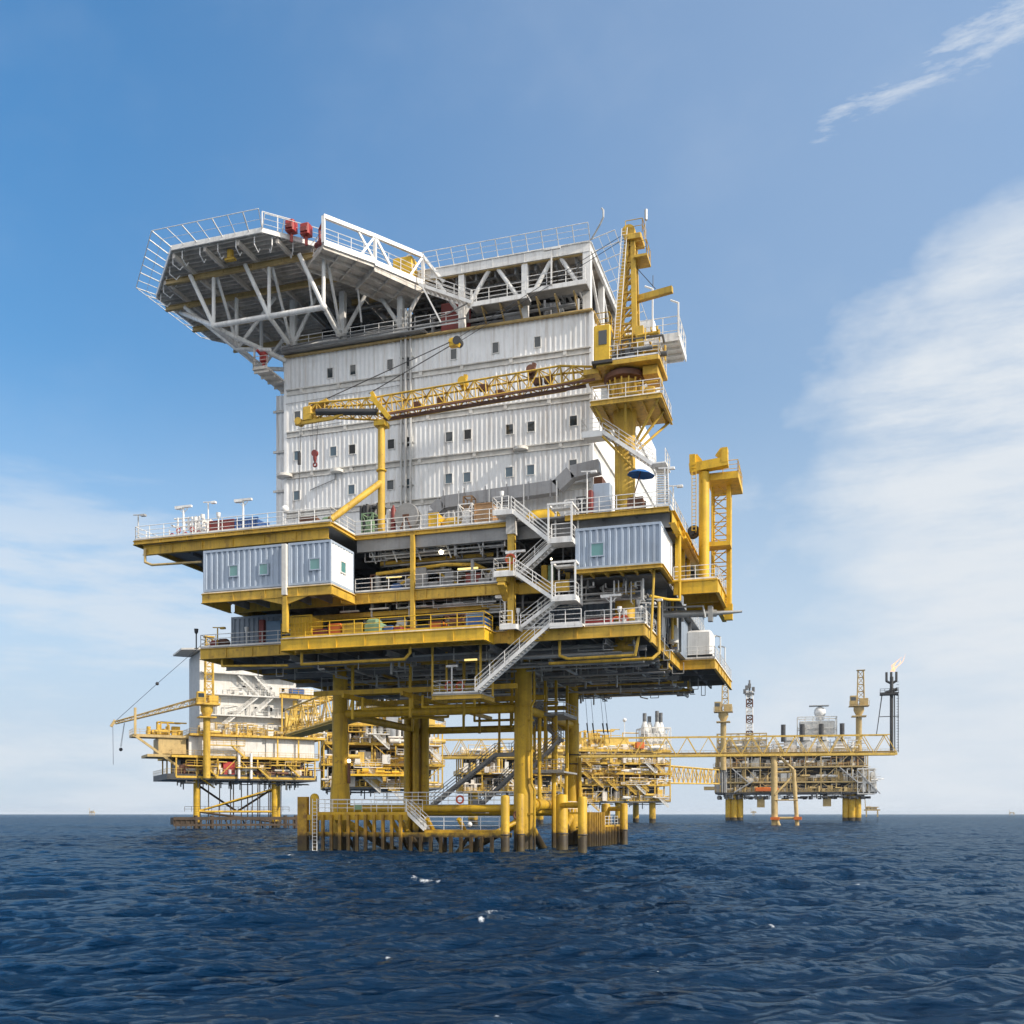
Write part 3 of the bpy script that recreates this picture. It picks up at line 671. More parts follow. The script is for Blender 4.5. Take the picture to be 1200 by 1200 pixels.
for c,s in ((l,1),(r,-1)):
    zz = q.z+(.35 if s == 1 else .65); m.beam((c.x+.27*s,87.8,zz-.1),(c.x+.27*s,87.8,zz+1.15),.5,.95,up=(0,1,0)); m.beam((c.x+.3*s,87.8,zz+1.0),(c.x+.75*s,87.8,zz+.4),.3,.84)
m.build('crossbar','yellow_fresh',tw)
c0 = at(846,935-265,Y=91.5); c1 = at(846,572,Y=91.5)
m = MB(); m.lattice((-9.0,91.0,22.2),(-9.0,91.0,c1.z+.2),1.5,1.5,9,.09,.05,up=(1,0,0)); m.build('lattice_ladder_shaft','yellow_fresh',tw)
m = MB(); m.beam((-8.3,90.2,21.4),(-8.3,90.2,c1.z-.26),.36); m.box(-8.65,-7.95,89.9,90.5,20.6,22); m.build('side_column','yellow_fresh',tw)
m = MB(); m.box(-10.0,-7.3,88.3,93.0,c1.z-.25,c1.z+.25); m.cut(); m.box(-10.4,-8.0,88.4,90.0,26.8,27.2); each(m,'tower_platform','yellow_fresh',tw)
m = MB(); m.rail([(-9.9,88.4,c1.z+.25),(-7.35,88.4,c1.z+.25),(-7.35,92.9,c1.z+.25)],1.1); m.rail([(-10.9,88,28),(-10.9,88,30.5)],.1); m.build('railing','yellow_fresh',tw)
m = MB()
for dx in (-.95,-.6): m.tube((p.x+dx,87.3,28),(p.x+dx,87.3,q.z),.035,5)
for k in range(20): m.tube((p.x-.95,87.3,28+k*.3),(p.x-.6,87.3,28+k*.3),.025,5)
m.build('ladder','yellow_fresh',tw)
solo('cable_drum', MB().torus((-11.2,88.6,28.2),(.3,1,0),.42,.2,20,10).tube((-11.3,88.3,28.2),(-11.1,88.9,28.2),.3,14), 'dark', 'dark blue black cable drum on the right edge walkway left of the yellow mast', 'cable drum')
# exhaust / gangway tube below the side platform
m = MB(); m.tube((-13.5,86,20.6),(-9.0,86.8,20.6),.3,14); m.tube((-9,86.8,20.6),(-6.9,87.2,20.7),.2,12,.1); m.box(-9.7,-9.3,86.4,87.0,19.9,21.2); m.path([(-13.5,85,21),(-10,85.4,21),(-9.8,85.4,20)],.09,6)
solo('exhaust_pipe', m, 'galv', 'grey tapered pipe poking out under the yellow side platform', 'pipe')

# ================================================================== accommodation block
ab = thing('accommodation_block','tall white ribbed living quarters block with rows of small windows on the nearest platform','living quarters',(-35,86,ZU))
TOP = 47.7
def ledge_z(i): return (32.4,36.2,40.2,44.3,47.4)[i]
zz = [ZU, 32.4, 36.2, 40.2, 44.3, TOP]
for k in range(5):
    lo, hi = zz[k]+(.35 if k else 0), zz[k+1]-(.30 if k < 4 else .0)
    m = MB(); m.corr((BXL+.15,YB),(BXR-.15,YB),lo,hi,.055,.46); m.build('front_wall','white_wall',ab)
    m = MB(); m.corr((BXR,YB+.15),(BXR,121),lo,hi,.055,.46); m.build('side_wall','white_wall',ab)
    if k:
        z = zz[k]; m = MB()
        m.box(BXL+.1,BXR-.1,YB+.02,YB+.2,z-.30,z+.35)
        m.box(BXL+.12,BXR,YB-.16,YB+.02,z+.20,z+.30); m.box(BXL+.12,BXR,YB-.10,YB+.02,z-.28,z-.18)
        m.box(BXR-.2,BXR-.02,YB+.2,121,z-.3,z+.35); m.box(BXR-.02,BXR+.14,YB,121,z+.2,z+.3)
        rd = random.Random(k)
        for i in range(7): x = BXL+2+i*4.2+rd.uniform(-.8,.8); m.box(x,x+.32,YB-.13,YB+.02,z-.17,z+.19)
        m.build('storey_ledge','ledge',ab)
m = MB()
for x,y in ((BXL,YB),(BXR,YB)): m.cut(); m.box(x-.16,x+.16,y-.05,y+.3,ZU,TOP)
each(m,'corner_post','white_wall',ab)
m = MB(); m.box(BXL+.2,BXR-.2,YB+.3,121,ZU,TOP-.1); m.build('core','white_wall',ab)
m = MB(); m.corr((-53.5,89.8),(BXL,89.8),ZU,46.0,.07,.5); m.corr((-53.5,119),(-53.5,89.8),ZU,46.0,.07,.5); m.box(-53.4,BXL,90,119,ZU,45.95); m.build('stair_wing','white_wall',ab)
m = MB()
for z in zz[1:5]: m.box(-53.75,BXL-.2,89.6,89.75,z-.1,z+.12)
m.build('stair_wing_ledge','ledge',ab)
m = MB(); m.box(BXL-.1,BXR+.05,YB-.22,YB+.3,TOP-.02,TOP+.2); m.box(BXR-.3,BXR+.22,YB+.3,110,TOP-.02,TOP+.2); m.path([(BXL,YB-.3,TOP+.02),(BXR+.2,YB-.3,TOP+.02)],.10,6); m.build('eaves_gutter','tan_far',ab)
WINS = [(387,437.3),(413.8,433.6),(457.2,427.3),(477.7,424),(531.9,415.2),(580.8,407.7),(630,400.8),(348.7,487.5),
 (348.5,534),(390.7,529),(412.9,526.7),(458.4,520.6),(479.1,517.8),(526.5,512),(548.2,509.2),(597.3,503.2),(622.4,500),(672,493.3),
 (348,580.8),(412,573.8),(457.6,568.5),(478.7,566.6),(526,561),(547.5,559.4),(596.8,553.3),(621.9,550.7),(671.5,544.8)]
for i,(px,py) in enumerate(WINS):
    p = at(px,py,Y=YB); w, h = (.56,.92) if i < 7 else (.66,.86)
    g = MB()
    for a in (-1,1):
        g.box(p.x+a*(w/2+.03)-.03,p.x+a*(w/2+.03)+.03,YB-.06,YB+.05,p.z-h/2-.06,p.z+h/2+.06); g.box(p.x-w/2,p.x+w/2,YB-.06,YB+.05,p.z+a*(h/2+.03)-.03,p.z+a*(h/2+.03)+.03)
    fr = g.build('window','white',ab)
    g = MB(); g.box(p.x-w/2,p.x+w/2,YB-.015,YB+.04,p.z-h/2,p.z+h/2); g.build('pane','glass_dark' if i in (10,11,12,14) else 'glass_blue' if i in (8,9,18,19,21,22,23,24,25) else 'glass',fr)
# conduits and downpipes on the front
m = MB()
for k,x in enumerate((-37.9,-37.45,-36.95)): m.tube((x,YB-.22,30),(x,YB-.22,50.5),(.10,.15,.12)[k],8)
for z in range(30,50,2): m.box(-38.1,-36.7,YB-.12,YB+.02,z,z+.12)
m.build('riser_duct','galv',ab)
m = MB(); m.path([(BXL+.1,YB-.14,43.2),(-41,YB-.14,43.4),(-38,YB-.14,43.5)],.03,5); m.path([(-48.9,YB-.14,40.6),(-44,YB-.14,40.75)],.03,5); m.path([(-47.5,YB-.12,34.6),(-44.8,YB-.12,35.4),(-44.8,YB-.12,36.3)],.04,5); m.build('conduit','grey',ab)
for (px,py,w) in ((335,558.5,1.6),(396,553,1.3),(611,527,1.4)):
    p = at(px,py,Y=YB); m = MB(); m.lathe((p.x,YB-.2,p.z-.15),[(w/2,0),(w/2,.25),(w/3,.34)],12); m.build('floodlight','ledge',ab)
m = MB(); 
pts = [(-34.0,84.6,29.0),(-34.0,84.6,30.9),(-33.2,84.6,31.6),(-22.5,84.6,32.0),(-21.2,84.6,33.1),(-18.7,84.6,33.4)]
for a,b in zip(pts[:-1],pts[1:]): m.beam(a,b,1.0,1.1)
for x in range(-33,-22,2): m.box(x-.05,x+.05,84.02,84.08,31.0,32.6)
dct = m.build('air_duct','duct',ab)
m = MB()
for x in (-31.5,-28.6,-25.4,-22.4): m.tube((x,84.0,29.2),(x,84.0,32.4),.07,6)
m.build('duct_stay','white',dct)
m = MB(); m.box(BXR+.05,BXR+.4,90,93,28.2,32.2); m.box(BXR+.05,BXR+.9,86.4,88.4,30.4,33.2); m.build('side_plant','brown',ab)
m = MB(); m.ball((-16.9,118.5,33.5),1.0,14,8); m.build('side_dome','white',ab)

# open storey between the block and the roof deck
os_ = thing('roof_support_frame','open white truss storey between the accommodation block and the roof deck','support frame',(-35,86,TOP))
m = MB(); cols = [at(px,380,Y=YB+.1).x for px in (343,401,469,541,615)]+[-20.2]
for x in cols: m.cut(); m.beam((x,YB+.25,TOP+.2),(x,YB+.25,53.3),.55 if x != cols[-1] else .7)
for x in cols[:5]: m.cut(); m.beam((x,YB+10,TOP+.2),(x,YB+10,53.3),.5)
for y in (92,98,104): m.cut(); m.beam((-20.2,y,TOP+.2),(-20.2,y,53.3),.5)
each(m,'column','white',os_)
m = MB()
for a,b in zip(cols[:-1],cols[1:]):
    c = (a+b)/2
    m.cut(); m.tube((a+.2,YB+.25,49.4),(c-.3,YB+.25,53.2),.2,10); m.cut(); m.tube((b-.2,YB+.25,49.4),(c+.3,YB+.25,53.2),.2,10)
for y0,y1 in ((86.5,92),(92,98),(98,104)): m.cut(); m.tube((-20.2,y0,53),(-20.2,y1,49),.14,8)
each(m,'diagonal_brace','white',os_)
m = MB(); m.tube((cols[0],YB+.25,48.6),(cols[1],YB+.25,48.9),.22,10); m.build('chord','white',os_)
m = MB(); m.corr((-49.5,92),(-20.9,92),TOP+.2,53.2,.05,.6); m.box(-49.5,-20.9,92.2,112,TOP+.2,53.0); m.build('inner_wall','dark',os_)  # back wall coloured dark to carry the shade inside the open storey
m = MB(); pipes(m,(-49,-21.5,87.5,91.5,51,53.2),40,44,(.05,.16)); pipes(m,(-49,-21.5,87,91,48.2,50),22,45,(.06,.2))
for x in np.arange(-48,-21,1.9): m.cut(); m.box(x,x+.2,86.6,91.8,52.5,53.2)
each(m,'overhead_pipe','grey',os_)
m = MB()
for x,w,h in ((-45.5,2.0,2.2),(-41,1.4,2.5),(-28.6,2.2,1.8),(-24.8,1.5,2.4)): m.cut(); m.cbox(x,x+w,88.4,90.4,TOP+.2,TOP+.2+h)
each(m,'plant_unit','soffit_dark',os_)
solo('roof_cabinet', MB().cbox(-34.4,-32.0,87.0,88.6,TOP+.2,TOP+3.4), 'dull_red', 'dark red cabinet on the open storey beside the helideck stair', 'cabinet')
m = MB(); m.box(-50.2,-35.3,85.0,86.3,TOP+.22,TOP+.32); m.build('catwalk','grey',os_)
m = MB(); m.rail([(-50.1,86.4,TOP+.32),(-50.1,85.05,TOP+.32),(-36.9,85.05,TOP+.32)],1.15); m.cut(); m.rail([(-36.2,85.05,TOP+.32),(-31.6,85.05,TOP+.32)],1.15); each(m,'railing','white',os_)
m = MB(); m.path([(-50,84.95,TOP+.5),(-46,84.95,TOP+.75),(-42,84.95,TOP+.7),(-38,84.95,TOP+.9)],.06,6); m.path([(-50,84.9,TOP+.35),(-44,84.9,TOP+.4),(-31,84.9,TOP+.6)],.07,6); m.path([(-36.8,84.9,TOP+.9),(-33,84.9,TOP+1.2),(-31,84.9,TOP+1.9)],.06,6); m.build('cable_run','grey',os_)
# higher walkway on the right part
hw = thing('roof_walkway','white-railed walkway hung below the roof deck right of the helideck stair','walkway',(-26,85,49.6))
wx0 = at(552,372,Y=84.6).x
m = MB(); m.box(wx0,-25.31,84.5,86,49.1,49.3); m.cut(); m.box(-25.3,-19.9,84.5,86,49.5,49.7); each(m,'floor','grey',hw)
m = MB(); m.beam((wx0,84.5,49.2),(-25.3,84.5,49.2),.12,.4); m.beam((-25.3,84.5,49.6),(-19.9,84.5,49.6),.12,.4); m.build('edge_beam','white',hw)
m = MB(); m.rail([(wx0,84.55,49.3),(-25.4,84.55,49.3)],1.2); m.cut(); m.rail([(-25.2,84.55,49.7),(-20,84.55,49.7)],1.2); each(m,'railing','white',hw)
m = MB()
for x in np.arange(wx0+1,-20,1.7): m.cut(); m.beam((x,84.6,49.0),(x,86,48.0),.12); m.beam((x,84.6,49.0),(x,86,49.0),.12)
each(m,'bracket','tan_far',hw)
m = MB(); m.beam((-23.0,84.4,49.7),(-23.0,84.4,53),.12); m.beam((-23.7,84.4,52.9),(-22.2,84.4,52.9),.2); m.build('light_post','white',hw)

# roof deck (rectangle right of the helideck)
rf = deck('roof_deck','flat white-edged roof deck over the accommodation block, right of the helideck','roof deck',[[(-39.8,YB),(-19.9,YB),(-19.9,112),(-39.8,112)]],ZR,
    [(-38,YB),(-19.9,YB),(-19.9,112)],'white',plate='soffit',h=.9,grid=1.6,sub='soffit')
m = MB(); m.ibeam((-38,YB+.1,53.08),(-20.0,YB+.1,53.08),.2,.3); m.build('lower_flange','tan_far',rf)
def net(mb, a, b, out, n, r=.035, up=.55, w=1.6):
    """safety net frame leaning out from deck edge a-b"""
    a = Vector(a); b = Vector(b); o = Vector((*out,0)).normalized()*w+V(0,0,up)
    for i in range(n+1): p = a.lerp(b,i/n); mb.tube(p,p+o,r*1.25,5); mb.tube(p+V(0,0,-.35),p,r,4)
    for k in (.35,.68,1.0): mb.tube(a+o*k,b+o*k,r*(1.0 if k == 1 else .6),5)
    return mb
m = MB(); net(m,(-37,YB,ZR),(-19.9,YB,ZR),(0,-1),12,up=1.05,w=.9); net(m,(-19.9,YB,ZR),(-19.9,110,ZR),(1,0),13,up=.5,w=2.2); m.build('safety_net_frame','white',rf)
m = MB(); m.path([(-19.8,86,54),(-18.9,85.6,55.0),(-18.6,85.5,55.5),(-18.6,85.5,56.1),(-18.75,85.5,56.3)],.08,6); m.build('wind_sock_pole','galv',rf)

# helideck
HC = (-51.2,87.0); HR = 11.1
a8 = HR*math.tan(math.pi/8)
OCT = [(HC[0]-a8,HC[1]-HR),(HC[0]+a8,HC[1]-HR),(HC[0]+HR,HC[1]-a8),(HC[0]+HR,HC[1]+a8),(HC[0]+a8,HC[1]+HR),(HC[0]-a8,HC[1]+HR),(HC[0]-HR,HC[1]+a8),(HC[0]-HR,HC[1]-a8)]
hd = thing('helideck','large octagonal helideck cantilevered from the roof on white tube struts, seen from below','helideck',(HC[0],HC[1],ZR-6))
m = MB(); m.prism(OCT,ZR-.05,ZR+.14); m.build('deck_plate','soffit',hd)
def span(y):
    """x extent of the octagon at depth y"""
    d = abs(y-HC[1]); e = HR if d <= a8 else HR-(d-a8); return HC[0]-e, HC[0]+e
m = MB()
y = HC[1]-HR+.35
while y < HC[1]+HR-.2:
    x0,x1 = span(y); m.box(x0+.2,x1-.2,y-.05,y+.05,ZR-.32,ZR-.05); y += .62
m.build('plank_stiffener','soffit',hd)
m = MB()
for x in (-59.5,-55.9,-52.6,-49.2,-45.8,-42.6):
    d = abs(x-HC[0]); e = HR if d <= a8 else HR-(d-a8); m.cut(); m.box(x-.13,x+.13,HC[1]-e+.3,HC[1]+e-.3,ZR-.72,ZR-.325)
each(m,'cross_girder','soffit',hd)
m = MB()
for y in (79.3,83.4,87.8,93):
    x0,x1 = span(y); m.cut(); m.ibeam((x0+.3,y,ZR-.73),(x1-.3,y,ZR-.73),.45,.32)
each(m,'main_girder','tan_far',hd)
m = MB()
for i in range(8):
    p, q = OCT[i], OCT[(i+1)%8]
    if i in (2,3): continue
    m.beam((*p,ZR-.06),(*q,ZR-.06),.14,.42)
m.build('edge_beam','white',hd)
m = MB()
def netc(mb, i, n=7, w=1.95, up=.62, r=.036):
    p, q = V(*OCT[i],ZR), V(*OCT[(i+1)%8],ZR)
    po, qo = [c+(c-V(*HC,ZR)).normalized()*w+V(0,0,up) for c in (p,q)]
    mb.cut()
    for k in range(n+1):
        a = p.lerp(q,k/n); b_ = po.lerp(qo,k/n); mb.tube(a,b_,r*(1.7 if k%2 == 0 else 1.1),5); mb.tube(a+V(0,0,-.35),a,r,4)
    for k in (.5,1.0): mb.tube(p.lerp(po,k),q.lerp(qo,k),r*(1.0 if k == 1 else .5),5)
for i in (0,5,6,7,4): netc(m,i)
each(m,'safety_net_frame','white',hd); m = MB()
p, q = OCT[1], OCT[2]; m.rail([(*p,ZR+.15),(p[0]+1.9,p[1]+1.9,ZR+.15)],1.4,.05,1.4,0,False)
net(m,(*p,ZR),(p[0]+3.6,p[1]+3.6,ZR),(1,-1),3,up=.9,w=.9)
m.build('safety_net_frame','white',hd)
# drain gutter and little ladders hanging under the edge
m = MB(); rd = random.Random(6)
for i in (7,0,1):
    p, q = V(*OCT[i],ZR-.3), V(*OCT[(i+1)%8],ZR-.3)
    inw = V(HC[0],HC[1],0)-V((p.x+q.x)/2,(p.y+q.y)/2,0); inw.normalize()
    for k in range(5): c = p.lerp(q,(k+.5)/5)+inw*.25; m.cut(); m.path([c,c+V(0,0,-.7),c+inw*.6+V(0,0,-1.05),c+inw*.9+V(0,0,-.6)],.05,5)
each(m,'drip_pipe','white',hd)
NX = (-53.9,-48.1,-42.6); NY = 79.5; NZ = 48.4
m = MB()
for x in NX:
    n = V(x,NY,NZ)
    k = NX.index(x); e = (V(-53.9,83.6,NZ-.4),V(cols[0],86.1,TOP+.9),V(cols[1],86.1,TOP+.9))[k]
    m.cut(); m.tube(n,(x-2.1,78.9,ZR-.9),.2,12); m.cut(); m.tube(n,(x,NY,ZR-.9),.17,12)
    if k: m.cut(); m.tube(n,e,.2,12)
    m.cut(); m.tube((x+.1,NY+.4,ZR-.9),e,.15,10)
m.cut(); m.tube((NX[0],NY,NZ),(-61,84.5,ZR-.9),.22,12)
for y in (83.4,87.8,93):
    m.cut(); m.tube((-54,y,NZ-.4),(-54,y,ZR-1.1),.18,10); m.cut(); m.tube((-54,y,NZ-.4),(-59.8,y,ZR-1.1),.2,10); m.cut(); m.tube((-54,y,NZ-.4),(-50.4,y+1,ZR-1.1),.17,10)
    m.cut(); m.tube((-54,y,NZ-.4),(-50.3,y,TOP-.3),.2,10)
each(m,'strut','white',hd)
m = MB(); m.cut(); m.tube((NX[0],NY,NZ),(NX[1],NY,NZ),.24,12); m.cut(); m.tube((NX[1],NY,NZ),(NX[2],NY,NZ),.24,12); m.cut(); m.tube((NX[0],NY,NZ),(-54,93,NZ-.5),.24,12); m.cut(); m.tube((NX[0],NY,NZ-.1),(-50.2,85.9,TOP-.2),.24,12); m.cut(); m.tube((-54,93,NZ-.5),(-50.4,86.2,TOP-.3),.22,12)
for x in NX: m.ball((x,NY,NZ),.32,12,8)
each(m,'bottom_chord','white',hd)
m = MB(); m.box(-51.9,-50.3,82.8,88.4,45.45,45.6)
for k in range(5): m.box(-51.85,-50.35,83+k*1.2,83.15+k*1.2,45.2,45.449)
m.rail([(-50.35,82.85,45.6),(-51.85,82.85,45.6),(-51.85,88.3,45.6)],1.1); m.beam((-51.8,83,45.6),(-51.8,83,48),.14); m.build('underslung_platform','soffit',hd)
solo('fire_monitor', MB().cbox(-51.4,-50.8,83.2,83.8,46.4,47.3).tube((-51.1,83.1,46.9),(-51.2,82.5,47.1),.14,10).beam((-51.1,83.5,45.6),(-51.1,83.5,46.4),.2), 'red','small red fire monitor on the little platform at the left top corner of the block','fire monitor')
lp_ = at(270,299,Z=53.2)
m = MB(); m.tube(lp_+V(0,0,-.3),lp_+V(0,0,.4),.3,14); m.box(lp_.x-.5,lp_.x+.5,lp_.y-.2,lp_.y+.2,lp_.z-.5,lp_.z-.3)
solo('deck_floodlight', m, 'yellow', 'small yellow floodlight under the front edge of the helideck', 'floodlight')
for (px,py,lab) in ((341.5,267.5,'left one of two red foam boxes on the helideck rim'),(359,271.5,'right one of two red foam boxes on the helideck rim, by the access gangway')):
    p = at(px,py,t=87.2); t = thing('foam_box',lab,'fire box',(p.x,p.y,p.z-.8),'red foam boxes on the helideck rim')
    m = MB(); m.cbox(p.x-.42,p.x+.42,p.y-.42,p.y+.42,p.z-.35,p.z+.6,.08); m.build('box','red',t)
    m = MB(); m.cbox(p.x-.34,p.x+.34,p.y-.55,p.y-.42,p.z-.2,p.z+.2,.03); m.build('front_panel','dull_red',t)
    m = MB(); m.beam((p.x,p.y,p.z-1.2),(p.x,p.y,p.z-.35),.2); m.build('stand','dull_red',t)

# access gangway along the helideck diagonal
ag = thing('helideck_gangway','two-panel white gangway platform with truss parapet running along the right front helideck edge','gangway',(-40,80,51))
A0 = V(-41.6,77.6,52.9); A1 = V(-38.6,81.6,52.9); A2 = V(-35.5,85.3,52.3)
inw = V(-.77,.64,0)*4.2
def slab(a, b, drop, th=.18):
    p = MB(); vs = [a,b,b+inw,a+inw]; vs = [v+V(0,0,drop) for v in vs]
    p.add([v for v in vs]+[v+V(0,0,th) for v in vs],[(3,2,1,0),(4,5,6,7),(0,1,5,4),(1,2,6,5),(2,3,7,6),(3,0,4,7)])
    d = b-a; n = max(2,int(d.length/1.3))
    for i in range(n+1): c = a+d*(i/n)+V(0,0,drop-.13); p.beam(c,c+inw,.10,.25)
    for k in (.02,.33,.66,.98): p.beam(a+inw*k+V(0,0,drop-.16),b+inw*k+V(0,0,drop-.16),.12,.3)
    return p
slab(A0,A1,-.2).build('panel','soffit',ag); slab(A1,A2,-.55).build('panel','soffit',ag)
m = MB()
T0 = A0+V(0,0,2.3); T2 = A2+V(0,0,2.5); T1 = A1+V(0,0,2.25)
m.beam(T0,T1,.3,.34); m.beam(T1,T2,.3,.34); m.beam(A0,A1,.28,.5); m.beam(A1+V(0,0,-.15),A2,.28,.5)
for a,b in ((A0,T0),(A1,T1),(A2,T2)): m.beam(a,b,.26)
m.beam(A1,T1.lerp(T0,.35),.16); m.beam(A1+V(0,0,.3),T1.lerp(T2,.0)+V(0,0,-.2),.18)
m.beam(T1,A1.lerp(A2,.35),.18); m.beam(T2,A2.lerp(A1,.3),.18); m.beam(T1,A1.lerp(A0,.3),.18)
m.beam(T2,A2+V(1.7,.9,.3),.24); m.beam(A2+V(1.7,.9,.3),A2+V(1.9,1.0,1.2),.15)
m.build('parapet_truss','white',ag)
m = MB(); m.rail([A0+V(.1,.1,.1),A1+V(.1,.1,.1),A2+V(.1,.1,.1)],1.2,.035,1.3,2,False); m.rail([A0+inw,A0],1.2,.04,1.3); m.build('railing','white',ag)
m = MB(); m.tube(A0+V(-.3,.2,.2),A0+V(-1.2,1,.5),.25,10); m.path([A0+V(-.6,.5,.3),A0+V(-.7,.6,1.6),A0+V(-.1,.2,2)],.12,8); m.build('hose_gear','dull_red',ag)
m = MB()
for c in (A0,A1,A2): m.beam(c+inw*.9+V(0,0,-.5),c+inw*1.1+V(.2,1.2,-3.0),.16)
m.build('stay','white',ag)
c = A1.lerp(A2,.72)+inw*.35
solo('gangway_locker', MB().cbox(c.x-.75,c.x+1.15,c.y-.55,c.y+.75,c.z-.2,c.z+2.25).box(c.x-.6,c.x+1.0,c.y-.6,c.y-.55,c.z+.1,c.z+.2), 'yellow_fresh','yellow locker box standing on the lower end of the helideck gangway','locker')
hs = thing('helideck_stair','white stair from the gangway down to the roof walkway','stair',(-33,84,49))
m = MB(); m.flight((wx0+.2,84.3,49.3),(-35.6,84.6,51.9),(0,1.2,0)); m.build('flight','white',hs)
m = MB(); m.beam((-35.3,84.2,51.8),(-33.3,84.2,47.9),.12); m.build('stay','white',hs)

# ================================================================== pedestal crane
PX, PY = -16.0, 82.0
cr = thing('pedestal_crane','yellow pedestal crane with its lattice boom lying across the front of the white block','crane',(PX,PY,17))
m = MB(); m.lathe((PX,PY,0),[(.95,16.9),(1.05,17.0),(1.05,17.5),(.84,17.55),(.84,27),(.86,35),(1.05,37.3),(1.15,39.2)],28)
for z in (22.2,26.0,27.9): m.torus((PX,PY,z),(0,0,1),.9,.10,24,6)
m.build('pedestal','yellow',cr)
m = MB(); m.box(PX-2.3,PX+3.4,PY-2.6,PY+3.2,36.75,36.95); m.build('service_platform','yellow',cr)
m = MB(); m.ibeam((PX-2.3,PY-2.6,36.95),(PX+3.4,PY-2.6,36.95),.4,.2); m.ibeam((PX+3.4,PY-2.6,36.95),(PX+3.4,PY+3.2,36.95),.4,.2); m.ibeam((PX-2.3,PY-2.6,36.95),(PX-2.3,PY+3.2,36.95),.4,.2)
for dx,dy in ((-2.1,-2.4),(3.2,-2.4),(3.2,3),(-2.1,3),(.5,-2.4),(3.2,.3)): m.tube((PX+dx,PY+dy,36.7),(PX+dx*.3,PY+dy*.3,33.9),.11,8)
for k in np.arange(-1.5,3.2,1.1): m.box(PX+k,PX+k+.1,PY-2.5,PY+3.1,36.5,36.74)
m.build('platform_bracing','yellow',cr)
m = MB(); m.rail([(PX-2.25,PY+3,36.95),(PX-2.25,PY-2.55,36.95),(PX+3.35,PY-2.55,36.95),(PX+3.35,PY+3.1,36.95)],1.2); m.build('railing','white',cr)
m = MB(); m.lathe((PX,PY,39.2),[(1.3,0),(1.75,.1),(1.75,.5),(1.45,.55),(1.45,.75)],28); m.build('slew_ring','brown',cr)
m = MB(); m.cbox(PX-2.0,PX+3.2,PY-2.1,PY+2.3,39.95,40.35,.1); m.box(PX-3.2,PX-1.9,PY-1.5,PY-.2,39.7,40.1); m.box(PX-3.2,PX-1.9,PY+.4,PY+1.5,39.7,40.1); m.box(PX+1.7,PX+2.9,PY-1.2,PY+1.6,39.2,39.9)
m.build('turntable','yellow',cr)
m = MB(); m.cbox(PX+1.3,PX+2.9,PY-.4,PY+1.6,40.36,41.9,.12); m.tube((PX-.6,PY-1.2,41.0),(PX-.6,PY+1.4,41.0),.55,16); m.tube((PX+.4,PY-1.2,40.95),(PX+.4,PY+1.4,40.95),.5,16); m.box(PX+1.2,PX+1.8,PY-1.7,PY-1.1,40.36,43.0); m.build('winch_house','yellow',cr)
m = MB(); m.rail([(PX-1.9,PY-2.05,40.35),(PX+3.1,PY-2.05,40.35),(PX+3.1,PY+2.2,40.35)],1.15); m.build('turntable_railing','white',cr)
m = MB(); pipes(m,(PX-1.6,PX+3.1,PY-2.0,PY+1.5,40.5,42.6),26,61,(.04,.1)); each(m,'hydraulic_pipe','yellow',cr)
m = MB(); clutter(m,(PX-1.0,PX+1.6,PY-2.0,PY-.6,40.36,42.0),14,62,.55); each(m,'hydraulic_unit','soffit_dark',cr)
m = MB(); clutter(m,(PX-1.8,PX+2.6,PY-2.4,PY-1.4,36.96,38.6),12,63,.45); each(m,'platform_equipment','yellow',cr)
m = MB()
for a in np.linspace(0,2*math.pi,16,endpoint=False): m.beam((PX+1.15*math.cos(a),PY+1.15*math.sin(a),37.6),(PX+1.5*math.cos(a),PY+1.5*math.sin(a),39.2),.12)
m.build('slew_gusset','yellow',cr)
# cab
cl = at(696.5,417,Y=80.2); ch = at(714.5,381,Y=80.2)
x0,x1,z0,z1 = cl.x,ch.x+.1,40.35,ch.z
cb = MB(); cb.cbox(x0,x1,79.9,81.9,z0,z1,.08); cab = cb.build('cab','yellow_fresh',cr)
MB().box(x0+.42,x1-.28,79.86,79.92,z0+1.35,z1-.5).build('cab_window','glass',cab)
MB().box(x1-.02,x1+.03,80.2,81.5,z0+1.2,z1-.4).build('cab_window','glass',cab)
MB().box(x0-.03,x0+.02,80.2,81.5,z0+1.0,z1-.4).build('cab_window','glass',cab)
m = MB(); m.rail([(x0+.1,80,z1),(x0+.1,81.8,z1),(x1-.1,81.8,z1),(x1-.1,80,z1),(x0+.1,80,z1)],1.0,.04,1.0,1,False); m.build('roof_rail','yellow',cab)
m = MB(); m.box(x0-.1,x1+.2,79.6,82,z0-.25,z0-.02); m.build('cab_floor','dark',cab)
# mast (A-frame)
tp = at(743,285,Y=PY); th = tp.z
m = MB()
for dy in (-.75,.75):
    m.beam((PX-.9,PY+dy,40.4),(PX+.28,PY+dy*.6,th),.42,.34); m.beam((PX+1.0,PY+dy,40.4),(PX+.75,PY+dy*.6,th),.40,.34)
for z in np.linspace(42.5,th-.4,7):
    f = (z-40.4)/(th-40.4); xa = PX-.9+1.18*f; xb = PX+1.0-.25*f; dy = .75-.3*f
    for s in (-1,1): m.beam((xa,PY+s*dy,z),(xb,PY+s*dy,z),.16)
    m.beam((xa,PY-dy,z),(xa,PY+dy,z),.16); m.beam((xb,PY-dy,z),(xb,PY+dy,z),.16)
zs_ = np.linspace(42.5,th-.4,7)
for k in range(6):
    f = (zs_[k]-40.4)/(th-40.4); g = (zs_[k+1]-40.4)/(th-40.4)
    for s_ in (-1,1): m.beam((PX-.9+1.18*f,PY+s_*(.75-.3*f),zs_[k]),(PX+1.0-.25*g,PY+s_*(.75-.3*g),zs_[k+1]),.12)
m.build('mast','yellow',cr)
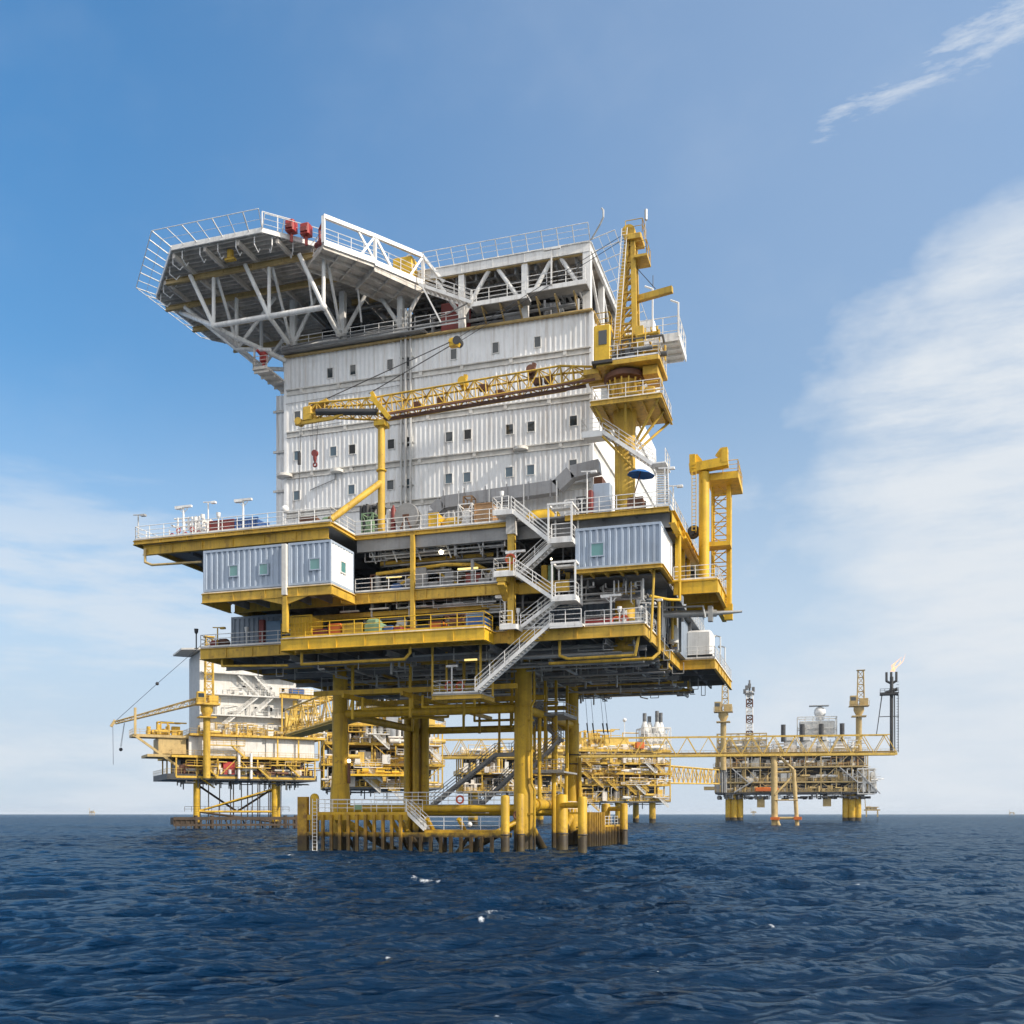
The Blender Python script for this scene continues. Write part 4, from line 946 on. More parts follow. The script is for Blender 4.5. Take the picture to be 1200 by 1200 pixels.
m = MB(); m.cbox(PX+.1,PX+1.5,PY-.9,PY+.9,th-.1,th+.35); m.box(PX+.9,PX+2.0,PY-.95,PY+.95,th-1.7,th-1.5); m.tube((PX+.4,PY-.7,th+.7),(PX+.4,PY+.7,th+.7),.55,16); m.beam((PX+.3,PY,th),(PX+.6,PY,th+1.2),.5); m.build('mast_head','yellow',cr)
m = MB(); m.rail([(PX+.95,PY-.9,th-1.5),(PX+1.95,PY-.9,th-1.5),(PX+1.95,PY+.9,th-1.5)],1.1,.035,1,1,False); m.rail([(PX+.2,PY-.85,th+.35),(PX+1.6,PY-.85,th+.35),(PX+1.6,PY+.8,th+.35)],1.1,.035,1,1,False); m.build('mast_head_railing','yellow',cr)
m = MB()
for dx in (-.25,.2): m.tube((PX+dx-.55,PY-1.05,41),(PX+dx+.15,PY-.85,th+.9),.04,5)
for k in range(38): f = k/38; a = V(PX-.8,PY-1.05,41).lerp(V(PX-.1,PY-.85,th+.9),f); m.tube(a,a+V(.45,0,0),.025,5)
m.build('ladder','white',cr)
m = MB(); m.beam((PX+.6,PY,at(760,346,Y=PY).z-.25),(at(788,342,Y=PY-.5).x,PY-.5,at(788,343,Y=PY).z),.42,.5); m.build('jib_beam','yellow',cr)
m = MB(); m.tube((PX+.7,PY,at(752,308,Y=PY).z),(PX+2.6,PY-.4,at(777,340,Y=PY).z),.03,5); m.tube((PX+2.4,PY-.4,47.6),(PX+2.4,PY-.4,46.6),.03,5); m.build('jib_wire','cable',cr)
bt = at(757,250,Y=PY)
m = MB(); m.tube((bt.x-.1,PY,th+.2),(bt.x,PY,bt.z),.03,6); m.tube((bt.x,PY,bt.z-.55),(bt.x,PY,bt.z+.3),.13,10); m.build('beacon','galv',cr)
# boom
B0 = V(PX-2.3,PY-.3,at(700,440,Y=PY).z+.1); B1 = V(-36.6,79.2,38.55)
d = (B1-B0).normalized(); B2 = B0+d*((at(362,480,Y=78).x-B0.x)/d.x)
B2.z = at(370,478,Y=77.9).z
bm = MB(); bm.lattice(B0,B0.lerp(B1,.16),1.5,1.5,3,.095,.055,(.45,1)); bm.lattice(B0.lerp(B1,.16),B1,1.5,1.5,17,.085,.05); bm.lattice(B1,B2,1.5,1.45,9,.085,.05,(1,.6))
boom = bm.build('boom','yellow',cr)
m = MB(); m.beam(B0+V(0,-.75,-.86),B1+V(0,-.75,-.86),.16,.16); m.beam(B0.lerp(B1,.05)+V(0,0,-.95),B1+V(0,0,-.95),.5,.10); m.build('boom_walkway','brown',boom)
m = MB(); m.tube(B1+V(-.3,-.75,-.55),B2+V(.9,-.6,-.45),.28,14); m.build('boom_tip_tube','dark',boom)
m = MB(); m.cbox(B2.x-.55,B2.x+.35,B2.y-.5,B2.y+.5,B2.z-.95,B2.z+.25,.1); m.beam(B2+V(.2,0,.2),B2+V(1.7,0,.65),.5,.32); m.beam(B2+V(-1.3,-.3,-1.15),B2+V(2.4,-.3,-1.05),.25,.26); m.beam(B2+V(2.3,-.3,-1.08),B2+V(3.4,-.3,-.75),.2,.2); m.tube(B2+V(-1.0,-.5,-.95),B2+V(-1.0,.2,-.95),.32,16)
for k in (-1.2,-.6,0,.6): m.beam(B2+V(.4+k*.9,-.3,-1.1),B2+V(.7+k*.9,-.3,-.6),.1)
m.build('boom_head','yellow',boom)
for fr_ in (.62,.30):
    c = B0.lerp(B1,fr_)+V(0,0,1.1); MB().tube(c+V(0,-.4,0),c+V(0,.4,0),.38,14).beam(c+V(0,0,-.6),c+V(.25,0,.6),.3).build('sheave_block','yellow_fresh' if fr_ > .5 else 'brown',boom)
m = MB(); m.beam(B1+V(-.75,-.9,.75),B1+V(.9,-.9,-1.25),.36,.4); m.beam(B1+V(-.4,-.9,.5),B1+V(-.75,-.9,1.15),.22,.3); m.build('boom_clamp','yellow_fresh',boom)
rd = random.Random(3); m = MB()
for fr_ in (.22,.27,.45,.52,.72,.85): c = B0.lerp(B1,fr_)+V(0,rd.uniform(-.3,.3),rd.uniform(-.4,.3)); m.cbox(c.x-.35,c.x+.35,c.y-.2,c.y+.3,c.z-.2,c.z+.3,.05)
m.build('boom_fitting','brown',boom)
# pendant block and wires
blk = at(533,402,Y=79.6)
m = MB(); m.cbox(blk.x-.45,blk.x+.2,79.3,79.9,blk.z-.3,blk.z+.4,.1); m.beam(blk+V(-.4,-.2,.2),blk+V(.5,-.2,-.35),.3); pb = m.build('pendant_block','yellow_fresh',cr)
MB().tube((blk.x+.3,79.2,blk.z+.05),(blk.x+.3,80,blk.z+.05),.36,14).build('sheave','dark',pb)
m = MB()
for s,(dx,dz) in ((-.25,(0.2,.3)),(.25,(5.5,.9))): m.tube(blk+V(-.4,s,.0),B2+V(dx,s,dz),.042,5)
hdp = V(PX+.4,PY,th+.9)
for s in (-.3,.3,): m.tube(blk+V(.5,s,.3),hdp+V(0,s,0),.025,5)
m.build('pendant_wire','cable',cr)
m = MB(); hk = at(369,538,Y=B2.y-.3); h0 = B2+V(.2,-.3,-1.2)
m.tube((hk.x-.22,hk.y,B2.z-1.2),(hk.x-.14,hk.y,hk.z+.8),.022,5); m.tube((hk.x+.35,hk.y,B2.z-1.2),(hk.x+.12,hk.y,hk.z+.8),.03,5)
ax = at(353,500,Y=B2.y-.3); m.tube((ax.x,ax.y,B2.z-1.3),(ax.x-.25,ax.y,ax.z-6.4),.03,5)
m.cbox(ax.x-.33,ax.x-.05,ax.y-.1,ax.y+.1,ax.z-3.3,ax.z-2.2,.04); m.build('hoist_wire','cable',cr)
m = MB(); m.tube((hk.x,hk.y-.12,hk.z+.5),(hk.x,hk.y+.12,hk.z+.5),.29,16); m.lathe((hk.x,hk.y,hk.z-.3),[(.06,0),(.14,.2),(.17,.55)],12); m.torus((hk.x+.02,hk.y,hk.z-.5),(0,1,0),.17,.07,16,8)
m.build('hook_block','dull_red',cr)
# crane stairs
cs = thing('crane_stair','white stair wrapped round the crane pedestal from the upper deck','stair',(-16,80.6,28))
q0 = at(684,512,Y=81.0); q1 = at(708,512,Y=81.0); q2 = at(765,544,Y=80.4)
m = MB(); m.box(q0.x,q1.x,80.2,82.2,q0.z-.12,q0.z); m.beam((q0.x,80.2,q0.z-.2),(q1.x,80.2,q0.z-.2),.1,.4); m.rail([(q0.x,82,q0.z),(q0.x,80.25,q0.z),(q1.x-.2,80.25,q0.z)],1.15); m.build('landing','white',cs)
m = MB(); m.flight(q2,(q1.x,80.25,q0.z),(0,1.0,0)); m.build('flight','white',cs)
m = MB(); m.box(q2.x,q2.x+1.1,80.0,82.6,q2.z-.1,q2.z); m.flight((q2.x+.5,79.4,ZU),(q2.x+.05,81.6,q2.z),(.95,0,0)); m.rail([(q2.x+1.05,80.1,q2.z),(q2.x+1.05,82.5,q2.z)],1.1); m.build('flight','white',cs)
m = MB(); m.tube((q1.x,80.3,q0.z-.4),(q1.x+2.8,81.2,q0.z-3.4),.1,8); m.build('brace','yellow',cs)
# boom rest
br = thing('boom_rest','slender yellow boom rest post with diagonal brace on the upper deck front','boom rest',(-36.6,79,ZU))
bx = at(447,560,Y=79).x
m = MB(); m.tube((bx,79.0,ZU),(bx,79.0,37.2),.31,16); m.build('post','tan_far' if 0 else 'yellow',br)
m = MB(); q = at(447,565,Y=79); f0 = at(392,611,Y=76.5); m.tube(q,(-39.2,YW+.3,ZU+.15),.28,12); m.build('diagonal_brace','yellow',br)
m = MB(); m.box(bx-.5,bx+.5,78.5,79.6,36.9,37.3); m.torus((bx,79,33.1),(0,0,1),.4,.06,18,6); m.build('saddle','yellow_fresh',br)

# balcony on the far right side of the block
sb = thing('side_balcony','small white cantilever balcony with railings high on the right side of the block','balcony',(-19,90,45.9))
z0 = 45.9; y0 = 89.3
m = MB(); m.box(-17,-12.6,y0,y0+4.4,z0-.12,z0)
for k in range(4): m.box(-16.9,-12.7,y0+.3+k*1.25,y0+.45+k*1.25,z0-.35,z0-.121)
m.box(-17,-12.5,y0-.12,y0-.002,z0-.3,z0+.4); m.box(-12.598,-12.48,y0,y0+4.4,z0-.3,z0+.3); m.build('floor','white',sb)
m = MB(); m.rail([(-16.9,y0,z0),(-12.55,y0,z0),(-12.55,y0+4.3,z0)],1.9,.045,1.6); m.build('railing','white',sb)
for x,h in ((-12.6,3.0),(-14.9,4.6)):
    m = MB(); m.path([(x,y0-.1,z0),(x,y0-.1,z0+h),(x-.7,y0-.1,z0+h+.35)],.08,6); m.build('lamp_post','white',sb)
m = MB(); m.cbox(-17.4,-14.9,90,93.6,42.2,48.3,.2); m.build('cabinet','white',sb)
m = MB(); m.box(BXR+.02,-16.9,90.2,93.2,44.6,45.2); m.build('bracket','white',sb)

# ================================================================== white zigzag stair at the front
zs = thing('zigzag_stair','white steel zigzag stair climbing the front of the platform in four flights','stair',(-23,77,ZC))
S = dict(a=(-24.35,28.0),b=(-21.25,25.35),c=(-24.15,23.0),d=(-20.95,20.7),e=(-23.9,18.7))
for lo,hi,y in (('b','a',77.0),('c','b',78.15),('d','c',77.0),('e','d',78.15)):
    l = S[lo]; h = S[hi]; m = MB(); m.flight((l[0],y,l[1]),(h[0],y,h[1]),(0,1.0,0)); m.build('flight','white',zs)
def landing(x0,x1,z,frame):
    m = MB(); m.box(x0,x1,76.95,79.2,z-.14,z); m.box(x0,x1,76.86,76.95,z-.35,z+.05); m.box(x1,x1+.08,76.95,79.2,z-.35,z+.05)
    if frame > 0: m.rail([(x0+.35,76.95,z),(x1,76.95,z),(x1,79.1,z)],1.15,.04,1.2)
    else: m.rail([(x1-.35,76.95,z),(x0,76.95,z),(x0,79.1,z)],1.15,.04,1.2)
    lnd = m.build('landing','white',zs)
    if frame > 0:
        f = MB()
        for x in (x0+.1,x1): 
            for y in (76.9,79.1): f.beam((x,y,z-.2),(x,y,z+2.75),.13)
        f.beam((x0,76.9,z+2.75),(x1+.1,76.9,z+2.75),.16); f.beam((x1,76.9,z+2.75),(x1,79.1,z+2.75),.16); f.beam((x0+.1,76.9,z+2.75),(x0+.1,79.1,z+2.75),.16)
        f.box(x0+.3,x1-.2,77.2,77.9,z+2.45,z+2.6)
        f.build('landing_frame','white',lnd)
landing(-21.3,-19.3,25.35,1); landing(-21.0,-19.0,20.7,1); landing(-25.9,-24.2,28.0,-1); landing(-25.8,-24.1,23.0,-1); landing(-25.3,-23.9,18.7,-1)
m = MB(); m.beam((-25.2,77.0,22.8),(-25.2,78.6,22.8),.8,1.0); m.beam((-25.2,77,22.2),(-25.2,78.6,21.2),.6,.5); m.build('support_bracket','yellow',zs)
solo('lifebuoy', MB().torus(at(598,655,Y=77.5),(0,1,0),.36,.10), 'buoy', 'orange lifebuoy on the middle left landing of the zigzag stair', 'lifebuoy', 'orange lifebuoys')

# ================================================================== loose items on the decks
def onx(px, Y, z=None): return at(px, 600, Y=Y).x
def box_item(name, px0, px1, ytop, Y, z, dep, m, lab, cat, kind='crate', trim=None, group=None):
    x0, x1 = onx(px0,Y), onx(px1,Y); zt = at((px0+px1)/2, ytop, Y=Y).z
    t = thing(name, lab, cat, ((x0+x1)/2,Y+dep/2,z), group)
    w = x1-x0; b = MB()
    if kind == 'ribbed':
        b.box(x0+.1,x1-.1,Y+.1,Y+dep-.1,z+.1,zt-.1); b.corr((x0+.08,Y),(x1-.08,Y),z+.12,zt-.12,.07,.28); b.corr((x1,Y+.08),(x1,Y+dep-.08),z+.12,zt-.12,.07,.28); b.corr((x0,Y+dep-.08),(x0,Y+.08),z+.12,zt-.12,.07,.28)
    elif kind == 'tank':
        r = min((zt-z)/2, dep/2); b.tube((x0+.08,Y+dep/2,z+.12+r*.9),(x1-.08,Y+dep/2,z+.12+r*.9),r*.9,18); b.ball((x0+.12,Y+dep/2,z+.12+r*.9),r*.86,16,8); b.ball((x1-.12,Y+dep/2,z+.12+r*.9),r*.86,16,8)
    elif kind == 'sack':
        rr = random.Random(int(px0)); c = [(x0+rr.uniform(0,.15),Y+rr.uniform(0,.1)),(x1-rr.uniform(0,.15),Y+rr.uniform(0,.1)),(x1-rr.uniform(0,.1),Y+dep),(x0+rr.uniform(0,.1),Y+dep)]
        b.cbox(x0,x1,Y,Y+dep,z+.05,z+(zt-z)*.7,.14); b.cbox(x0+.12,x1-w*.25,Y+.06,Y+dep-.1,z+(zt-z)*.6,zt,.18)
    elif kind == 'cage':
        for x in (x0,x1):
            for y in (Y,Y+dep): b.beam((x,y,z),(x,y,zt),.09)
        for zz_ in (z+.06,(z+zt)/2,zt-.04):
            b.beam((x0,Y,zz_),(x1,Y,zz_),.08); b.beam((x0,Y+dep,zz_),(x1,Y+dep,zz_),.08); b.beam((x0,Y,zz_),(x0,Y+dep,zz_),.08); b.beam((x1,Y,zz_),(x1,Y+dep,zz_),.08)
        b.beam((x0,Y-.02,z),(x1,Y-.02,zt),.06); b.beam((x1,Y-.03,z),(x0,Y-.03,zt),.06)
        b.cbox(x0+.2,x1-.2,Y+.25,Y+dep-.2,z+.1,z+(zt-z)*.8,.1)
    else: b.cbox(x0,x1,Y,Y+dep,z+.1,zt,.05)
    b.build('frame' if kind == 'cage' else 'body', m, t)
    if kind in ('crate','ribbed'):
        f = MB(); s = .06
        for x in (x0,x1):
            for y in (Y,Y+dep): f.box(x-s,x+s,y-s,y+s,z,zt+.03)
        for zq in (z+.08,zt): f.box(x0+s,x1-s,Y-s,Y+s*.6,zq-.05,zq+.04)
        f.build('corner_frame', trim or m, t)
    else:
        f = MB(); f.box(x0+.05,x0+.2,Y+.05,Y+dep-.05,z,z+.11); f.box(x1-.2,x1-.05,Y+.05,Y+dep-.05,z,z+.11); f.build('skid_foot', trim or 'dark', t)
    return t
U = ZU+.005
# upper deck left wing
box_item('equipment_container',246,274,610,77.2,U,1.8,'dull_red','dark red equipment box on the left wing of the upper deck beside the blue one','container','crate')
box_item('equipment_container',276,302,607.5,77.2,U,1.8,'blue','deep blue equipment box on the left wing of the upper deck','container','ribbed')
box_item('rope_coil_box',352,371,606.5,76.4,U,1.2,'brown','low brown box near the front railing between the blue box and the boom rest','box','crate')
box_item('rope_coil_box',374,392,604,76.6,U,1.2,'green','low pale green box on the left wing by the foot of the boom rest brace','box','sack')
def post_lamp(px, ytop, Y, z, kind, lab, group=None, m='white'):
    x = onx(px,Y); zt = at(px,ytop,Y=Y).z
    t = thing('light_post',lab,'light post',(x,Y,z),group)
    MB().tube((x,Y,z),(x,Y,zt-.1),.085 if kind == 'T' else .06,8).box(x-.14,x+.14,Y-.14,Y+.14,z,z+.04).build('post',m,t)
    b = MB()
    if kind == 'T': b.box(x-.85,x+.85,Y-.12,Y+.12,zt-.12,zt+.06); b.box(x-.8,x-.1,Y-.16,Y+.16,zt-.2,zt-.121); b.beam((x-.45,Y,zt-.2),(x,Y,zt-.6),.05); b.beam((x+.45,Y,zt-.2),(x,Y,zt-.6),.05)
    elif kind == 'cap': b.tube((x,Y,zt-.35),(x,Y,zt),.16,12,.2); b.ball((x,Y,zt-.35),.13,10,6)
    else: b.beam((x-.5,Y,zt),(x+.6,Y,zt-.08),.10,.08); b.cbox(x+.3,x+.8,Y-.15,Y+.15,zt-.2,zt-.02,.03)
    b.build('lamp_head',m,t); return t
post_lamp(162,603,75,U,'arm','thin dark post with small lamp at the far left corner of the upper deck',m='galv')
post_lamp(215,593.5,76,U,'T','white T-shaped light post left of the red box on the upper deck')
post_lamp(285,585.5,75,U,'T','white T-shaped light post in front of the blue box on the upper deck')
post_lamp(256,601,74.6,U,'cap','short white capped post in front of the red box')
post_lamp(237.5,603,74.8,U,'cap','short white capped post left of the red box')
post_lamp(229,606,75.6,U,'cap','shortest white capped post beside the valve skid on the left wing')
post_lamp(244,588,76.2,U,'arm','tall thin white antenna post behind the capped posts on the left wing')
x = onx(220,77); t = thing('valve_skid','cluttered white and red valve skid at the left end of the upper deck','valve skid',(x,77,U))
m = MB(); pipes(m,(x-1.6,x+1.8,76.5,78.3,U+.3,U+2.4),26,77,(.05,.11)); m.box(x-1.7,x+1.9,76.3,78.4,U,U+.15)
for k in range(5): m.beam((x-1.5+k*.8,76.4,U),(x-1.5+k*.8,76.4,U+1.4+.3*(k%3)),.08)
m.build('pipework','white',t)
m = MB()
for k in range(5): m.torus((x-1.2+k*.7,76.35,U+.8+.4*(k%2)),(0,1,0),.2,.05,12,6)
m.build('hand_wheel','red',t)
m = MB(); m.ball(at(334,597,Y=78)-V(0,0,0),.36,14,8); m.tube((onx(334,78),78,U),(onx(334,78),78,U+1.9),.05,6)
solo('satellite_dome',m,'white','small white ball dome on a thin post at the foot of the white block','dome')
# upper deck main front
x = onx(427,81.5); t = thing('generator_skid','dark engine and exhaust assembly beside the boom rest post','generator',(x,81.5,U))
m = MB(); m.cbox(x-.2,x+1.3,81.2,82.8,U,U+2.6,.1); pipes(m,(x-.3,x+1.6,80.9,82.5,U+1.5,U+3.4),24,55,(.06,.16))
for k in range(4): m.tube((x-.1+k*.38,81.1,U+2.1),(x-.1+k*.38,81.1,U+3.3),.16,10)
m.build('engine','dark',t); m = MB(); m.cbox(x+.9,x+1.4,81.1,81.6,U+2.2,U+3.2,.05); m.box(x+.4,x+.8,81.0,81.2,U+.5,U+1.2); m.build('control_box','ledge',t)
box_item('drum_rack',398,409,607,79.6,U,1,'pale_blue','pale blue drums standing by the jog of the upper deck railing','drums','tank')
box_item('lube_tank',424,437,601,79.7,U,1.1,'green','pale green framed tank at the front railing left of the boom rest post','tank','cage')
c = at(476,604.5,Y=79.8); t = thing('hose_reel','large grey disc hose reel behind the front railing of the upper deck','hose reel',(c.x,79.8,U))
m = MB(); m.tube((c.x,79.75,c.z),(c.x,79.95,c.z),1.08,28); m.torus((c.x,79.85,c.z),(0,1,0),1.06,.09,28,6); m.tube((c.x,80.6,c.z),(c.x,80.8,c.z),1.05,28); m.build('reel_disc','grey',t)
m = MB(); m.tube((c.x,79.95,c.z),(c.x,80.6,c.z),.6,18); m.build('hose','dark',t)
m = MB()
for s in (-1,1): m.beam((c.x+.7*s,79.7,U),(c.x,79.7,c.z),.1); m.beam((c.x+.7*s,80.9,U),(c.x,80.9,c.z),.1)
m.box(c.x-.3,c.x+.3,79.68,79.74,c.z-.12,c.z+.12); m.build('stand','brown',t)
def ext(px, ytop, Y, z, lab, m='dull_red'):
    x = onx(px,Y); zt = at(px,ytop,Y=Y).z; b = MB(); b.lathe((x,Y,z),[(.2,.1),(.22,.2),(.22,zt-z-.35),(.1,zt-z-.15),(.06,zt-z)],12); b.box(x-.24,x+.24,Y-.2,Y+.2,z,z+.1)
    solo('gas_bottle',b,m,lab,'gas bottle')
ext(461,592,80.4,U,'red gas bottle left of the large disc hose reel'); ext(456.5,597,80.6,U,'white gas bottle next to the red one by the hose reel','white')
box_item('waste_skip',503,513.5,601.5,79.9,U,1.4,'yellow_fresh','yellow waste bin right of the hose reel, on the left of a pair','bin','crate')
box_item('chemical_tank',520.5,534.5,600.5,80.2,U,1.5,'yellow','rounded dull yellow tank next to the yellow waste bin','tank','tank')
box_item('framed_tank',537,553,590,80,U,1.4,'white','white cross-braced frame tank in the middle of the upper deck front','framed tank','cage')
box_item('wooden_crate',556.5,577,590,79.8,U,1.5,'tan','tan wooden crate at the right end of the upper deck front railing','crate','crate')
box_item('helium_rack',543,553,581,82.5,U,1.0,'tan','tan and white bottle rack behind the white cross-braced tank','rack','cage')
box_item('chemical_tank',621,645,583,81,U,1.8,'yellow_fresh','large rounded yellow tank behind the top flight of the zigzag stair','tank','tank')
post_lamp(588,576,79.5,U,'cap','white capped post above the top landing of the zigzag stair')
box_item('electric_cabinet',695,715,566,80.0,U,1.0,'blue_grey','grey blue electric cabinet left of the crane pedestal on the upper deck','cabinet','box')
box_item('pump_crate',676,686,582,79.4,U,1.0,'dark','dark pump crate at the left end of the right hand upper deck railing','crate','cage')
box_item('fire_hose_box',689,694,574,79.6,U,.7,'dull_red','narrow red hose box beside the grey blue electric cabinet','hose box','box')
box_item('pallet_stack',736,753,583,79.2,U,1.2,'brown','low brown pallet stack under the blue parasol','pallets','crate')
post_lamp(688,552,79,U,'arm','white lamp post rising left of the electric cabinet')
post_lamp(779,548,79.6,U,'arm','tall white lamp post at the right front corner of the upper deck')
post_lamp(789,569,82.5,U,'arm','tall white lamp post second from the front on the right edge')
pc = at(751,553,Y=78.9); t = thing('parasol','blue canvas parasol open over the upper deck beside the crane pedestal','parasol',(pc.x,78.9,U))
m = MB(); n = 8; rr = 1.12
prof = [(rr,-.28),(rr*.97,-.22),(.55,.06),(.03,.22)]
vs = [];
for k,(r_,z_) in enumerate(prof):
    for i in range(16): s = 1 if i%2 == 0 else .93; vs.append((pc.x+r_*s*math.cos(i*math.pi/8),78.9+r_*s*math.sin(i*math.pi/8),pc.z+z_+.18*r_*math.cos(i*math.pi/8)*-.6))
m.add(vs,[(k*16+i,k*16+(i+1)%16,(k+1)*16+(i+1)%16,(k+1)*16+i) for k in range(3) for i in range(16)]); m.build('canopy','tarp',t)
m = MB(); m.tube((pc.x-.9,78.9,U),(pc.x,78.9,pc.z+.1),.045,6); m.build('pole','brown',t)
# middle deck
box_item('oil_drum',458.5,467,678,79.6,ZM,.9,'blue','blue oil drum behind the middle deck railing','drum','tank')
box_item('switch_cabinet',545.5,563,671,80.2,ZM,.9,'dull_red','red cabinet at the right end of the middle deck opening','cabinet','box')
box_item('valve_rack',564.5,577,667,80.2,ZM,.8,'ledge','white grey pipe rack right of the red cabinet on the middle deck','rack','cage')
box_item('tool_box',483,496,683,79.8,ZM,.8,'grey','grey tool box mid-way along the middle deck railing','tool box','box')
box_item('control_panel',634,641,662,80.4,ZM,.8,'yellow','narrow yellow panel in the dark opening behind the zigzag stair','panel','box')
box_item('control_panel',642,648,662,80.4,ZM,.8,'green','narrow green panel next to the yellow panel behind the zigzag stair','panel','box')
# loading platform and lower deck
L = 18.56
box_item('cargo_container',341.5,365,721.5,76.35,L,1.9,'yellow_fresh','small bright yellow ribbed container at the left end of the loading platform','container','ribbed')
box_item('cargo_box',366,383,738,76.5,L,1.3,'dull_red','low dark red box squeezed right of the yellow ribbed container','box','crate')
box_item('chemical_tote',384,399,730.5,76.4,L,1.2,'orange','bright orange tote on the loading platform','tote','box')
box_item('cargo_box',402,424,730.5,76.4,L,1.3,'yellow','mustard yellow box on the loading platform right of the orange tote','box','crate')
box_item('tarped_crate',426,447,724,76.4,L,1.4,'green','pale green tarpaulin-covered load on the loading platform','covered load','sack')
box_item('cargo_box',449,460,733,76.5,L,1.0,'blue','small blue and red box beside the green covered load','box','box','red')
box_item('cargo_box',461,470,734,76.5,L,1.0,'dull_red','small dark red box left of the thin yellow post','box','box')
box_item('cargo_box',473,487,736,76.5,L,1.0,'red','low red box right behind the thin yellow post','box','box')
box_item('cargo_box',489,501,733,76.5,L,1.0,'dark','dark grey box between the low red and the orange brown boxes','box','crate')
box_item('chemical_tote',503,518,728,76.4,L,1.2,'orange','orange brown tote right of the dark grey box on the loading platform','tote','crate','brown')
box_item('waste_crate',522,545,720,76.4,L,1.4,'brown','rusty brown open crate on the right half of the loading platform','crate','cage')
box_item('cargo_container',547,566,721,76.4,L,1.4,'blue','deep blue crate at the right end of the loading platform','crate','crate','pale_blue')
C = ZC+.005
box_item('locker',312,329,727,79.2,C,.9,'pale_blue','tall light blue locker on the lower deck left of the yellow ribbed container','locker','box')
box_item('locker',303,309,726,79.6,C,.8,'dull_red','narrow dark red cabinet left of the light blue locker','cabinet','box')
box_item('oil_drum',246,253,746,79.2,C,.8,'dull_red','dark red drum at the left end of the lower deck','drum','tank')
box_item('oil_drum',254,263,744,79.2,C,.9,'brown','brown drum beside the dark red drum on the lower deck','drum','tank')
post_lamp(255,735,79.0,C,'arm','small yellow arm post behind the drums on the lower deck','', 'yellow')
post_lamp(289,735,78.9,C,'cap','white capped post on the lower deck left of the light blue locker')
post_lamp(230,737,78.8,C,'cap','dark capped post at the far left corner of the lower deck',m='dark')
box_item('survival_box',686.5,714,726,79.4,C,1.3,'red','red survival equipment box on the lower deck right of the zigzag stair','box','crate')
post_lamp(716,697.5,78.9,C,'T','white T-shaped light post on the lower deck in front of the crane pedestal')
post_lamp(726,711,78.7,C,'cap','white capped post right of the T-shaped light post on the lower deck')
post_lamp(748,703,79.0,C,'cap','grey headed post, first from the left by the right corner of the lower deck',m='galv')
post_lamp(751,710,78.8,C,'cap','white capped post between two taller posts at the right corner of the lower deck')
post_lamp(757,706,79.4,C,'arm','taller white lamp post second from the corner of the lower deck')
post_lamp(765,702,80.5,C,'arm','tallest pale post at the right corner of the lower deck')
post_lamp(592,698,78.6,C,'T','white T-shaped light post left of the lowest zigzag flight')
post_lamp(597,714.5,78.4,C,'cap','white capped post left of the lowest zigzag flight, left of a pair')
post_lamp(607,713,78.4,C,'cap','white capped post left of the lowest zigzag flight, right of a pair')
post_lamp(604,646,78.0,23.0,'T','small white T-shaped light post on the middle left landing of the zigzag stair')
solo('lifebuoy', MB().torus(at(722,729,Y=79.0),(0,1,0),.36,.11), 'buoy','orange lifebuoy left of the capped post on the lower deck, beside the crane pedestal','lifebuoy','orange lifebuoys')
solo('lifebuoy', MB().torus(at(731,727,Y=79.0),(.3,1,0),.36,.11), 'buoy','orange lifebuoy right of the capped post on the lower deck, beside the crane pedestal','lifebuoy','orange lifebuoys')
gx = at(826,760,Y=99.5)
t = thing('generator_house','white rounded generator house on the lower right corner of the platform','generator house',(-12,99.5,ZC))
m = MB(); m.cbox(-13.3,-10.8,99.4,102.6,ZC+.55,ZC+2.95,.2); m.build('housing','white',t)
m = MB()
for x in (-13.3,-10.8):
    for y in (99.5,102.5): m.box(x-.08,x+.08,y-.08,y+.08,ZC,ZC+.54)
m.box(-13.2,-10.9,99.6,102.4,ZC+.1,ZC+.5); m.build('base_frame','dark',t)
for k,(px,py,lab) in enumerate(((783,746,'blue chemical drum left of a pair on the right edge of the lower deck'),(789,746,'blue chemical drum right of a pair on the right edge of the lower deck'))):
    p = at(px,py,Y=92); solo('oil_drum',MB().lathe((p.x,92,ZC),[(.33,0),(.35,.05),(.33,.4),(.35,.45),(.33,.9),(.35,1.0),(.3,1.02)],14),'blue',lab,'drum')
rv = thing('riser_pipes','bundle of vertical grey and yellow pipes at the right edge between the lower decks','pipe bundle',(-13,88,ZC))
m = MB(); rd = random.Random(9)
for k in range(9): y = 84.6+k*1.4; m.tube((-13.3+rd.uniform(-.3,.3),y,ZC),(-13.3,y,22.3),rd.uniform(.06,.16),8)
m.build('pipe','galv',rv)
m = MB(); m.beam((-13.2,91,ZC),(-13.2,91,22),.4); m.tube((-12.8,87,ZC),(-12.8,87,22),.12,8); m.build('post','yellow',rv)
m = MB(); m.lathe((-13,89,ZC),[(.45,0),(.45,1.2),(.3,1.5),(.1,1.6)],14); m.build('vessel','ledge',rv)
for (y,h_,lab) in ((106,3.3,'white lamp post right behind the generator house'),(111,3.0,'white lamp post furthest back on the right edge of the lower deck')):
    t = thing('light_post',lab,'light post',(-10.6,y,ZC)); MB().tube((-10.6,y,ZC),(-10.6,y,ZC+h_),.07,6).build('post','white',t); MB().beam((-10.6,y,ZC+h_),(-11.2,y,ZC+h_+.2),.12).ball((-11.2,y,ZC+h_+.1),.16,8,6).build('lamp_head','galv',t)

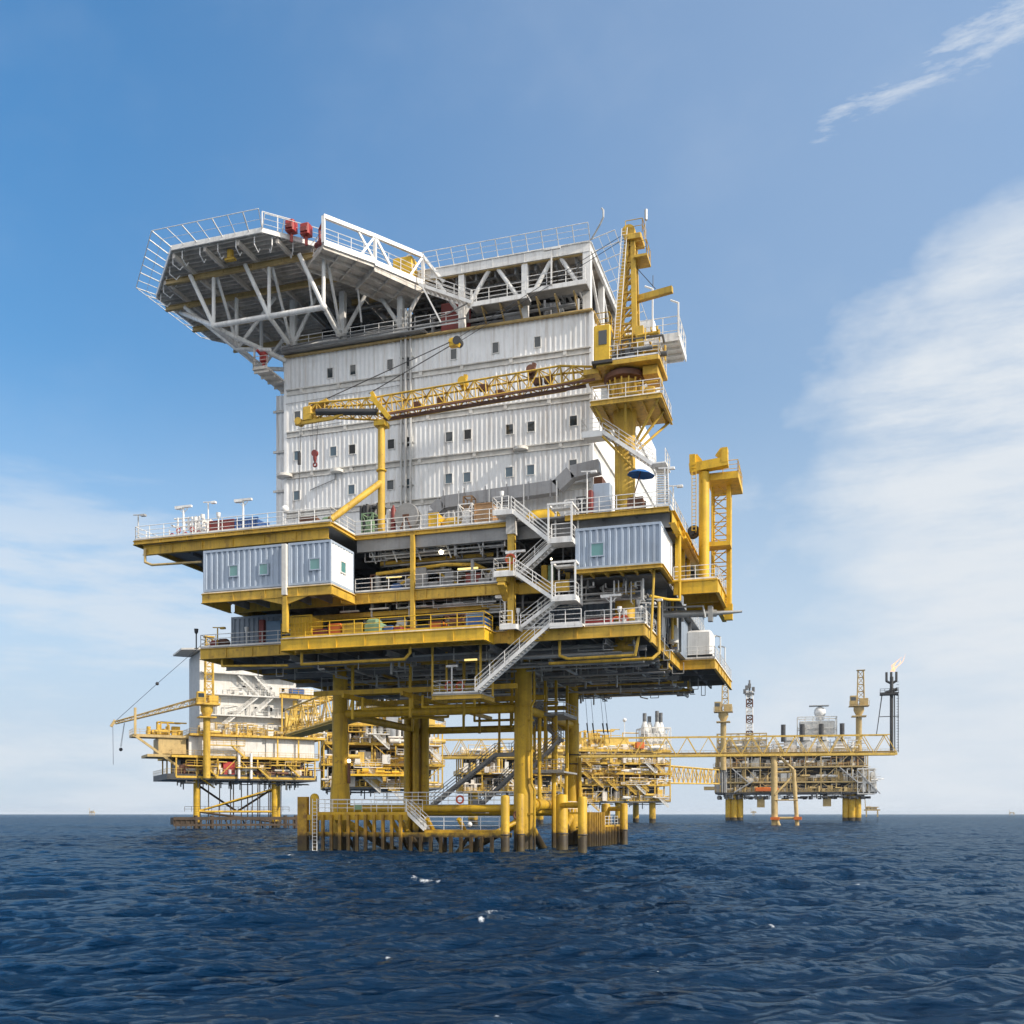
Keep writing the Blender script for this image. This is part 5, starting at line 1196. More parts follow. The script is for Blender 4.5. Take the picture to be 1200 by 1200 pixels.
# ================================================================== neighbouring platforms
def place(root, loc, ang):
    root.location = loc; root.rotation_euler = (0,0,ang)
def local_thing(name, lab, cat, group=None):
    t = thing(name,lab,cat,(0,0,0),group); return t
class Far:
    """local frame of a distant platform: build round the origin, then set it down on the sea"""
    def __init__(s, px, t, ang): s.o = at(px,954,t=t); s.o.z = 0; s.a = ang; s.things = []
    def thing(s, *a, **k): o = local_thing(*a, **k); s.things.append(o); return o
    def loc(s, p):
        d = p-s.o; c, n = math.cos(-s.a), math.sin(-s.a); return (d.x*c-d.y*n, d.x*n+d.y*c, d.z)
    def done(s):
        for o in s.things: place(o, s.o, s.a)
def frame(mb, x0, x1, y0, y1, zs, nx, ny, w=.35, brace=True, rd=random.Random(2), keep=.5):
    xs = [x0+(x1-x0)*i/nx for i in range(nx+1)]; ys = [y0+(y1-y0)*i/ny for i in range(ny+1)]
    for x in xs:
        for y in (y0,y1): mb.beam((x,y,zs[0]),(x,y,zs[-1]),w)
    for y in ys[1:-1]:
        for x in (x0,x1): mb.beam((x,y,zs[0]),(x,y,zs[-1]),w)
    for z in zs:
        for y in (y0,y1): mb.beam((x0,y,z),(x1,y,z),w,w*1.6)
        for x in (x0,x1): mb.beam((x,y0,z),(x,y1,z),w,w*1.6)
    if brace:
        for i in range(nx):
            for k in range(len(zs)-1):
                if rd.random() > keep: continue
                if (i+k)%2 == 0: mb.beam((xs[i],y0,zs[k]),(xs[i+1],y0,zs[k+1]),w*.6)
                else: mb.beam((xs[i+1],y0,zs[k]),(xs[i],y0,zs[k+1]),w*.6)
    return mb
def crane_far(Fp, x, y, z0, zp, zm, lab, m='yellow', boom=None, rest=None, w=1.0):
    t = Fp.thing('pedestal_crane', lab, 'crane')
    MB().lathe((x,y,0),[(.8*w,z0),(.8*w,zp-2.4*w),(1.4*w,zp-1.2*w),(1.4*w,zp)],16).build('pedestal',m,t)
    b = MB(); b.box(x-2.6*w,x+2.6*w,y-2*w,y+2*w,zp,zp+.4); b.box(x-1.9*w,x+1.9*w,y-1.6*w,y+1.6*w,zp-2.9*w,zp-2.6*w); b.build('turntable',m,t)
    b = MB(); b.cbox(x-2.4*w,x-.6*w,y-1.7*w,y,zp+.4,zp+2.9*w,.1); cab = b.build('cab',m,t); MB().box(x-2.2*w,x-.9*w,y-1.73*w,y-1.69*w,zp+1.5*w,zp+2.5*w).build('cab_window','glass',cab)
    b = MB(); b.lattice((x+.5*w,y,zp+.4),(x+.5*w,y,zm),1.9*w,1.5*w,max(4,int((zm-zp)/(1.7*w))),.14*w,.08*w,(1,.75),up=(0,1,0)); b.box(x-.6*w,x+1.6*w,y-.9*w,y+.9*w,zm-.15,zm+.15); b.build('mast',m,t)
    b = MB(); b.cbox(x+.2*w,x+2.4*w,y-1.2*w,y+1.2*w,zp+.4,zp+2.2*w,.1); b.rail([(x-2.6*w,y-2*w,zp+.4),(x+2.6*w,y-2*w,zp+.4)],1.1*w,.05*w,1.5*w,1,False); b.build('winch_house',m,t)
    if boom:
        b = MB(); b.lattice((x-1.5*w,y-.5,zp+1.0),boom,1.3,1.3,14,.12,.07,(1,.4)); b.beam(Vector(boom)+V(0,0,.6),Vector(boom)+V(-.9,0,-.9),.6); b.build('boom','tan_far',t)
        b = MB(); mid = V(x+.4,y,zm-.4).lerp(Vector(boom),.55)+V(0,0,.3)
        for s in (-.3,.3): b.tube((x+.4,y+s,zm-.4),mid+V(0,s,0),.045,4); b.tube(mid+V(0,s,0),Vector(boom)+V(0,s,.3),.045,4)
        b.ball(mid,.4,8,6); q = Vector(boom)
        b.tube(q+V(-.5,0,-.5),q+V(-.4,0,-9.5),.045,4); b.tube(q+V(1.9,0,0),q+V(1.1,0,-5.4),.04,4); b.tube(q+V(2.0,0,0),q+V(1.3,0,-5.4),.04,4); b.ball(q+V(1.2,0,-6),.42,8,6); b.build('wire','cable',t)
    return t
def stair_far(mb, x, y, zs, w=5, r=.05):
    for k,(a,b) in enumerate(zip(zs[:-1],zs[1:])):
        p, q = ((x,y,a),(x+w,y,b)) if k%2 == 0 else ((x+w,y,a),(x,y,b)); mb.flight(p,q,(0,.9,0),8,(0,1),r)
    return mb

# --- living platform at the left (face turned to the sun)
A = Far(283,233,R(46))
# local: x along the lit face, y into depth; 1 px of the photograph is about 0.2 m there
t = A.thing('neighbour_platform','smaller living platform standing in the sea behind the left side of the nearest one','platform')
for x,y in ((-10,1),(-7.5,13),(8,1),(12,13)): MB().lathe((x,y,0),[(.72,-4),(.72,13)],14).build('leg','yellow_tide',t)
b = MB()
for a_,c_ in (((-10,1),(8,1)),((-7.5,13),(12,13)),((-10,1),(-7.5,13)),((8,1),(12,13))): b.tube((*a_,4.0),(*c_,4.0),.25,8); b.tube((*a_,4.0),(c_[0],c_[1],9.5),.18,8)
b.tube((-6,1,9.5),(-9.5,-2,11.5),.2,6); b.build('jacket_brace','yellow_tide',t)
b = MB()
for k in range(25): x = -15+k*1.12; b.beam((x,-1.4,-1),(x,-1.4,2.4),.22)
b.beam((-15.5,-1.4,2.4),(13,-1.4,2.4),.5,.7); b.beam((-15.5,-1.4,.9),(13,-1.4,.9),.4,.5); b.box(-15.5,-10.5,-1.3,2.5,1,2.6)
for x in (-10.6,-7,10,12.5): b.tube((x,-1.2,-1),(x,-1.2,3.1),.45,10)
for x in (-4,0,4): b.beam((x,-1.2,2.2),(x+2,2,-1),.25)
b.build('boat_fender','rust_dark',t)
b = MB(); b.rail([(-13,-1,4),(11,-1,4)],1.1,.05,1.5,1,False)
for x in (-1.5,1.8,4.2,6.8): b.tube((x,1.5,2),(x,1.5,11),.14,6)
b.build('catwalk_railing','rust_dark',t)
DKA = ((-17,17.5,-2,17,11.2,1.3,'dark'),(-16,18,-2.2,17,16.2,.5,'yellow'),(-12,19.5,-2.4,18,21.2,.5,'yellow'))
for (x0,x1,y0,y1,z,h,mm) in DKA:
    b = MB(); b.box(x0,x1,y0,y1,z,z+h); b.build('deck',mm,t)
    b = MB(); b.rail([(x0,y1,z+h),(x0,y0,z+h),(x1,y0,z+h),(x1,y1,z+h)],1.1,.045,1.6,1,False); b.build('railing','tan_far',t)
b = MB(); frame(b,-15,17,-1.9,16,[11.8,16.4],7,3,.3,True); frame(b,8,18,-1.9,16,[16.4,21.3],2,3,.3,False); b.build('frame','yellow',t)
b = MB(); clutter(b,(-14,15,-2.2,3,12.6,15.8),52,5); each(b,'machinery','soffit',t)
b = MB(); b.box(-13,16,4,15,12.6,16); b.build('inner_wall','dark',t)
b = MB(); clutter(b,(9,18,-2.0,8,21.8,31),40,133,1.2); each(b,'machinery','yellow_far',t)
b = MB(); clutter(b,(-9,10,1.2,2.2,26.4,29.5),14,134,.7); clutter(b,(-6,12,1.2,2.2,31.4,34),14,135,.7); each(b,'deck_equipment','white_far',t)
b = MB(); b.box(-10,-1.5,-1.2,-1.0,16.8,21.1); b.box(-1.3,4.5,-1.2,-1.0,16.8,21.1); b.box(5.5,17.2,-1.0,-.8,16.8,21.1); b.box(-12,17,-.7,15,16.8,21.1); b.build('white_cladding','white_far',t)
for x in (-1.2,1.6): MB().tube((x,-2.6,11.6),(x,-2.6,17.5),.32,12).build('white_pipe','white',t)
b = MB(); clutter(b,(-9,16,-1.8,2.2,21.8,24.6),60,15); each(b,'deck_equipment','white_far',t)
b = MB(); clutter(b,(-11,11,-1.8,0,21.8,23.2),14,16); each(b,'crate','yellow',t)
b = MB(); b.box(-21,-12,-1,8,16.2,16.8); b.box(-24,-12,-.5,5,20.6,21.2); b.box(-18.5,-12.5,0,7,17,20.5); b.beam((-23.4,-.5,20.7),(-13.5,-.8,13.5),.5); b.beam((-23.5,-.5,21),(-23.5,-.5,27.0),.5)
b.rail([(-24,5,21.2),(-24,-.5,21.2),(-12,-.5,21.2)],1.1,.045,1.6,1,False); b.build('crane_rest_wing','tan_far',t)
b = MB(); clutter(b,(-21,-14,0,3,21.3,24.5),18,19); each(b,'wing_equipment','yellow',t)
solo_red = A.thing('tool_container','small red container on the lowest deck of the left living platform','container'); MB().cbox(-4.6,-1.9,-1.9,.1,12.55,15.4,.06).build('body','red',solo_red); MB().box(-4.5,-2.0,-1.96,-1.9,13.9,14.05).build('rib','dull_red',solo_red)
q = A.thing('accommodation_block','white living quarters block with outside stairs on the left living platform','living quarters')
MB().box(-9,14,2.5,15,21.7,41).build('wall','white_far',q)
b = MB()
for z in (26.4,31.2,36.2): b.box(-8.9,14.2,.6,2.49,z-.15,z+.15); b.rail([(-4,.65,z+.15),(14,.65,z+.15)],1.1,.045,1.5,1,False)
b.build('gallery','white_far',q)
b = MB(); stair_far(b,-1,.9,[26.5,31.3,36.3],5.5); stair_far(b,3,.8,[26.5,31.3,36.3],5); b.flight((-6,.9,21.8),(-1,.9,26.4),(0,.9,0),8,(0,1),.05); b.build('outside_stair','white_far',q)
for z in (28.4,33.2,38.2):
    for x in (1.2,4.0,7.5,10.5): 
        f_ = MB().box(x-.5,x+.5,2.40,2.5,z-.6,z+.6).build('window','white',q); MB().box(x-.38,x+.38,2.37,2.41,z-.48,z+.48).build('pane','glass_dark',f_)
b = MB(); b.corr((-9.02,15),(-9.02,2.5),21.7,41,.1,.7); b.build('shade_toned_side','dark_blue_grey',q)  # ribbed left side of the white block, its shade put into a blue grey colour
for x in (-1.0,1.6): 
    b = MB(); b.tube((x,2.1,24.1),(x,2.49,24.1),.75,16); b.build('fan','grey',q)
b = MB(); b.prism([(-13,3),(-9,0.5),(2,0.5),(2,14),(-13,14)],41.2,41.6); b.build('helideck_edge','white_far',q)
b = MB(); b.rail([(-8.6,2.6,41.6),(2,.6,41.6)],1.1,.05,1.5,1,False); b.build('roof_railing','white',q)
b = MB()
for (a_,za,c_,zc) in (((-10,1),11,(-7.5,13),4),((8,1),11,(12,13),4),((-10,1),4,(8,1),1.5),((-7.5,13),10.5,(2,13),4),((12,13),10.5,(2,13),4),((-10,1),4,(-7.5,13),10)): b.cut(); b.tube((*a_,za),(*c_,zc),.26,8)
for x in np.arange(-9,12,2.4): b.cut(); b.tube((x,2+x%3,1),(x,2+x%3,11),.12,6)
each(b,'conductor_pipe','rust_dark',t)
b = MB(); rd = random.Random(66)
for k in range(46): x = rd.uniform(-15,16); y = rd.uniform(-1.8,10); b.cut(); b.tube((x,y,11.2-rd.uniform(.6,2.2)),(x,y,11.25),.14,6); b.tube((x,y,10.6),(x+rd.uniform(.8,4),y,10.6),.13,6)
each(b,'hanging_pipe','soffit_dark',t)
b = MB(); clutter(b,(-15,16,-2.3,-.6,12.55,15.6),46,67,.8); each(b,'machinery','brown',t)
b = MB(); clutter(b,(-15,16,-2.3,-.4,12.55,15.9),30,68,.7); each(b,'machinery','yellow_far',t)
b = MB(); clutter(b,(-10,18,-2.3,-.2,21.75,24.5),34,70,.7); each(b,'deck_equipment','yellow_far',t)
b = MB(); clutter(b,(-10,16,-2.2,1,21.75,25),40,71,.6); each(b,'deck_equipment','tan_far',t)
for k,(x0,x1,z) in enumerate(((-13,-6,14.4),(-2,6,14.2),(6,13,14.9),(-8,0,19.2))):
    b = MB(); b.box(x0,x1,-3.4,-2.3,z-.2,z); b.rail([(x0,-2.3,z),(x0,-3.4,z),(x1,-3.4,z),(x1,-2.3,z)],1.1,.05,1.6,1,False); b.flight((x1,-3.2,z-2.6),(x1-3,-3.2,z),(0,.8,0),7,(0,),.05); b.build('balcony','yellow',t)
b = MB(); b.cbox(14.2,19,1,9,21.8,29.5,.2); b.cbox(14.2,18,2,10,29.6,34,.2); frame(b,14,19.4,-1.5,9,[21.8,26,30.5],2,2,.3); b.build('side_module','white_far',t)
crane_far(A,-8.6,-3.4,11.5,28.0,43.5,'yellow pedestal crane of the left living platform with boom reaching out to the left','yellow',boom=A.loc(at(135,847,t=226)))
yb = A.thing('gantry_beam','horizontal yellow gantry beam in front of the white block of the left living platform','gantry')
b = MB(); b.ibeam((8.4,-2,31.9),(24,-1,32.0),1.1,.6); b.beam((9.0,-2,21.5),(9.0,-2,31.8),.3); b.beam((9,-2,22),(13,-2,27),.25); b.rail([(8.4,-2,32),(24,-1,32)],1.1,.05,1.6,1,False); b.build('beam','yellow',yb)
b = MB(); b.cbox(11,14.5,-1.6,-.4,32.1,33.3,.1); b.build('trolley','blue',yb)
A.done()

# --- lattice footbridge from the left towards the nearest platform
g0 = at(345,862,t=173); g1 = at(462,836,t=126); g1.z = g0.z
fb = thing('footbridge','covered yellow lattice footbridge running in behind the front left leg','footbridge',g0)
b = MB(); up = V(0,0,2.25); b.lattice(g0+up,g1+up,3.0,4.3,14,.16,.09); b.build('lattice','yellow_far',fb)
b = MB(); d = (g1-g0); sd = V(-d.y,d.x,0).normalized()*1.4
b.add([g0-sd+V(0,0,.1),g1-sd+V(0,0,.1),g1+sd+V(0,0,.1),g0+sd+V(0,0,.1),g0-sd-V(0,0,.25),g1-sd-V(0,0,.25),g1+sd-V(0,0,.25),g0+sd-V(0,0,.25)],[(0,1,2,3),(7,6,5,4),(0,4,5,1),(2,6,7,3),(1,5,6,2),(0,3,7,4)]); b.build('floor','yellow',fb)
b = MB()
for s in (-1,1): b.rail([g0+sd*s+V(0,0,.1),g1+sd*s+V(0,0,.1)],1.2,.05,1.7,2,False)
b.build('railing','yellow_far',fb)

# --- yellow process platforms behind the legs
def process(px, t_, ang, name, lab, W, D, levels, legs, seed, mats, lod=1.0, zleg=None, rr=.9):
    P = Far(px,t_,ang); rd = random.Random(seed)
    t = P.thing(name,lab,'platform')
    for x,y in legs: MB().lathe((x,y,0),[(rr,-4),(rr,levels[0])],14).build('leg','yellow_tide',t)
    for i,z in enumerate(levels):
        ex = rd.uniform(-1.5,1.5); MB().box(-W/2-ex,W/2+ex,0,D,z-.5,z).build('deck',mats[0] if i else 'soffit_dark',t)
        b = MB(); b.rail([(-W/2-ex,D,z),(-W/2-ex,0,z),(W/2+ex,0,z),(W/2+ex,D,z)],1.15,.06*lod,1.8,1,False); b.build('railing',mats[1],t)
    b = MB(); frame(b,-W/2+.5,W/2-.5,.3,D-.5,levels,max(4,int(W/6)),3,.36*lod,True); b.build('frame',mats[0],t)
    for i,z in enumerate(levels[:-1]):       # balconies, ladders and hung pipe racks in front of the frame
        for k in range(int(W/9)):
            x = rd.uniform(-W/2,W/2-5); zz_ = z+rd.uniform(-1,3); w_ = rd.uniform(3,8); b = MB(); b.box(x,x+w_,-2.4,.2,zz_-.25,zz_); b.rail([(x,0,zz_),(x,-2.4,zz_),(x+w_,-2.4,zz_),(x+w_,0,zz_)],1.15,.06*lod,1.8,1,False)
            if rd.random() < .6: b.flight((x+w_,-2.2,zz_-4),(x+w_-4.5,-2.2,zz_),(0,.9,0),8,(0,),.06*lod)
            b.build('balcony',rd.choice((mats[0],mats[1],mats[0],'white_far')),t)
    for i in range(len(levels)):
        z0 = levels[i]+.05; z1 = levels[i+1]-.6 if i < len(levels)-1 else z0+3.2
        for k,mm in enumerate((mats[1],mats[2],'soffit')):
            b = MB(); clutter(b,(-W/2-.5,W/2-2.5,-.9,D*.28,z0,z1),int(W*.75),seed*10+i*3+k,1.0*lod); each(b,'process_equipment',mm,t)
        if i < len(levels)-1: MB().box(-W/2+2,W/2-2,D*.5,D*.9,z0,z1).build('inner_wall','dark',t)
    b = MB(); rd = random.Random(seed+5)
    for k in range(int(W*.7)): b.cut(); x = rd.uniform(-W/2+1,W/2-1); y = rd.uniform(1,D-1); b.tube((x,y,levels[0]-rd.uniform(1,3.2)),(x,y,levels[0]-.4),.16*lod,6); b.tube((x,y,levels[0]-1.1),(x+rd.uniform(1,6),y,levels[0]-1.1),.14*lod,6)
    each(b,'hanging_pipe','soffit_dark',t)
    return P, t
FM = ('yellow','yellow_far','white_far')
P3, t3 = process(450,262,R(30),'process_platform','crowded yellow process platform glimpsed between the two left legs',32,24,[10.5,16.5,22,27],[(-11,2),(11,2),(-11,20),(11,20)],3,FM,1.0)
b = MB()
for x in (-4.6,-2.6,-.7): b.tube((x,1.5,22),(x,1.5,34.5),.85,14)
b.build('vertical_vessel','galv',t3)
for (x,lab) in ((2.0,'left silver exhaust duct rising behind the front left legs'),(6.2,'right silver exhaust duct rising behind the front left legs')):
    e = P3.thing('exhaust_duct',lab,'exhaust duct',group='silver exhaust ducts')
    b = MB(); b.lathe((x,.5,0),[(.6,21.5),(1.4,24),(1.5,27)],14); b.box(x-1.5,x+1.5,-.9,1.9,27,35); b.box(x-1.2,x+1.2,-.7,1.7,35,41); b.build('duct','silver',e)
    b = MB()
    for z in (29,32,35,38): b.box(x-1.62,x+1.62,-1.0,2.0,z-.12,z+.12)
    b.build('flange','galv',e)
lit = P3.thing('lit_deck','bright yellow lower service deck with small crates on the process platform behind the left legs','service deck')
MB().box(-10,10,-5,-.2,13.2,13.7).build('deck','yellow_fresh',lit); b = MB(); b.rail([(-10,-5,13.7),(10,-5,13.7)],1.1,.05,1.5,1,False); b.build('railing','yellow_far',lit); b = MB(); clutter(b,(-8,7,-4,-1,13.7,16),12,88); each(b,'equipment','yellow_fresh',lit)
P3.done()
P3b, t3b = process(704,392,R(27),'process_platform','wide golden yellow process platform seen through and right of the right legs',58,24,[8.5,15,19.5,23.5,28.5],[(-24,3),(-8,3),(8,3),(22,3),(-24,26),(22,26)],7,FM,1.25,rr=1.3)
b = MB(); clutter(b,(-8,14,3,12,28.6,38),34,71,1.5); each(b,'upper_module','yellow_far',t3b)
b = MB(); b.cbox(2,12,2,12,28.7,33.5,.3); b.cbox(-22,-12,3,12,28.7,32,.3); b.build('module_house','yellow_far',t3b)
b = MB(); b.box(14.5,17.5,-1,2,29.3,31.8); b.build('orange_module','orange',t3b)
b = MB(); b.cbox(20,29,5,14,28.7,36,.4); frame(b,19,30,4,15,[28.6,33,38],4,3,.3); b.build('turbine_house','white_far',t3b)
for k,(dx,h_) in enumerate(((20,44),(22.6,43),(25.2,45),(27.4,44.5))):
    e = P3b.thing('exhaust_stack',('leftmost','second','third','rightmost')[k]+' of four dark-topped exhaust stacks on the golden platform'.replace('second of','second of'),'exhaust stack',group='exhaust stacks of the golden platform')
    MB().lathe((dx,7+2*(k%2),0),[(1.7,35.5),(1.6,38),(.75,40.6)],14).build('cone','white_far',e); MB().lathe((dx,7+2*(k%2),0),[(.78,40.6),(.78,h_)],14).build('tip','soffit_dark',e)
e = P3b.thing('flag_dome','small white dome on a pole above the golden platform','dome'); MB().ball((10.5,3,40.8),.8,12,8).tube((10.5,3,33),(10.5,3,40),.15,6).build('dome','white',e)
P3b.done()
# small middle platform peeping between the right legs
P3c, t3c = process(600,330,R(26),'process_platform','low yellow process platform visible between the stair and the front right leg',34,20,[11,17,23],[(-12,2),(10,2),(-12,16),(10,16)],13,FM,1.1)
P3c.done()

# --- right platform
Q = Far(928,530,R(3)); t = Q.thing('gas_platform','large grey and tan gas platform with exhaust stacks standing far off at the right','platform')
for cx in (-30,30.5):
    for dx,dy in ((-3,1),(0,0),(3,1),(0,4)): MB().lathe((cx+dx,3+dy,0),[(1.75,-4),(1.75,14)],16).build('leg','yellow_tide',t)
for (x0,x1,z,h,mm) in ((-40,42.5,14.2,.9,'dark'),(-42,40,20,.8,'tan_far'),(-41,36,28,.8,'tan_far'),(-40,38,35.5,.8,'tan_far')):
    MB().box(x0,x1,-1,32,z,z+h).build('deck',mm,t); b = MB(); b.rail([(x0,-1,z+h),(x1,-1,z+h)],1.6,.1,2.5,1,False); b.build('railing','tan_far',t)
b = MB(); frame(b,-39.5,38,-.5,31,[15,20.3,28.3,36],10,3,.55,True); b.build('frame','tan_far',t)
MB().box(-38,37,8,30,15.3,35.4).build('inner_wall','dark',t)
for i,(z0,z1,mm,n) in enumerate(((15.3,19.6,'soffit',46),(20.9,27.6,'white_far',70),(20.9,27.6,'tan_far',50),(28.9,35.2,'white_far',70),(28.9,35,'tan',40),(36.4,44,'white_far',46),(36.4,42,'soffit',60),(15.3,19,'soffit',40))):
    b = MB(); clutter(b,(-39,34,-.5,8,z0,z1),n,400+i,1.5); each(b,'process_equipment',mm,t)
b = MB(); clutter(b,(-38,-15,-.5,8,36.4,46),80,444,1.5); each(b,'process_equipment','white_far',t)
b = MB(); frame(b,-39,-13,-.5,21,[36,39.5,43,46.5],7,2,.4,keep=.8); b.build('left_module_frame','tan_far',t)
MB().box(-37,-14,6,20,36.4,43).build('left_module','soffit',t)
b = MB()
for x in (-4,4.5,13,21.5): b.cbox(x,x+6,2,10,36.5,42.5,.3); b.cbox(x+1,x+5,1,9,42.5,45,.3)
b.cbox(4,22,4,14,45,53,.4); frame(b,3,23,3,15,[45,49,55],5,2,.3); b.build('turbine_module','white_far',t)
b = MB(); b.beam((-31,-1.6,28),(-22,-1.6,20),1.2,.5); b.beam((-30,-1.6,15),(-20,-1.6,21),1.0,.5); b.beam((24,-1.6,28),(33,-1.6,20),1.1,.5); b.beam((33,-1.6,26),(44,-1.6,14),1.1,.5); b.build('outside_stair','silver',t)
b = MB(); clutter(b,(34,41,-2,6,15,30),46,77,1.3); frame(b,33,41.5,-1.5,8,[14,20,27],3,2,.35); b.build('side_module','white_far',t)
b = MB(); clutter(b,(-40,-34,-2,5,15,34),26,78,1.3); b.build('side_module','grey',t)
b = MB(); clutter(b,(-39,36,-1.2,6,11.2,14.1),70,555,1.3); each(b,'underdeck_pipe','dark',t)
b = MB(); clutter(b,(-39,36,-1.6,2,11.6,15.5),50,556,1.0); each(b,'underdeck_equipment','soffit_dark',t)
b = MB(); clutter(b,(-39,36,-1.4,1,15.2,19.8),60,557,1.0); each(b,'process_equipment','tan_far',t)
b = MB(); b.box(-18,-14,2,6,7,13); b.box(16,20,2,6,7.5,13); b.build('hanging_sump','tan_far',t)
MB().box(-46,-39,0,8,16.5,18.3).build('bridge_landing','tan_far',t)
b = MB(); b.cbox(-19,-7,-2.5,.5,15.6,17.6,.4); b.build('lifeboat_hull','orange',t)
for k,x in enumerate((-4.4,5.3,15,25.5)):
    e = Q.thing('exhaust_stack',('leftmost','second','third','rightmost')[k]+' of four dark exhaust stacks on the far gas platform','exhaust stack',group='dark stacks of the gas platform')
    MB().lathe((x,2,0),[(1.2,42),(1.2,51)],14).build('pipe','dark',e); MB().torus((x,2,51),(0,0,1),1.15,.15,14,6).build('rim','dark',e)
e = Q.thing('radome','white radome ball on the roof of the far gas platform','radome'); MB().lathe((14.5,6,55),[(2.2,-1.5),(2.2,0)],14).ball((14.5,6,57.6),3.1,18,10).build('ball','white',e); MB().box(9,19,3,9,60.9,61.2).build('frame','galv',e)
e = Q.thing('radio_mast','red and white lattice radio mast on the far gas platform','mast')
for k in range(6):
    b = MB(); z = 44+k*4.3; b.lattice((-22,6,z),(-22,6,z+4.3),3.2,3.2,2,.3,.2,up=(0,1,0)); b.build('mast_section','white' if k%2 else 'brown',e)
b = MB(); b.cbox(-24.5,-19.5,4,8,68,69,.1)
for dx,z in ((-2.5,70),(2,71),(0,73),(-1.5,72)): b.cbox(-22+dx-.8,-22+dx+.8,5,7,z-1.2,z+1.2,.2)
b.tube((-22,6,64),(-22,6,76),.5,8); b.build('antenna','soffit_dark',e)
crane_far(Q,34,4,34,60,79,'tan yellow crane with straight lattice mast at the right end of the far gas platform','tan_far',w=1.9)
crane_far(Q,-35.5,-3,27,58,76,'tan yellow crane with straight lattice mast at the left end of the far gas platform','tan_far',w=1.9)
Q.done()
# link bridge between golden and right platform
a_ = at(778,912,t=400); c_ = at(838,914,t=500); lb_ = thing('link_bridge','short tan lattice bridge linking the golden platform to the far gas platform','bridge',a_)
b = MB(); b.lattice(a_+V(0,0,1.5),c_+V(0,0,1.5),4,7,12,.3,.2); b.beam(a_-V(0,0,1.9),c_-V(0,0,1.9),4,.5); b.build('lattice','yellow_far',lb_)
# --- flare bridge on its tripod
f0 = at(505,889,t=312); f1 = at(1050,884,t=291); f0.z = f1.z = 20.9
fl = thing('flare_bridge','very long slender tan lattice bridge crossing behind the platform to the flare tip at right','bridge',f0)
b = MB(); N = 22; T = 5.6; dv = (f1-f0); sd = V(-dv.y,dv.x,0).normalized()*1.6
for s in (-1,1): b.beam(f0+sd*s,f1+sd*s,.4,.7); b.beam(f0+sd*s+V(0,0,T),f0.lerp(f1,.985)+sd*s+V(0,0,T),.28)
for i in range(N):
    p, q = f0.lerp(f1,i/N), f0.lerp(f1,(i+1)/N); m_ = f0.lerp(f1,(i+.5)/N)
    for s in (-1,1): b.beam(p+sd*s,m_+sd*s+V(0,0,T),.2); b.beam(m_+sd*s+V(0,0,T),q+sd*s,.2)
    b.beam(m_-sd+V(0,0,T),m_+sd+V(0,0,T),.15); b.beam(p-sd,p+sd,.2,.3)
b.build('lattice','yellow_far',fl)
b = MB(); b.rail([f0-sd*.6+V(0,0,.35),f1-sd*.6+V(0,0,.35)],1.1,.05,2.2,1,False); b.beam(f0+V(0,0,.2),f1+V(0,0,.2),1.6,.1); b.build('walkway','tan_far',fl)
b = MB()
for k in (.6,-.3): b.tube(f0+sd*k+V(0,0,.75),f1+sd*k+V(0,0,.75),.2,8)
b.build('flare_pipe','tan_far',fl)
tr = thing('bridge_tripod','tan steel support tower standing in the sea under the long flare bridge','support tower',at(910,954,t=296))
l0 = at(908,954,t=294); l1 = at(935,954,t=293); m0 = at(907,885,t=296); m1 = at(930,898,t=295)
b = MB(); b.tube((l0.x,l0.y,-3),(m0.x,m0.y,21),.95,14); b.build('leg','tan_far',tr)
b = MB(); b.tube((l1.x,l1.y,-3),(m1.x,m1.y,16.5),.6,14); b.tube((m1.x,m1.y,16.5),(m0.x+1,m0.y,21),.4,10); b.build('leg','tan_far',tr)
b = MB(); P_ = lambda f,z,l,m_: V(l.x+(m_.x-l.x)*f,l.y+(m_.y-l.y)*f,z)
b.tube((l0.x,l0.y,2.2),(l1.x,l1.y,2.2),.4,8); b.tube((m0.x,m0.y,15.8),(m1.x,m1.y,15.8),.3,8); b.tube((l0.x,l0.y,7.5),(l1.x,l1.y,7.5),.18,8); b.tube((l0.x,l0.y,9),(m1.x,m1.y,15),.3,8); b.tube((l0.x+.4,l0.y,2.2),(l0.x+2,l0.y-1,-2),.5,8); b.build('brace','tan_far',tr)
b = MB(); b.box(l0.x-1.2,l0.x+1.4,l0.y-1.2,l0.y+1.2,1.7,2.5); b.box(l1.x-1.1,l1.x+1.1,l1.y-1.1,l1.y+1.1,1.7,2.6); b.build('boat_bumper','orange',tr)
ft = f1+V(-1.2,0,0); fx = thing('flare_tower','dark slim flare tower with stays and crown-shaped burner at the end of the long bridge','flare tower',ft)
topz = at(1045,793,t=291).z
b = MB(); b.tube(ft+V(0,0,.3),V(ft.x,ft.y,topz),.5,12); b.tube(ft+V(.9,.3,.3),V(ft.x+.8,ft.y+.3,topz-5),.16,8); b.build('stack','dark',fx)
b = MB(); b.tube(ft+V(-4.2,0,5.5),V(ft.x-2.6,ft.y,topz-5.2),.12,6); b.tube(ft+V(-4.2,0,5.5),ft+V(-2.6,0,18),.1,6); b.tube(ft+V(1.8,0,.5),V(ft.x+1.8,ft.y,topz-5),.12,6)
for z in (11,18): b.tube(ft+V(-3.3,0,z),ft+V(2.0,0,z),.12,6)
for k in range(26): b.beam(ft+V(1.3,0,1+k*.8),ft+V(2.0,0,1+k*.8),.1)
b.build('stay_frame','dark',fx)
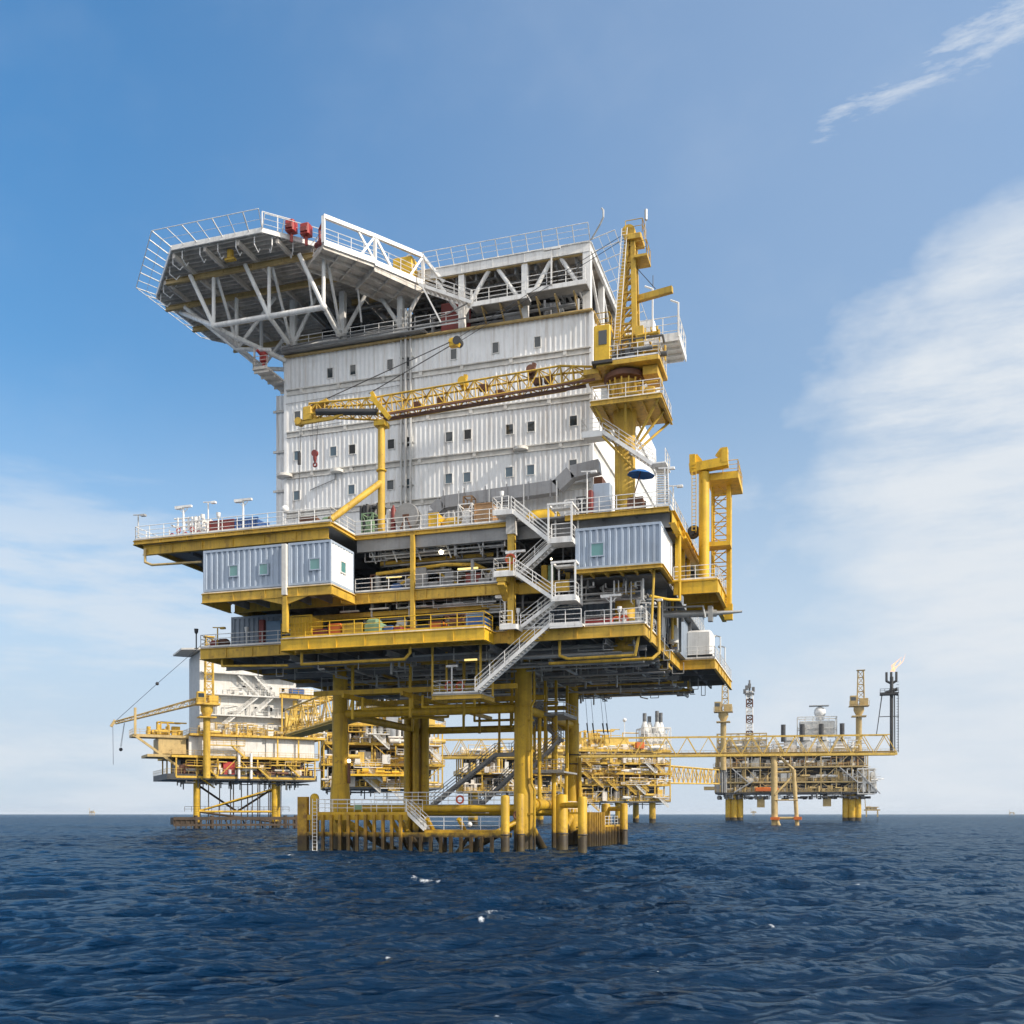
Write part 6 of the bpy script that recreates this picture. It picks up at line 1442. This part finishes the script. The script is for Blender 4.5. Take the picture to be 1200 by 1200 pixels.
b = MB(); b.box(ft.x-3.2,ft.x+1.8,ft.y-1.6,ft.y+1.6,topz-5.3,topz-4.7); b.tube((ft.x-1.8,ft.y,topz-4.7),(ft.x+1.6,ft.y,topz-3.6),.5,8); b.rail([(ft.x-3.2,ft.y-1.6,topz-4.7),(ft.x+1.8,ft.y-1.6,topz-4.7)],1.1,.07,1.2,1,False); b.build('burner_platform','dark',fx)
b = MB()
for dx in (-1.4,-.1,1.3): b.path([(ft.x,ft.y,topz-2),(ft.x+dx,ft.y,topz-1.2),(ft.x+dx,ft.y,topz+1.4)],.34,8)
b.build('burner_crown','dark',fx)
# flame: leaning tongues
b = MB()
for k,(dx,dz,r_) in enumerate(((1.4,2.8,.42),(2.5,4.4,.3),(.8,1.7,.46),(1.9,3.5,.25),(3.3,5.4,.14))):
    p = V(ft.x-.3+k*.35,ft.y+.2*k,topz+1.5); prof = []
    vs = []; fs = []; n = 8
    for i in range(9):
        f_ = i/8; c = p+V(dx*f_**1.2+.35*math.sin(f_*7+k),.2*math.sin(5*f_+k),dz*f_); rr = .8*r_*math.sin(math.pi*min(1,.12+f_*.88))**.8*(1+.3*math.sin(f_*11+2*k))
        vs += [c+V(rr*math.cos(2*math.pi*q_/n),rr*math.sin(2*math.pi*q_/n),0) for q_ in range(n)]
    for i in range(8): fs += [(i*n+q_,i*n+(q_+1)%n,(i+1)*n+(q_+1)%n,(i+1)*n+q_) for q_ in range(n)]
    b.add(vs,fs)
solo('gas_flame', b,'flame','orange gas flame blowing to the right above the flare tower','flame')

# --- tiny rigs on the horizon
def tiny(px, t_, w, h, lab, stem=False):
    o = at(px,954,t=t_); x,y = o.x,o.y; t = thing('distant_rig',lab,'platform',(x,y,0),'tiny rigs on the horizon')
    b = MB()
    for dx in ((-.35,.35) if not stem else (-.1,.1)):
        for dy in (0,w*.4): b.beam((x+dx*w,y+dy,-3),(x+dx*w,y+dy,h*.5),w*.07)
    b.build('leg','tan_far',t)
    b = MB(); b.box(x-w*.5,x+w*.5,y,y+w*.5,h*.45,h*.55); b.box(x-w*.42,x+w*.4,y,y+w*.5,h*.68,h*.74); clutter(b,(x-w*.4,x+w*.3,y,y+w*.4,h*.55,h*.9),16,int(px),w/18); b.build('topside','tan_far',t)
    b = MB(); b.beam((x-w*.4,y,h*.5),(x-w*.45,y,h*1.35),w*.05); b.build('crane','tan_far',t)
tiny(1022,1250,19,17,'small distant rig just right of the far gas platform on the horizon')
tiny(883,2500,14,14,'tiny distant rig between the legs of the far gas platform on the horizon',True)
tiny(107,2600,14,15,'tiny distant rig on the left horizon')
tiny(1186,3000,16,12,'tiny distant rig at the far right end of the horizon')

# ================================================================== sea
def build_sea():
    ts = [3.0]; 
    while ts[-1] < 40000:
        r = ts[-1]
        d = max(.055, .58*r*r/(F*H)); d = min(d, .26+max(0,r-60)*.006, r*.25) if r < 400 else min(d, r*.12)
        if r < 14: d = .4
        ts.append(r+d)
    ts = np.array(ts); dr = np.gradient(ts)
    half = R(46)
    an = np.concatenate([np.linspace(-math.pi,-half,40,endpoint=False), np.linspace(-half,half,1150,endpoint=False), np.linspace(half,math.pi,40,endpoint=False)])
    base = math.pi/2+YAW
    Rg, Ag = np.meshgrid(ts, an, indexing='ij')
    X = Rg*np.cos(base-Ag); Y = Rg*np.sin(base-Ag)
    da = np.gradient(an); sp = np.maximum(dr[:,None]*np.ones_like(an)[None,:]*.55, Rg*da[None,:]*.8)
    rg = np.random.default_rng(11)
    Z = np.zeros_like(X); DX = np.zeros_like(X); DY = np.zeros_like(X)
    Nw = 96; lam = np.exp(np.linspace(math.log(.34), math.log(11), Nw)); wd = base+math.pi+R(10)
    for i,l in enumerate(lam):
        th = wd+rg.normal(0,R(25)); k = 2*math.pi/l; ph = rg.uniform(0,2*math.pi)
        st = (.054 if l < 1.6 else .048 if l < 3 else .038 if l < 6 else .022)*rg.uniform(.7,1.3); a = st/k
        fade = np.clip((l/sp-2.2)/2.5,0,1)
        if fade.max() == 0: continue
        arg = k*(X*math.cos(th)+Y*math.sin(th))+ph; 
        # patches of calmer and rougher water
        c = np.cos(arg); s = np.sin(arg)
        Z += a*c*fade; DX -= .9*a*math.cos(th)*s*fade; DY -= .9*a*math.sin(th)*s*fade
    patch = .82+.28*np.sin(X*.043+1.3*np.sin(Y*.021))*np.sin(Y*.037+.8*np.sin(X*.03))
    Z *= patch
    foam = np.zeros_like(X)
    for (px,py,wx,wy,hh) in ((576,1081,.42,.7,.20),(585,1078,.22,.5,.1),(597,1071,.24,.5,.17),(563,1084,.16,.4,.08),(606,1075,.14,.4,.05),(489,1035,.36,.9,.14),(500,1036,.5,.8,.05),(512,1037,.2,.6,.05),(338,1003,.5,1.6,.12),(636,1070,.10,.3,.03),(455,1124,.12,.25,.03),(585,1195,.1,.15,.02),(1010,1042,.2,1.2,.1),(60,1010,.3,1.6,.1),(230,1062,.14,.6,.05),(905,1088,.12,.5,.05)):
        c = at(px,py,Z=0); fx, fy = math.cos(base), math.sin(base); u = (X-c.x)*fy-(Y-c.y)*fx; v = (X-c.x)*fx+(Y-c.y)*fy
        g = np.exp(-(u/wx)**2-(v/wy)**2); Z += hh*np.exp(-(u/(wx*2.2))**2-(v/(wy*.8))**2)
        foam = np.maximum(foam, g)
    for (fx_,fy_,fr_) in ([(x,y,1.0) for x,y in LEGS]+[(-26.6,82.4,.5),(-25.9,84.6,.5),(-23.4,89.6,.65),(-20.2,84.4,.5),(-22,112,.6)]+[(-44.9+k*.86,82.05,.3) for k in range(11)]+[(-35.3+k*.95,82.05,.3) for k in range(9)]+[(-46.2,82.4,.7)]):
        dd = np.hypot(X-fx_-.15,Y-fy_+.25); foam = np.maximum(foam,.58*np.exp(-((dd-fr_)/.42)**2))
    X2 = X+DX; Y2 = Y+DY
    nr, na = X.shape
    co = np.stack([X2,Y2,Z],-1).reshape(-1,3)
    i = np.arange(nr-1)[:,None]; jx = np.arange(na)[None,:]; j2 = (jx+1)%na
    quads = np.stack([i*na+jx, i*na+j2, (i+1)*na+j2, (i+1)*na+jx],-1).reshape(-1,4)
    quads = quads[:, ::-1] if False else quads
    me = bpy.data.meshes.new('sea'); me.vertices.add(len(co)); me.vertices.foreach_set('co', co.astype(np.float32).ravel())
    n = len(quads); me.loops.add(n*4); me.loops.foreach_set('vertex_index', quads.astype(np.int32).ravel())
    me.polygons.add(n); me.polygons.foreach_set('loop_start', np.arange(0,n*4,4,dtype=np.int32)); me.polygons.foreach_set('loop_total', np.full(n,4,dtype=np.int32))
    me.polygons.foreach_set('use_smooth', np.ones(n,dtype=bool))
    me.update(calc_edges=True)
    at_ = me.attributes.new('foam','FLOAT','POINT'); at_.data.foreach_set('value', foam.astype(np.float32).ravel())
    o = bpy.data.objects.new('sea', me); COL.objects.link(o)
    return tag(o,'dark blue choppy sea with a few whitecaps reaching to the horizon','sea',kind='structure')
sea = build_sea()
wm = bpy.data.materials.new('sea_water'); wm.use_nodes = True; nt = wm.node_tree; Lk = nt.links; b = nt.nodes['Principled BSDF']
nt.nodes.remove(b); gl = nd(nt,'ShaderNodeBsdfGlossy'); gl.inputs['Color'].default_value = (.74,.90,1,1); gl.inputs['Roughness'].default_value = .05
df = nd(nt,'ShaderNodeBsdfDiffuse'); df.inputs['Color'].default_value = (0.0012,0.0165,0.047,1)
geo = nd(nt,'ShaderNodeNewGeometry')
def nz(scale,det,stretch=None,rough_=.6):
    v = geo.outputs['Position']
    if stretch:
        vq = nd(nt,'ShaderNodeVectorRotate',rotation_type='Z_AXIS'); vq.inputs['Angle'].default_value = -YAW+R(6); Lk.new(v,vq.inputs['Vector']); mp = nd(nt,'ShaderNodeMapping'); mp.inputs['Scale'].default_value = stretch; Lk.new(vq.outputs[0],mp.inputs['Vector']); v = mp.outputs[0]
    n = nd(nt,'ShaderNodeTexNoise'); n.inputs['Scale'].default_value = scale; n.inputs['Detail'].default_value = det; n.inputs['Roughness'].default_value = rough_; Lk.new(v,n.inputs['Vector']); return n.outputs['Fac']
bp1 = nd(nt,'ShaderNodeBump'); bp1.inputs['Strength'].default_value = 1; bp1.inputs['Distance'].default_value = .15; Lk.new(nz(3.2,8,(.35,1,1),.68),bp1.inputs['Height'])
bp2 = nd(nt,'ShaderNodeBump'); bp2.inputs['Strength'].default_value = .9; bp2.inputs['Distance'].default_value = 2.6; Lk.new(nz(.22,5,(.45,1,1)),bp2.inputs['Height']); Lk.new(bp1.outputs[0],bp2.inputs['Normal'])
fz = nd(nt,'ShaderNodeFresnel'); fz.inputs['IOR'].default_value = 1.333
for q in (gl,df,fz): Lk.new(bp2.outputs[0],q.inputs['Normal'])
fm = nd(nt,'ShaderNodeMath',operation='MINIMUM'); Lk.new(fz.outputs[0],fm.inputs[0]); fm.inputs[1].default_value = .39
b = nd(nt,'ShaderNodeMixShader'); Lk.new(fm.outputs[0],b.inputs[0]); Lk.new(df.outputs[0],b.inputs[1]); Lk.new(gl.outputs[0],b.inputs[2])
atn = nd(nt,'ShaderNodeAttribute',attribute_name='foam')
fn = nd(nt,'ShaderNodeMath',operation='MULTIPLY_ADD'); Lk.new(nz(4.5,8,(1,.4,1),.85),fn.inputs[0]); fn.inputs[1].default_value = 2.6; fn.inputs[2].default_value = -1.55
fa = nd(nt,'ShaderNodeMath',operation='ADD'); Lk.new(fn.outputs[0],fa.inputs[0]); Lk.new(atn.outputs['Fac'],fa.inputs[1])
fr = nd(nt,'ShaderNodeMapRange'); fr.inputs[1].default_value = .48; fr.inputs[2].default_value = .95; Lk.new(fa.outputs[0],fr.inputs[0])
fb_ = nd(nt,'ShaderNodeBsdfDiffuse'); fb_.inputs['Color'].default_value = (.75,.78,.8,1)
ms = nd(nt,'ShaderNodeMixShader'); Lk.new(fr.outputs[0],ms.inputs[0]); Lk.new(b.outputs[0],ms.inputs[1]); Lk.new(fb_.outputs[0],ms.inputs[2]); Lk.new(ms.outputs[0],nt.nodes['Material Output'].inputs['Surface'])
sea.data.materials.append(wm)

# ================================================================== sky, sun, camera
SUN_EL = 34.0
SUN_AZ_VEC = V(1.0,-.16,0).normalized()       # horizontal direction towards the sun (along the platform front, a little in front of it)
w = bpy.data.worlds.new('World'); SC.world = w; w.use_nodes = True; nt = w.node_tree; Lk = nt.links
bg = nt.nodes['Background']; bg.inputs['Strength'].default_value = .15
sky = nd(nt,'ShaderNodeTexSky',sky_type='NISHITA'); sky.sun_disc = False; sky.sun_elevation = R(SUN_EL)
sky.sun_rotation = math.atan2(SUN_AZ_VEC.x, SUN_AZ_VEC.y); sky.air_density = 1.0; sky.dust_density = 0.6; sky.ozone_density = 2.0; sky.altitude = 0
tc = nd(nt,'ShaderNodeTexCoord')
vr = nd(nt,'ShaderNodeVectorRotate',rotation_type='Z_AXIS'); vr.inputs['Angle'].default_value = -YAW; Lk.new(tc.outputs['Generated'],vr.inputs['Vector'])
sx = nd(nt,'ShaderNodeSeparateXYZ'); Lk.new(vr.outputs[0],sx.inputs[0])
def mth(op,a,b_=None,c=None):
    n = nd(nt,'ShaderNodeMath',operation=op)
    for i,v in enumerate((a,b_,c)):
        if v is None: continue
        if isinstance(v,(int,float)): n.inputs[i].default_value = v
        else: Lk.new(v,n.inputs[i])
    return n.outputs[0]
def sm(s,lo,hi,a=0.0,b_=1.0):
    n = nd(nt,'ShaderNodeMapRange',interpolation_type='SMOOTHSTEP'); n.inputs[1].default_value = lo; n.inputs[2].default_value = hi; n.inputs[3].default_value = a; n.inputs[4].default_value = b_; Lk.new(s,n.inputs[0]); return n.outputs[0]
az = mth('ARCTAN2',sx.outputs[0],sx.outputs[1]); el = mth('ARCSINE',sx.outputs[2])
cb = nd(nt,'ShaderNodeCombineXYZ'); Lk.new(az,cb.inputs[0]); Lk.new(el,cb.inputs[1])
def snoise(scale,det,rough_,st=(1,1,1),rotz=0):
    mp = nd(nt,'ShaderNodeMapping'); mp.inputs['Rotation'].default_value = (0,0,rotz); mp.inputs['Scale'].default_value = st; Lk.new(cb.outputs[0],mp.inputs['Vector'])
    n = nd(nt,'ShaderNodeTexNoise'); n.inputs['Scale'].default_value = scale; n.inputs['Detail'].default_value = det; n.inputs['Roughness'].default_value = rough_; Lk.new(mp.outputs[0],n.inputs['Vector']); return n.outputs['Fac']
n1 = snoise(5.5,6,.55,(1,1.5,1),R(-35)); n2 = snoise(14,8,.66,(.35,1.6,1),R(-20)); n3 = snoise(9,6,.6,(.35,1.6,1),R(3))
# cloud bank on the right: az above ~0.28, fading out above el ~0.55
edge = mth('ADD',az,mth('MULTIPLY',mth('SUBTRACT',n1,.5),.42))
edge = mth('SUBTRACT',edge,mth('MULTIPLY',mth('MAXIMUM',mth('SUBTRACT',el,.36),0),.9))
bank = mth('MULTIPLY',mth('MULTIPLY',sm(edge,.16,.40),sm(el,.62,.44)),sm(az,1.6,1.1))
bank = mth('MULTIPLY',bank,mth('MULTIPLY',sm(n2,.3,.6,.66,1.0),sm(n3,.32,.56,.74,1.0)))
# cirrus streak, upper right
d1 = mth('SUBTRACT',mth('SUBTRACT',el,.583),mth('MULTIPLY',mth('SUBTRACT',az,.31),.27))
d1 = mth('ADD',d1,mth('MULTIPLY',mth('SUBTRACT',n2,.5),.075))
wid = sm(az,.26,.5,.012,.055)
cir = mth('MULTIPLY',mth('SUBTRACT',1.0,mth('MINIMUM',mth('DIVIDE',mth('ABSOLUTE',d1),wid),1.0)),sm(az,.25,.33))
cir = mth('MULTIPLY',mth('MULTIPLY',sm(cir,0,.9),sm(snoise(30,6,.7,(.3,1.5,1),R(-18)),.28,.7)),.74)
# thin layered clouds low at the left and a faint veil elsewhere
low = mth('MULTIPLY',mth('MULTIPLY',sm(n3,.44,.62),sm(el,.36,.22)),mth('MULTIPLY',sm(az,.2,-.35),.62))
veil = mth('ADD',sm(az,-.5,.42,0,.27),mth('MULTIPLY',sm(n1,.45,.8),.06))
hz = sm(el,.42,.05,0,.93)
mask = mth('MAXIMUM',mth('MAXIMUM',bank,cir),mth('MAXIMUM',low,veil))
tcol = nd(nt,'ShaderNodeMix',data_type='RGBA'); Lk.new(sm(el,.22,.72),tcol.inputs[0]); tcol.inputs[6].default_value = (.31,.47,.52,1); tcol.inputs[7].default_value = (.29,.55,.66,1)
tint = nd(nt,'ShaderNodeMix',data_type='RGBA',blend_type='MULTIPLY'); tint.inputs[0].default_value = 1.0; Lk.new(sky.outputs[0],tint.inputs[6]); Lk.new(tcol.outputs[2],tint.inputs[7])
mxh = nd(nt,'ShaderNodeMix',data_type='RGBA'); Lk.new(hz,mxh.inputs[0]); Lk.new(tint.outputs[2],mxh.inputs[6]); mxh.inputs[7].default_value = (1.78,2.08,2.50,1)
mxc = nd(nt,'ShaderNodeMix',data_type='RGBA'); Lk.new(mask,mxc.inputs[0]); Lk.new(mxh.outputs[2],mxc.inputs[6]); mxc.inputs[7].default_value = (2.36,2.52,2.70,1)
# unseen bright cloud added behind the viewer to light the fronts and soffits
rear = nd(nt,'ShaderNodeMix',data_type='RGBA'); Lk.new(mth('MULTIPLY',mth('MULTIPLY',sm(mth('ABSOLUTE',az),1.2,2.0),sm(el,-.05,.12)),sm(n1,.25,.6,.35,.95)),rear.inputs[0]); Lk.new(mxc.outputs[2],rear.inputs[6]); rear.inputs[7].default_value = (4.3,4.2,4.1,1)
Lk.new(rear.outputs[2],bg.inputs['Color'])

ld = bpy.data.lights.new('sun','SUN'); ld.energy = 2.4; ld.angle = R(.6); ld.color = (1,.90,.76)
so = bpy.data.objects.new('sun',ld); COL.objects.link(so)
sd_ = V(SUN_AZ_VEC.x*math.cos(R(SUN_EL)),SUN_AZ_VEC.y*math.cos(R(SUN_EL)),math.sin(R(SUN_EL)))
so.rotation_euler = (-sd_).to_track_quat('-Z','Y').to_euler()

hm = bpy.data.materials.new('sea_haze'); hm.use_nodes = True; _nt = hm.node_tree; _nt.nodes.remove(_nt.nodes['Principled BSDF'])
_pv = nd(_nt,'ShaderNodeVolumePrincipled'); _pv.inputs['Color'].default_value = (.82,.90,1,1); _pv.inputs['Density'].default_value = HAZE; _nt.links.new(_pv.outputs[0],_nt.nodes['Material Output'].inputs['Volume'])
hb = MB().box(-42000,42000,-42000,42000,-9,75); ho = hb.build('haze',hm); tag(ho,'thin pale sea haze','haze',kind='stuff')

cd_ = bpy.data.cameras.new('camera'); cam = bpy.data.objects.new('camera',cd_); COL.objects.link(cam); SC.camera = cam
cam.location = (0,0,H); cam.rotation_euler = (R(90),0,YAW); cd_.sensor_width = 36; cd_.lens = 36*F/1200; cd_.shift_y = (HZ-600)/1200
cd_.clip_end = 100000; cd_.clip_start = .5
SC.view_settings.view_transform = 'Standard'; SC.view_settings.look = 'None'; SC.view_settings.exposure = 1.1; SC.view_settings.gamma = 1
try: SC.view_settings.use_curve_mapping = False
except Exception: pass
SC.cycles.use_denoising = True if hasattr(SC,'cycles') else False
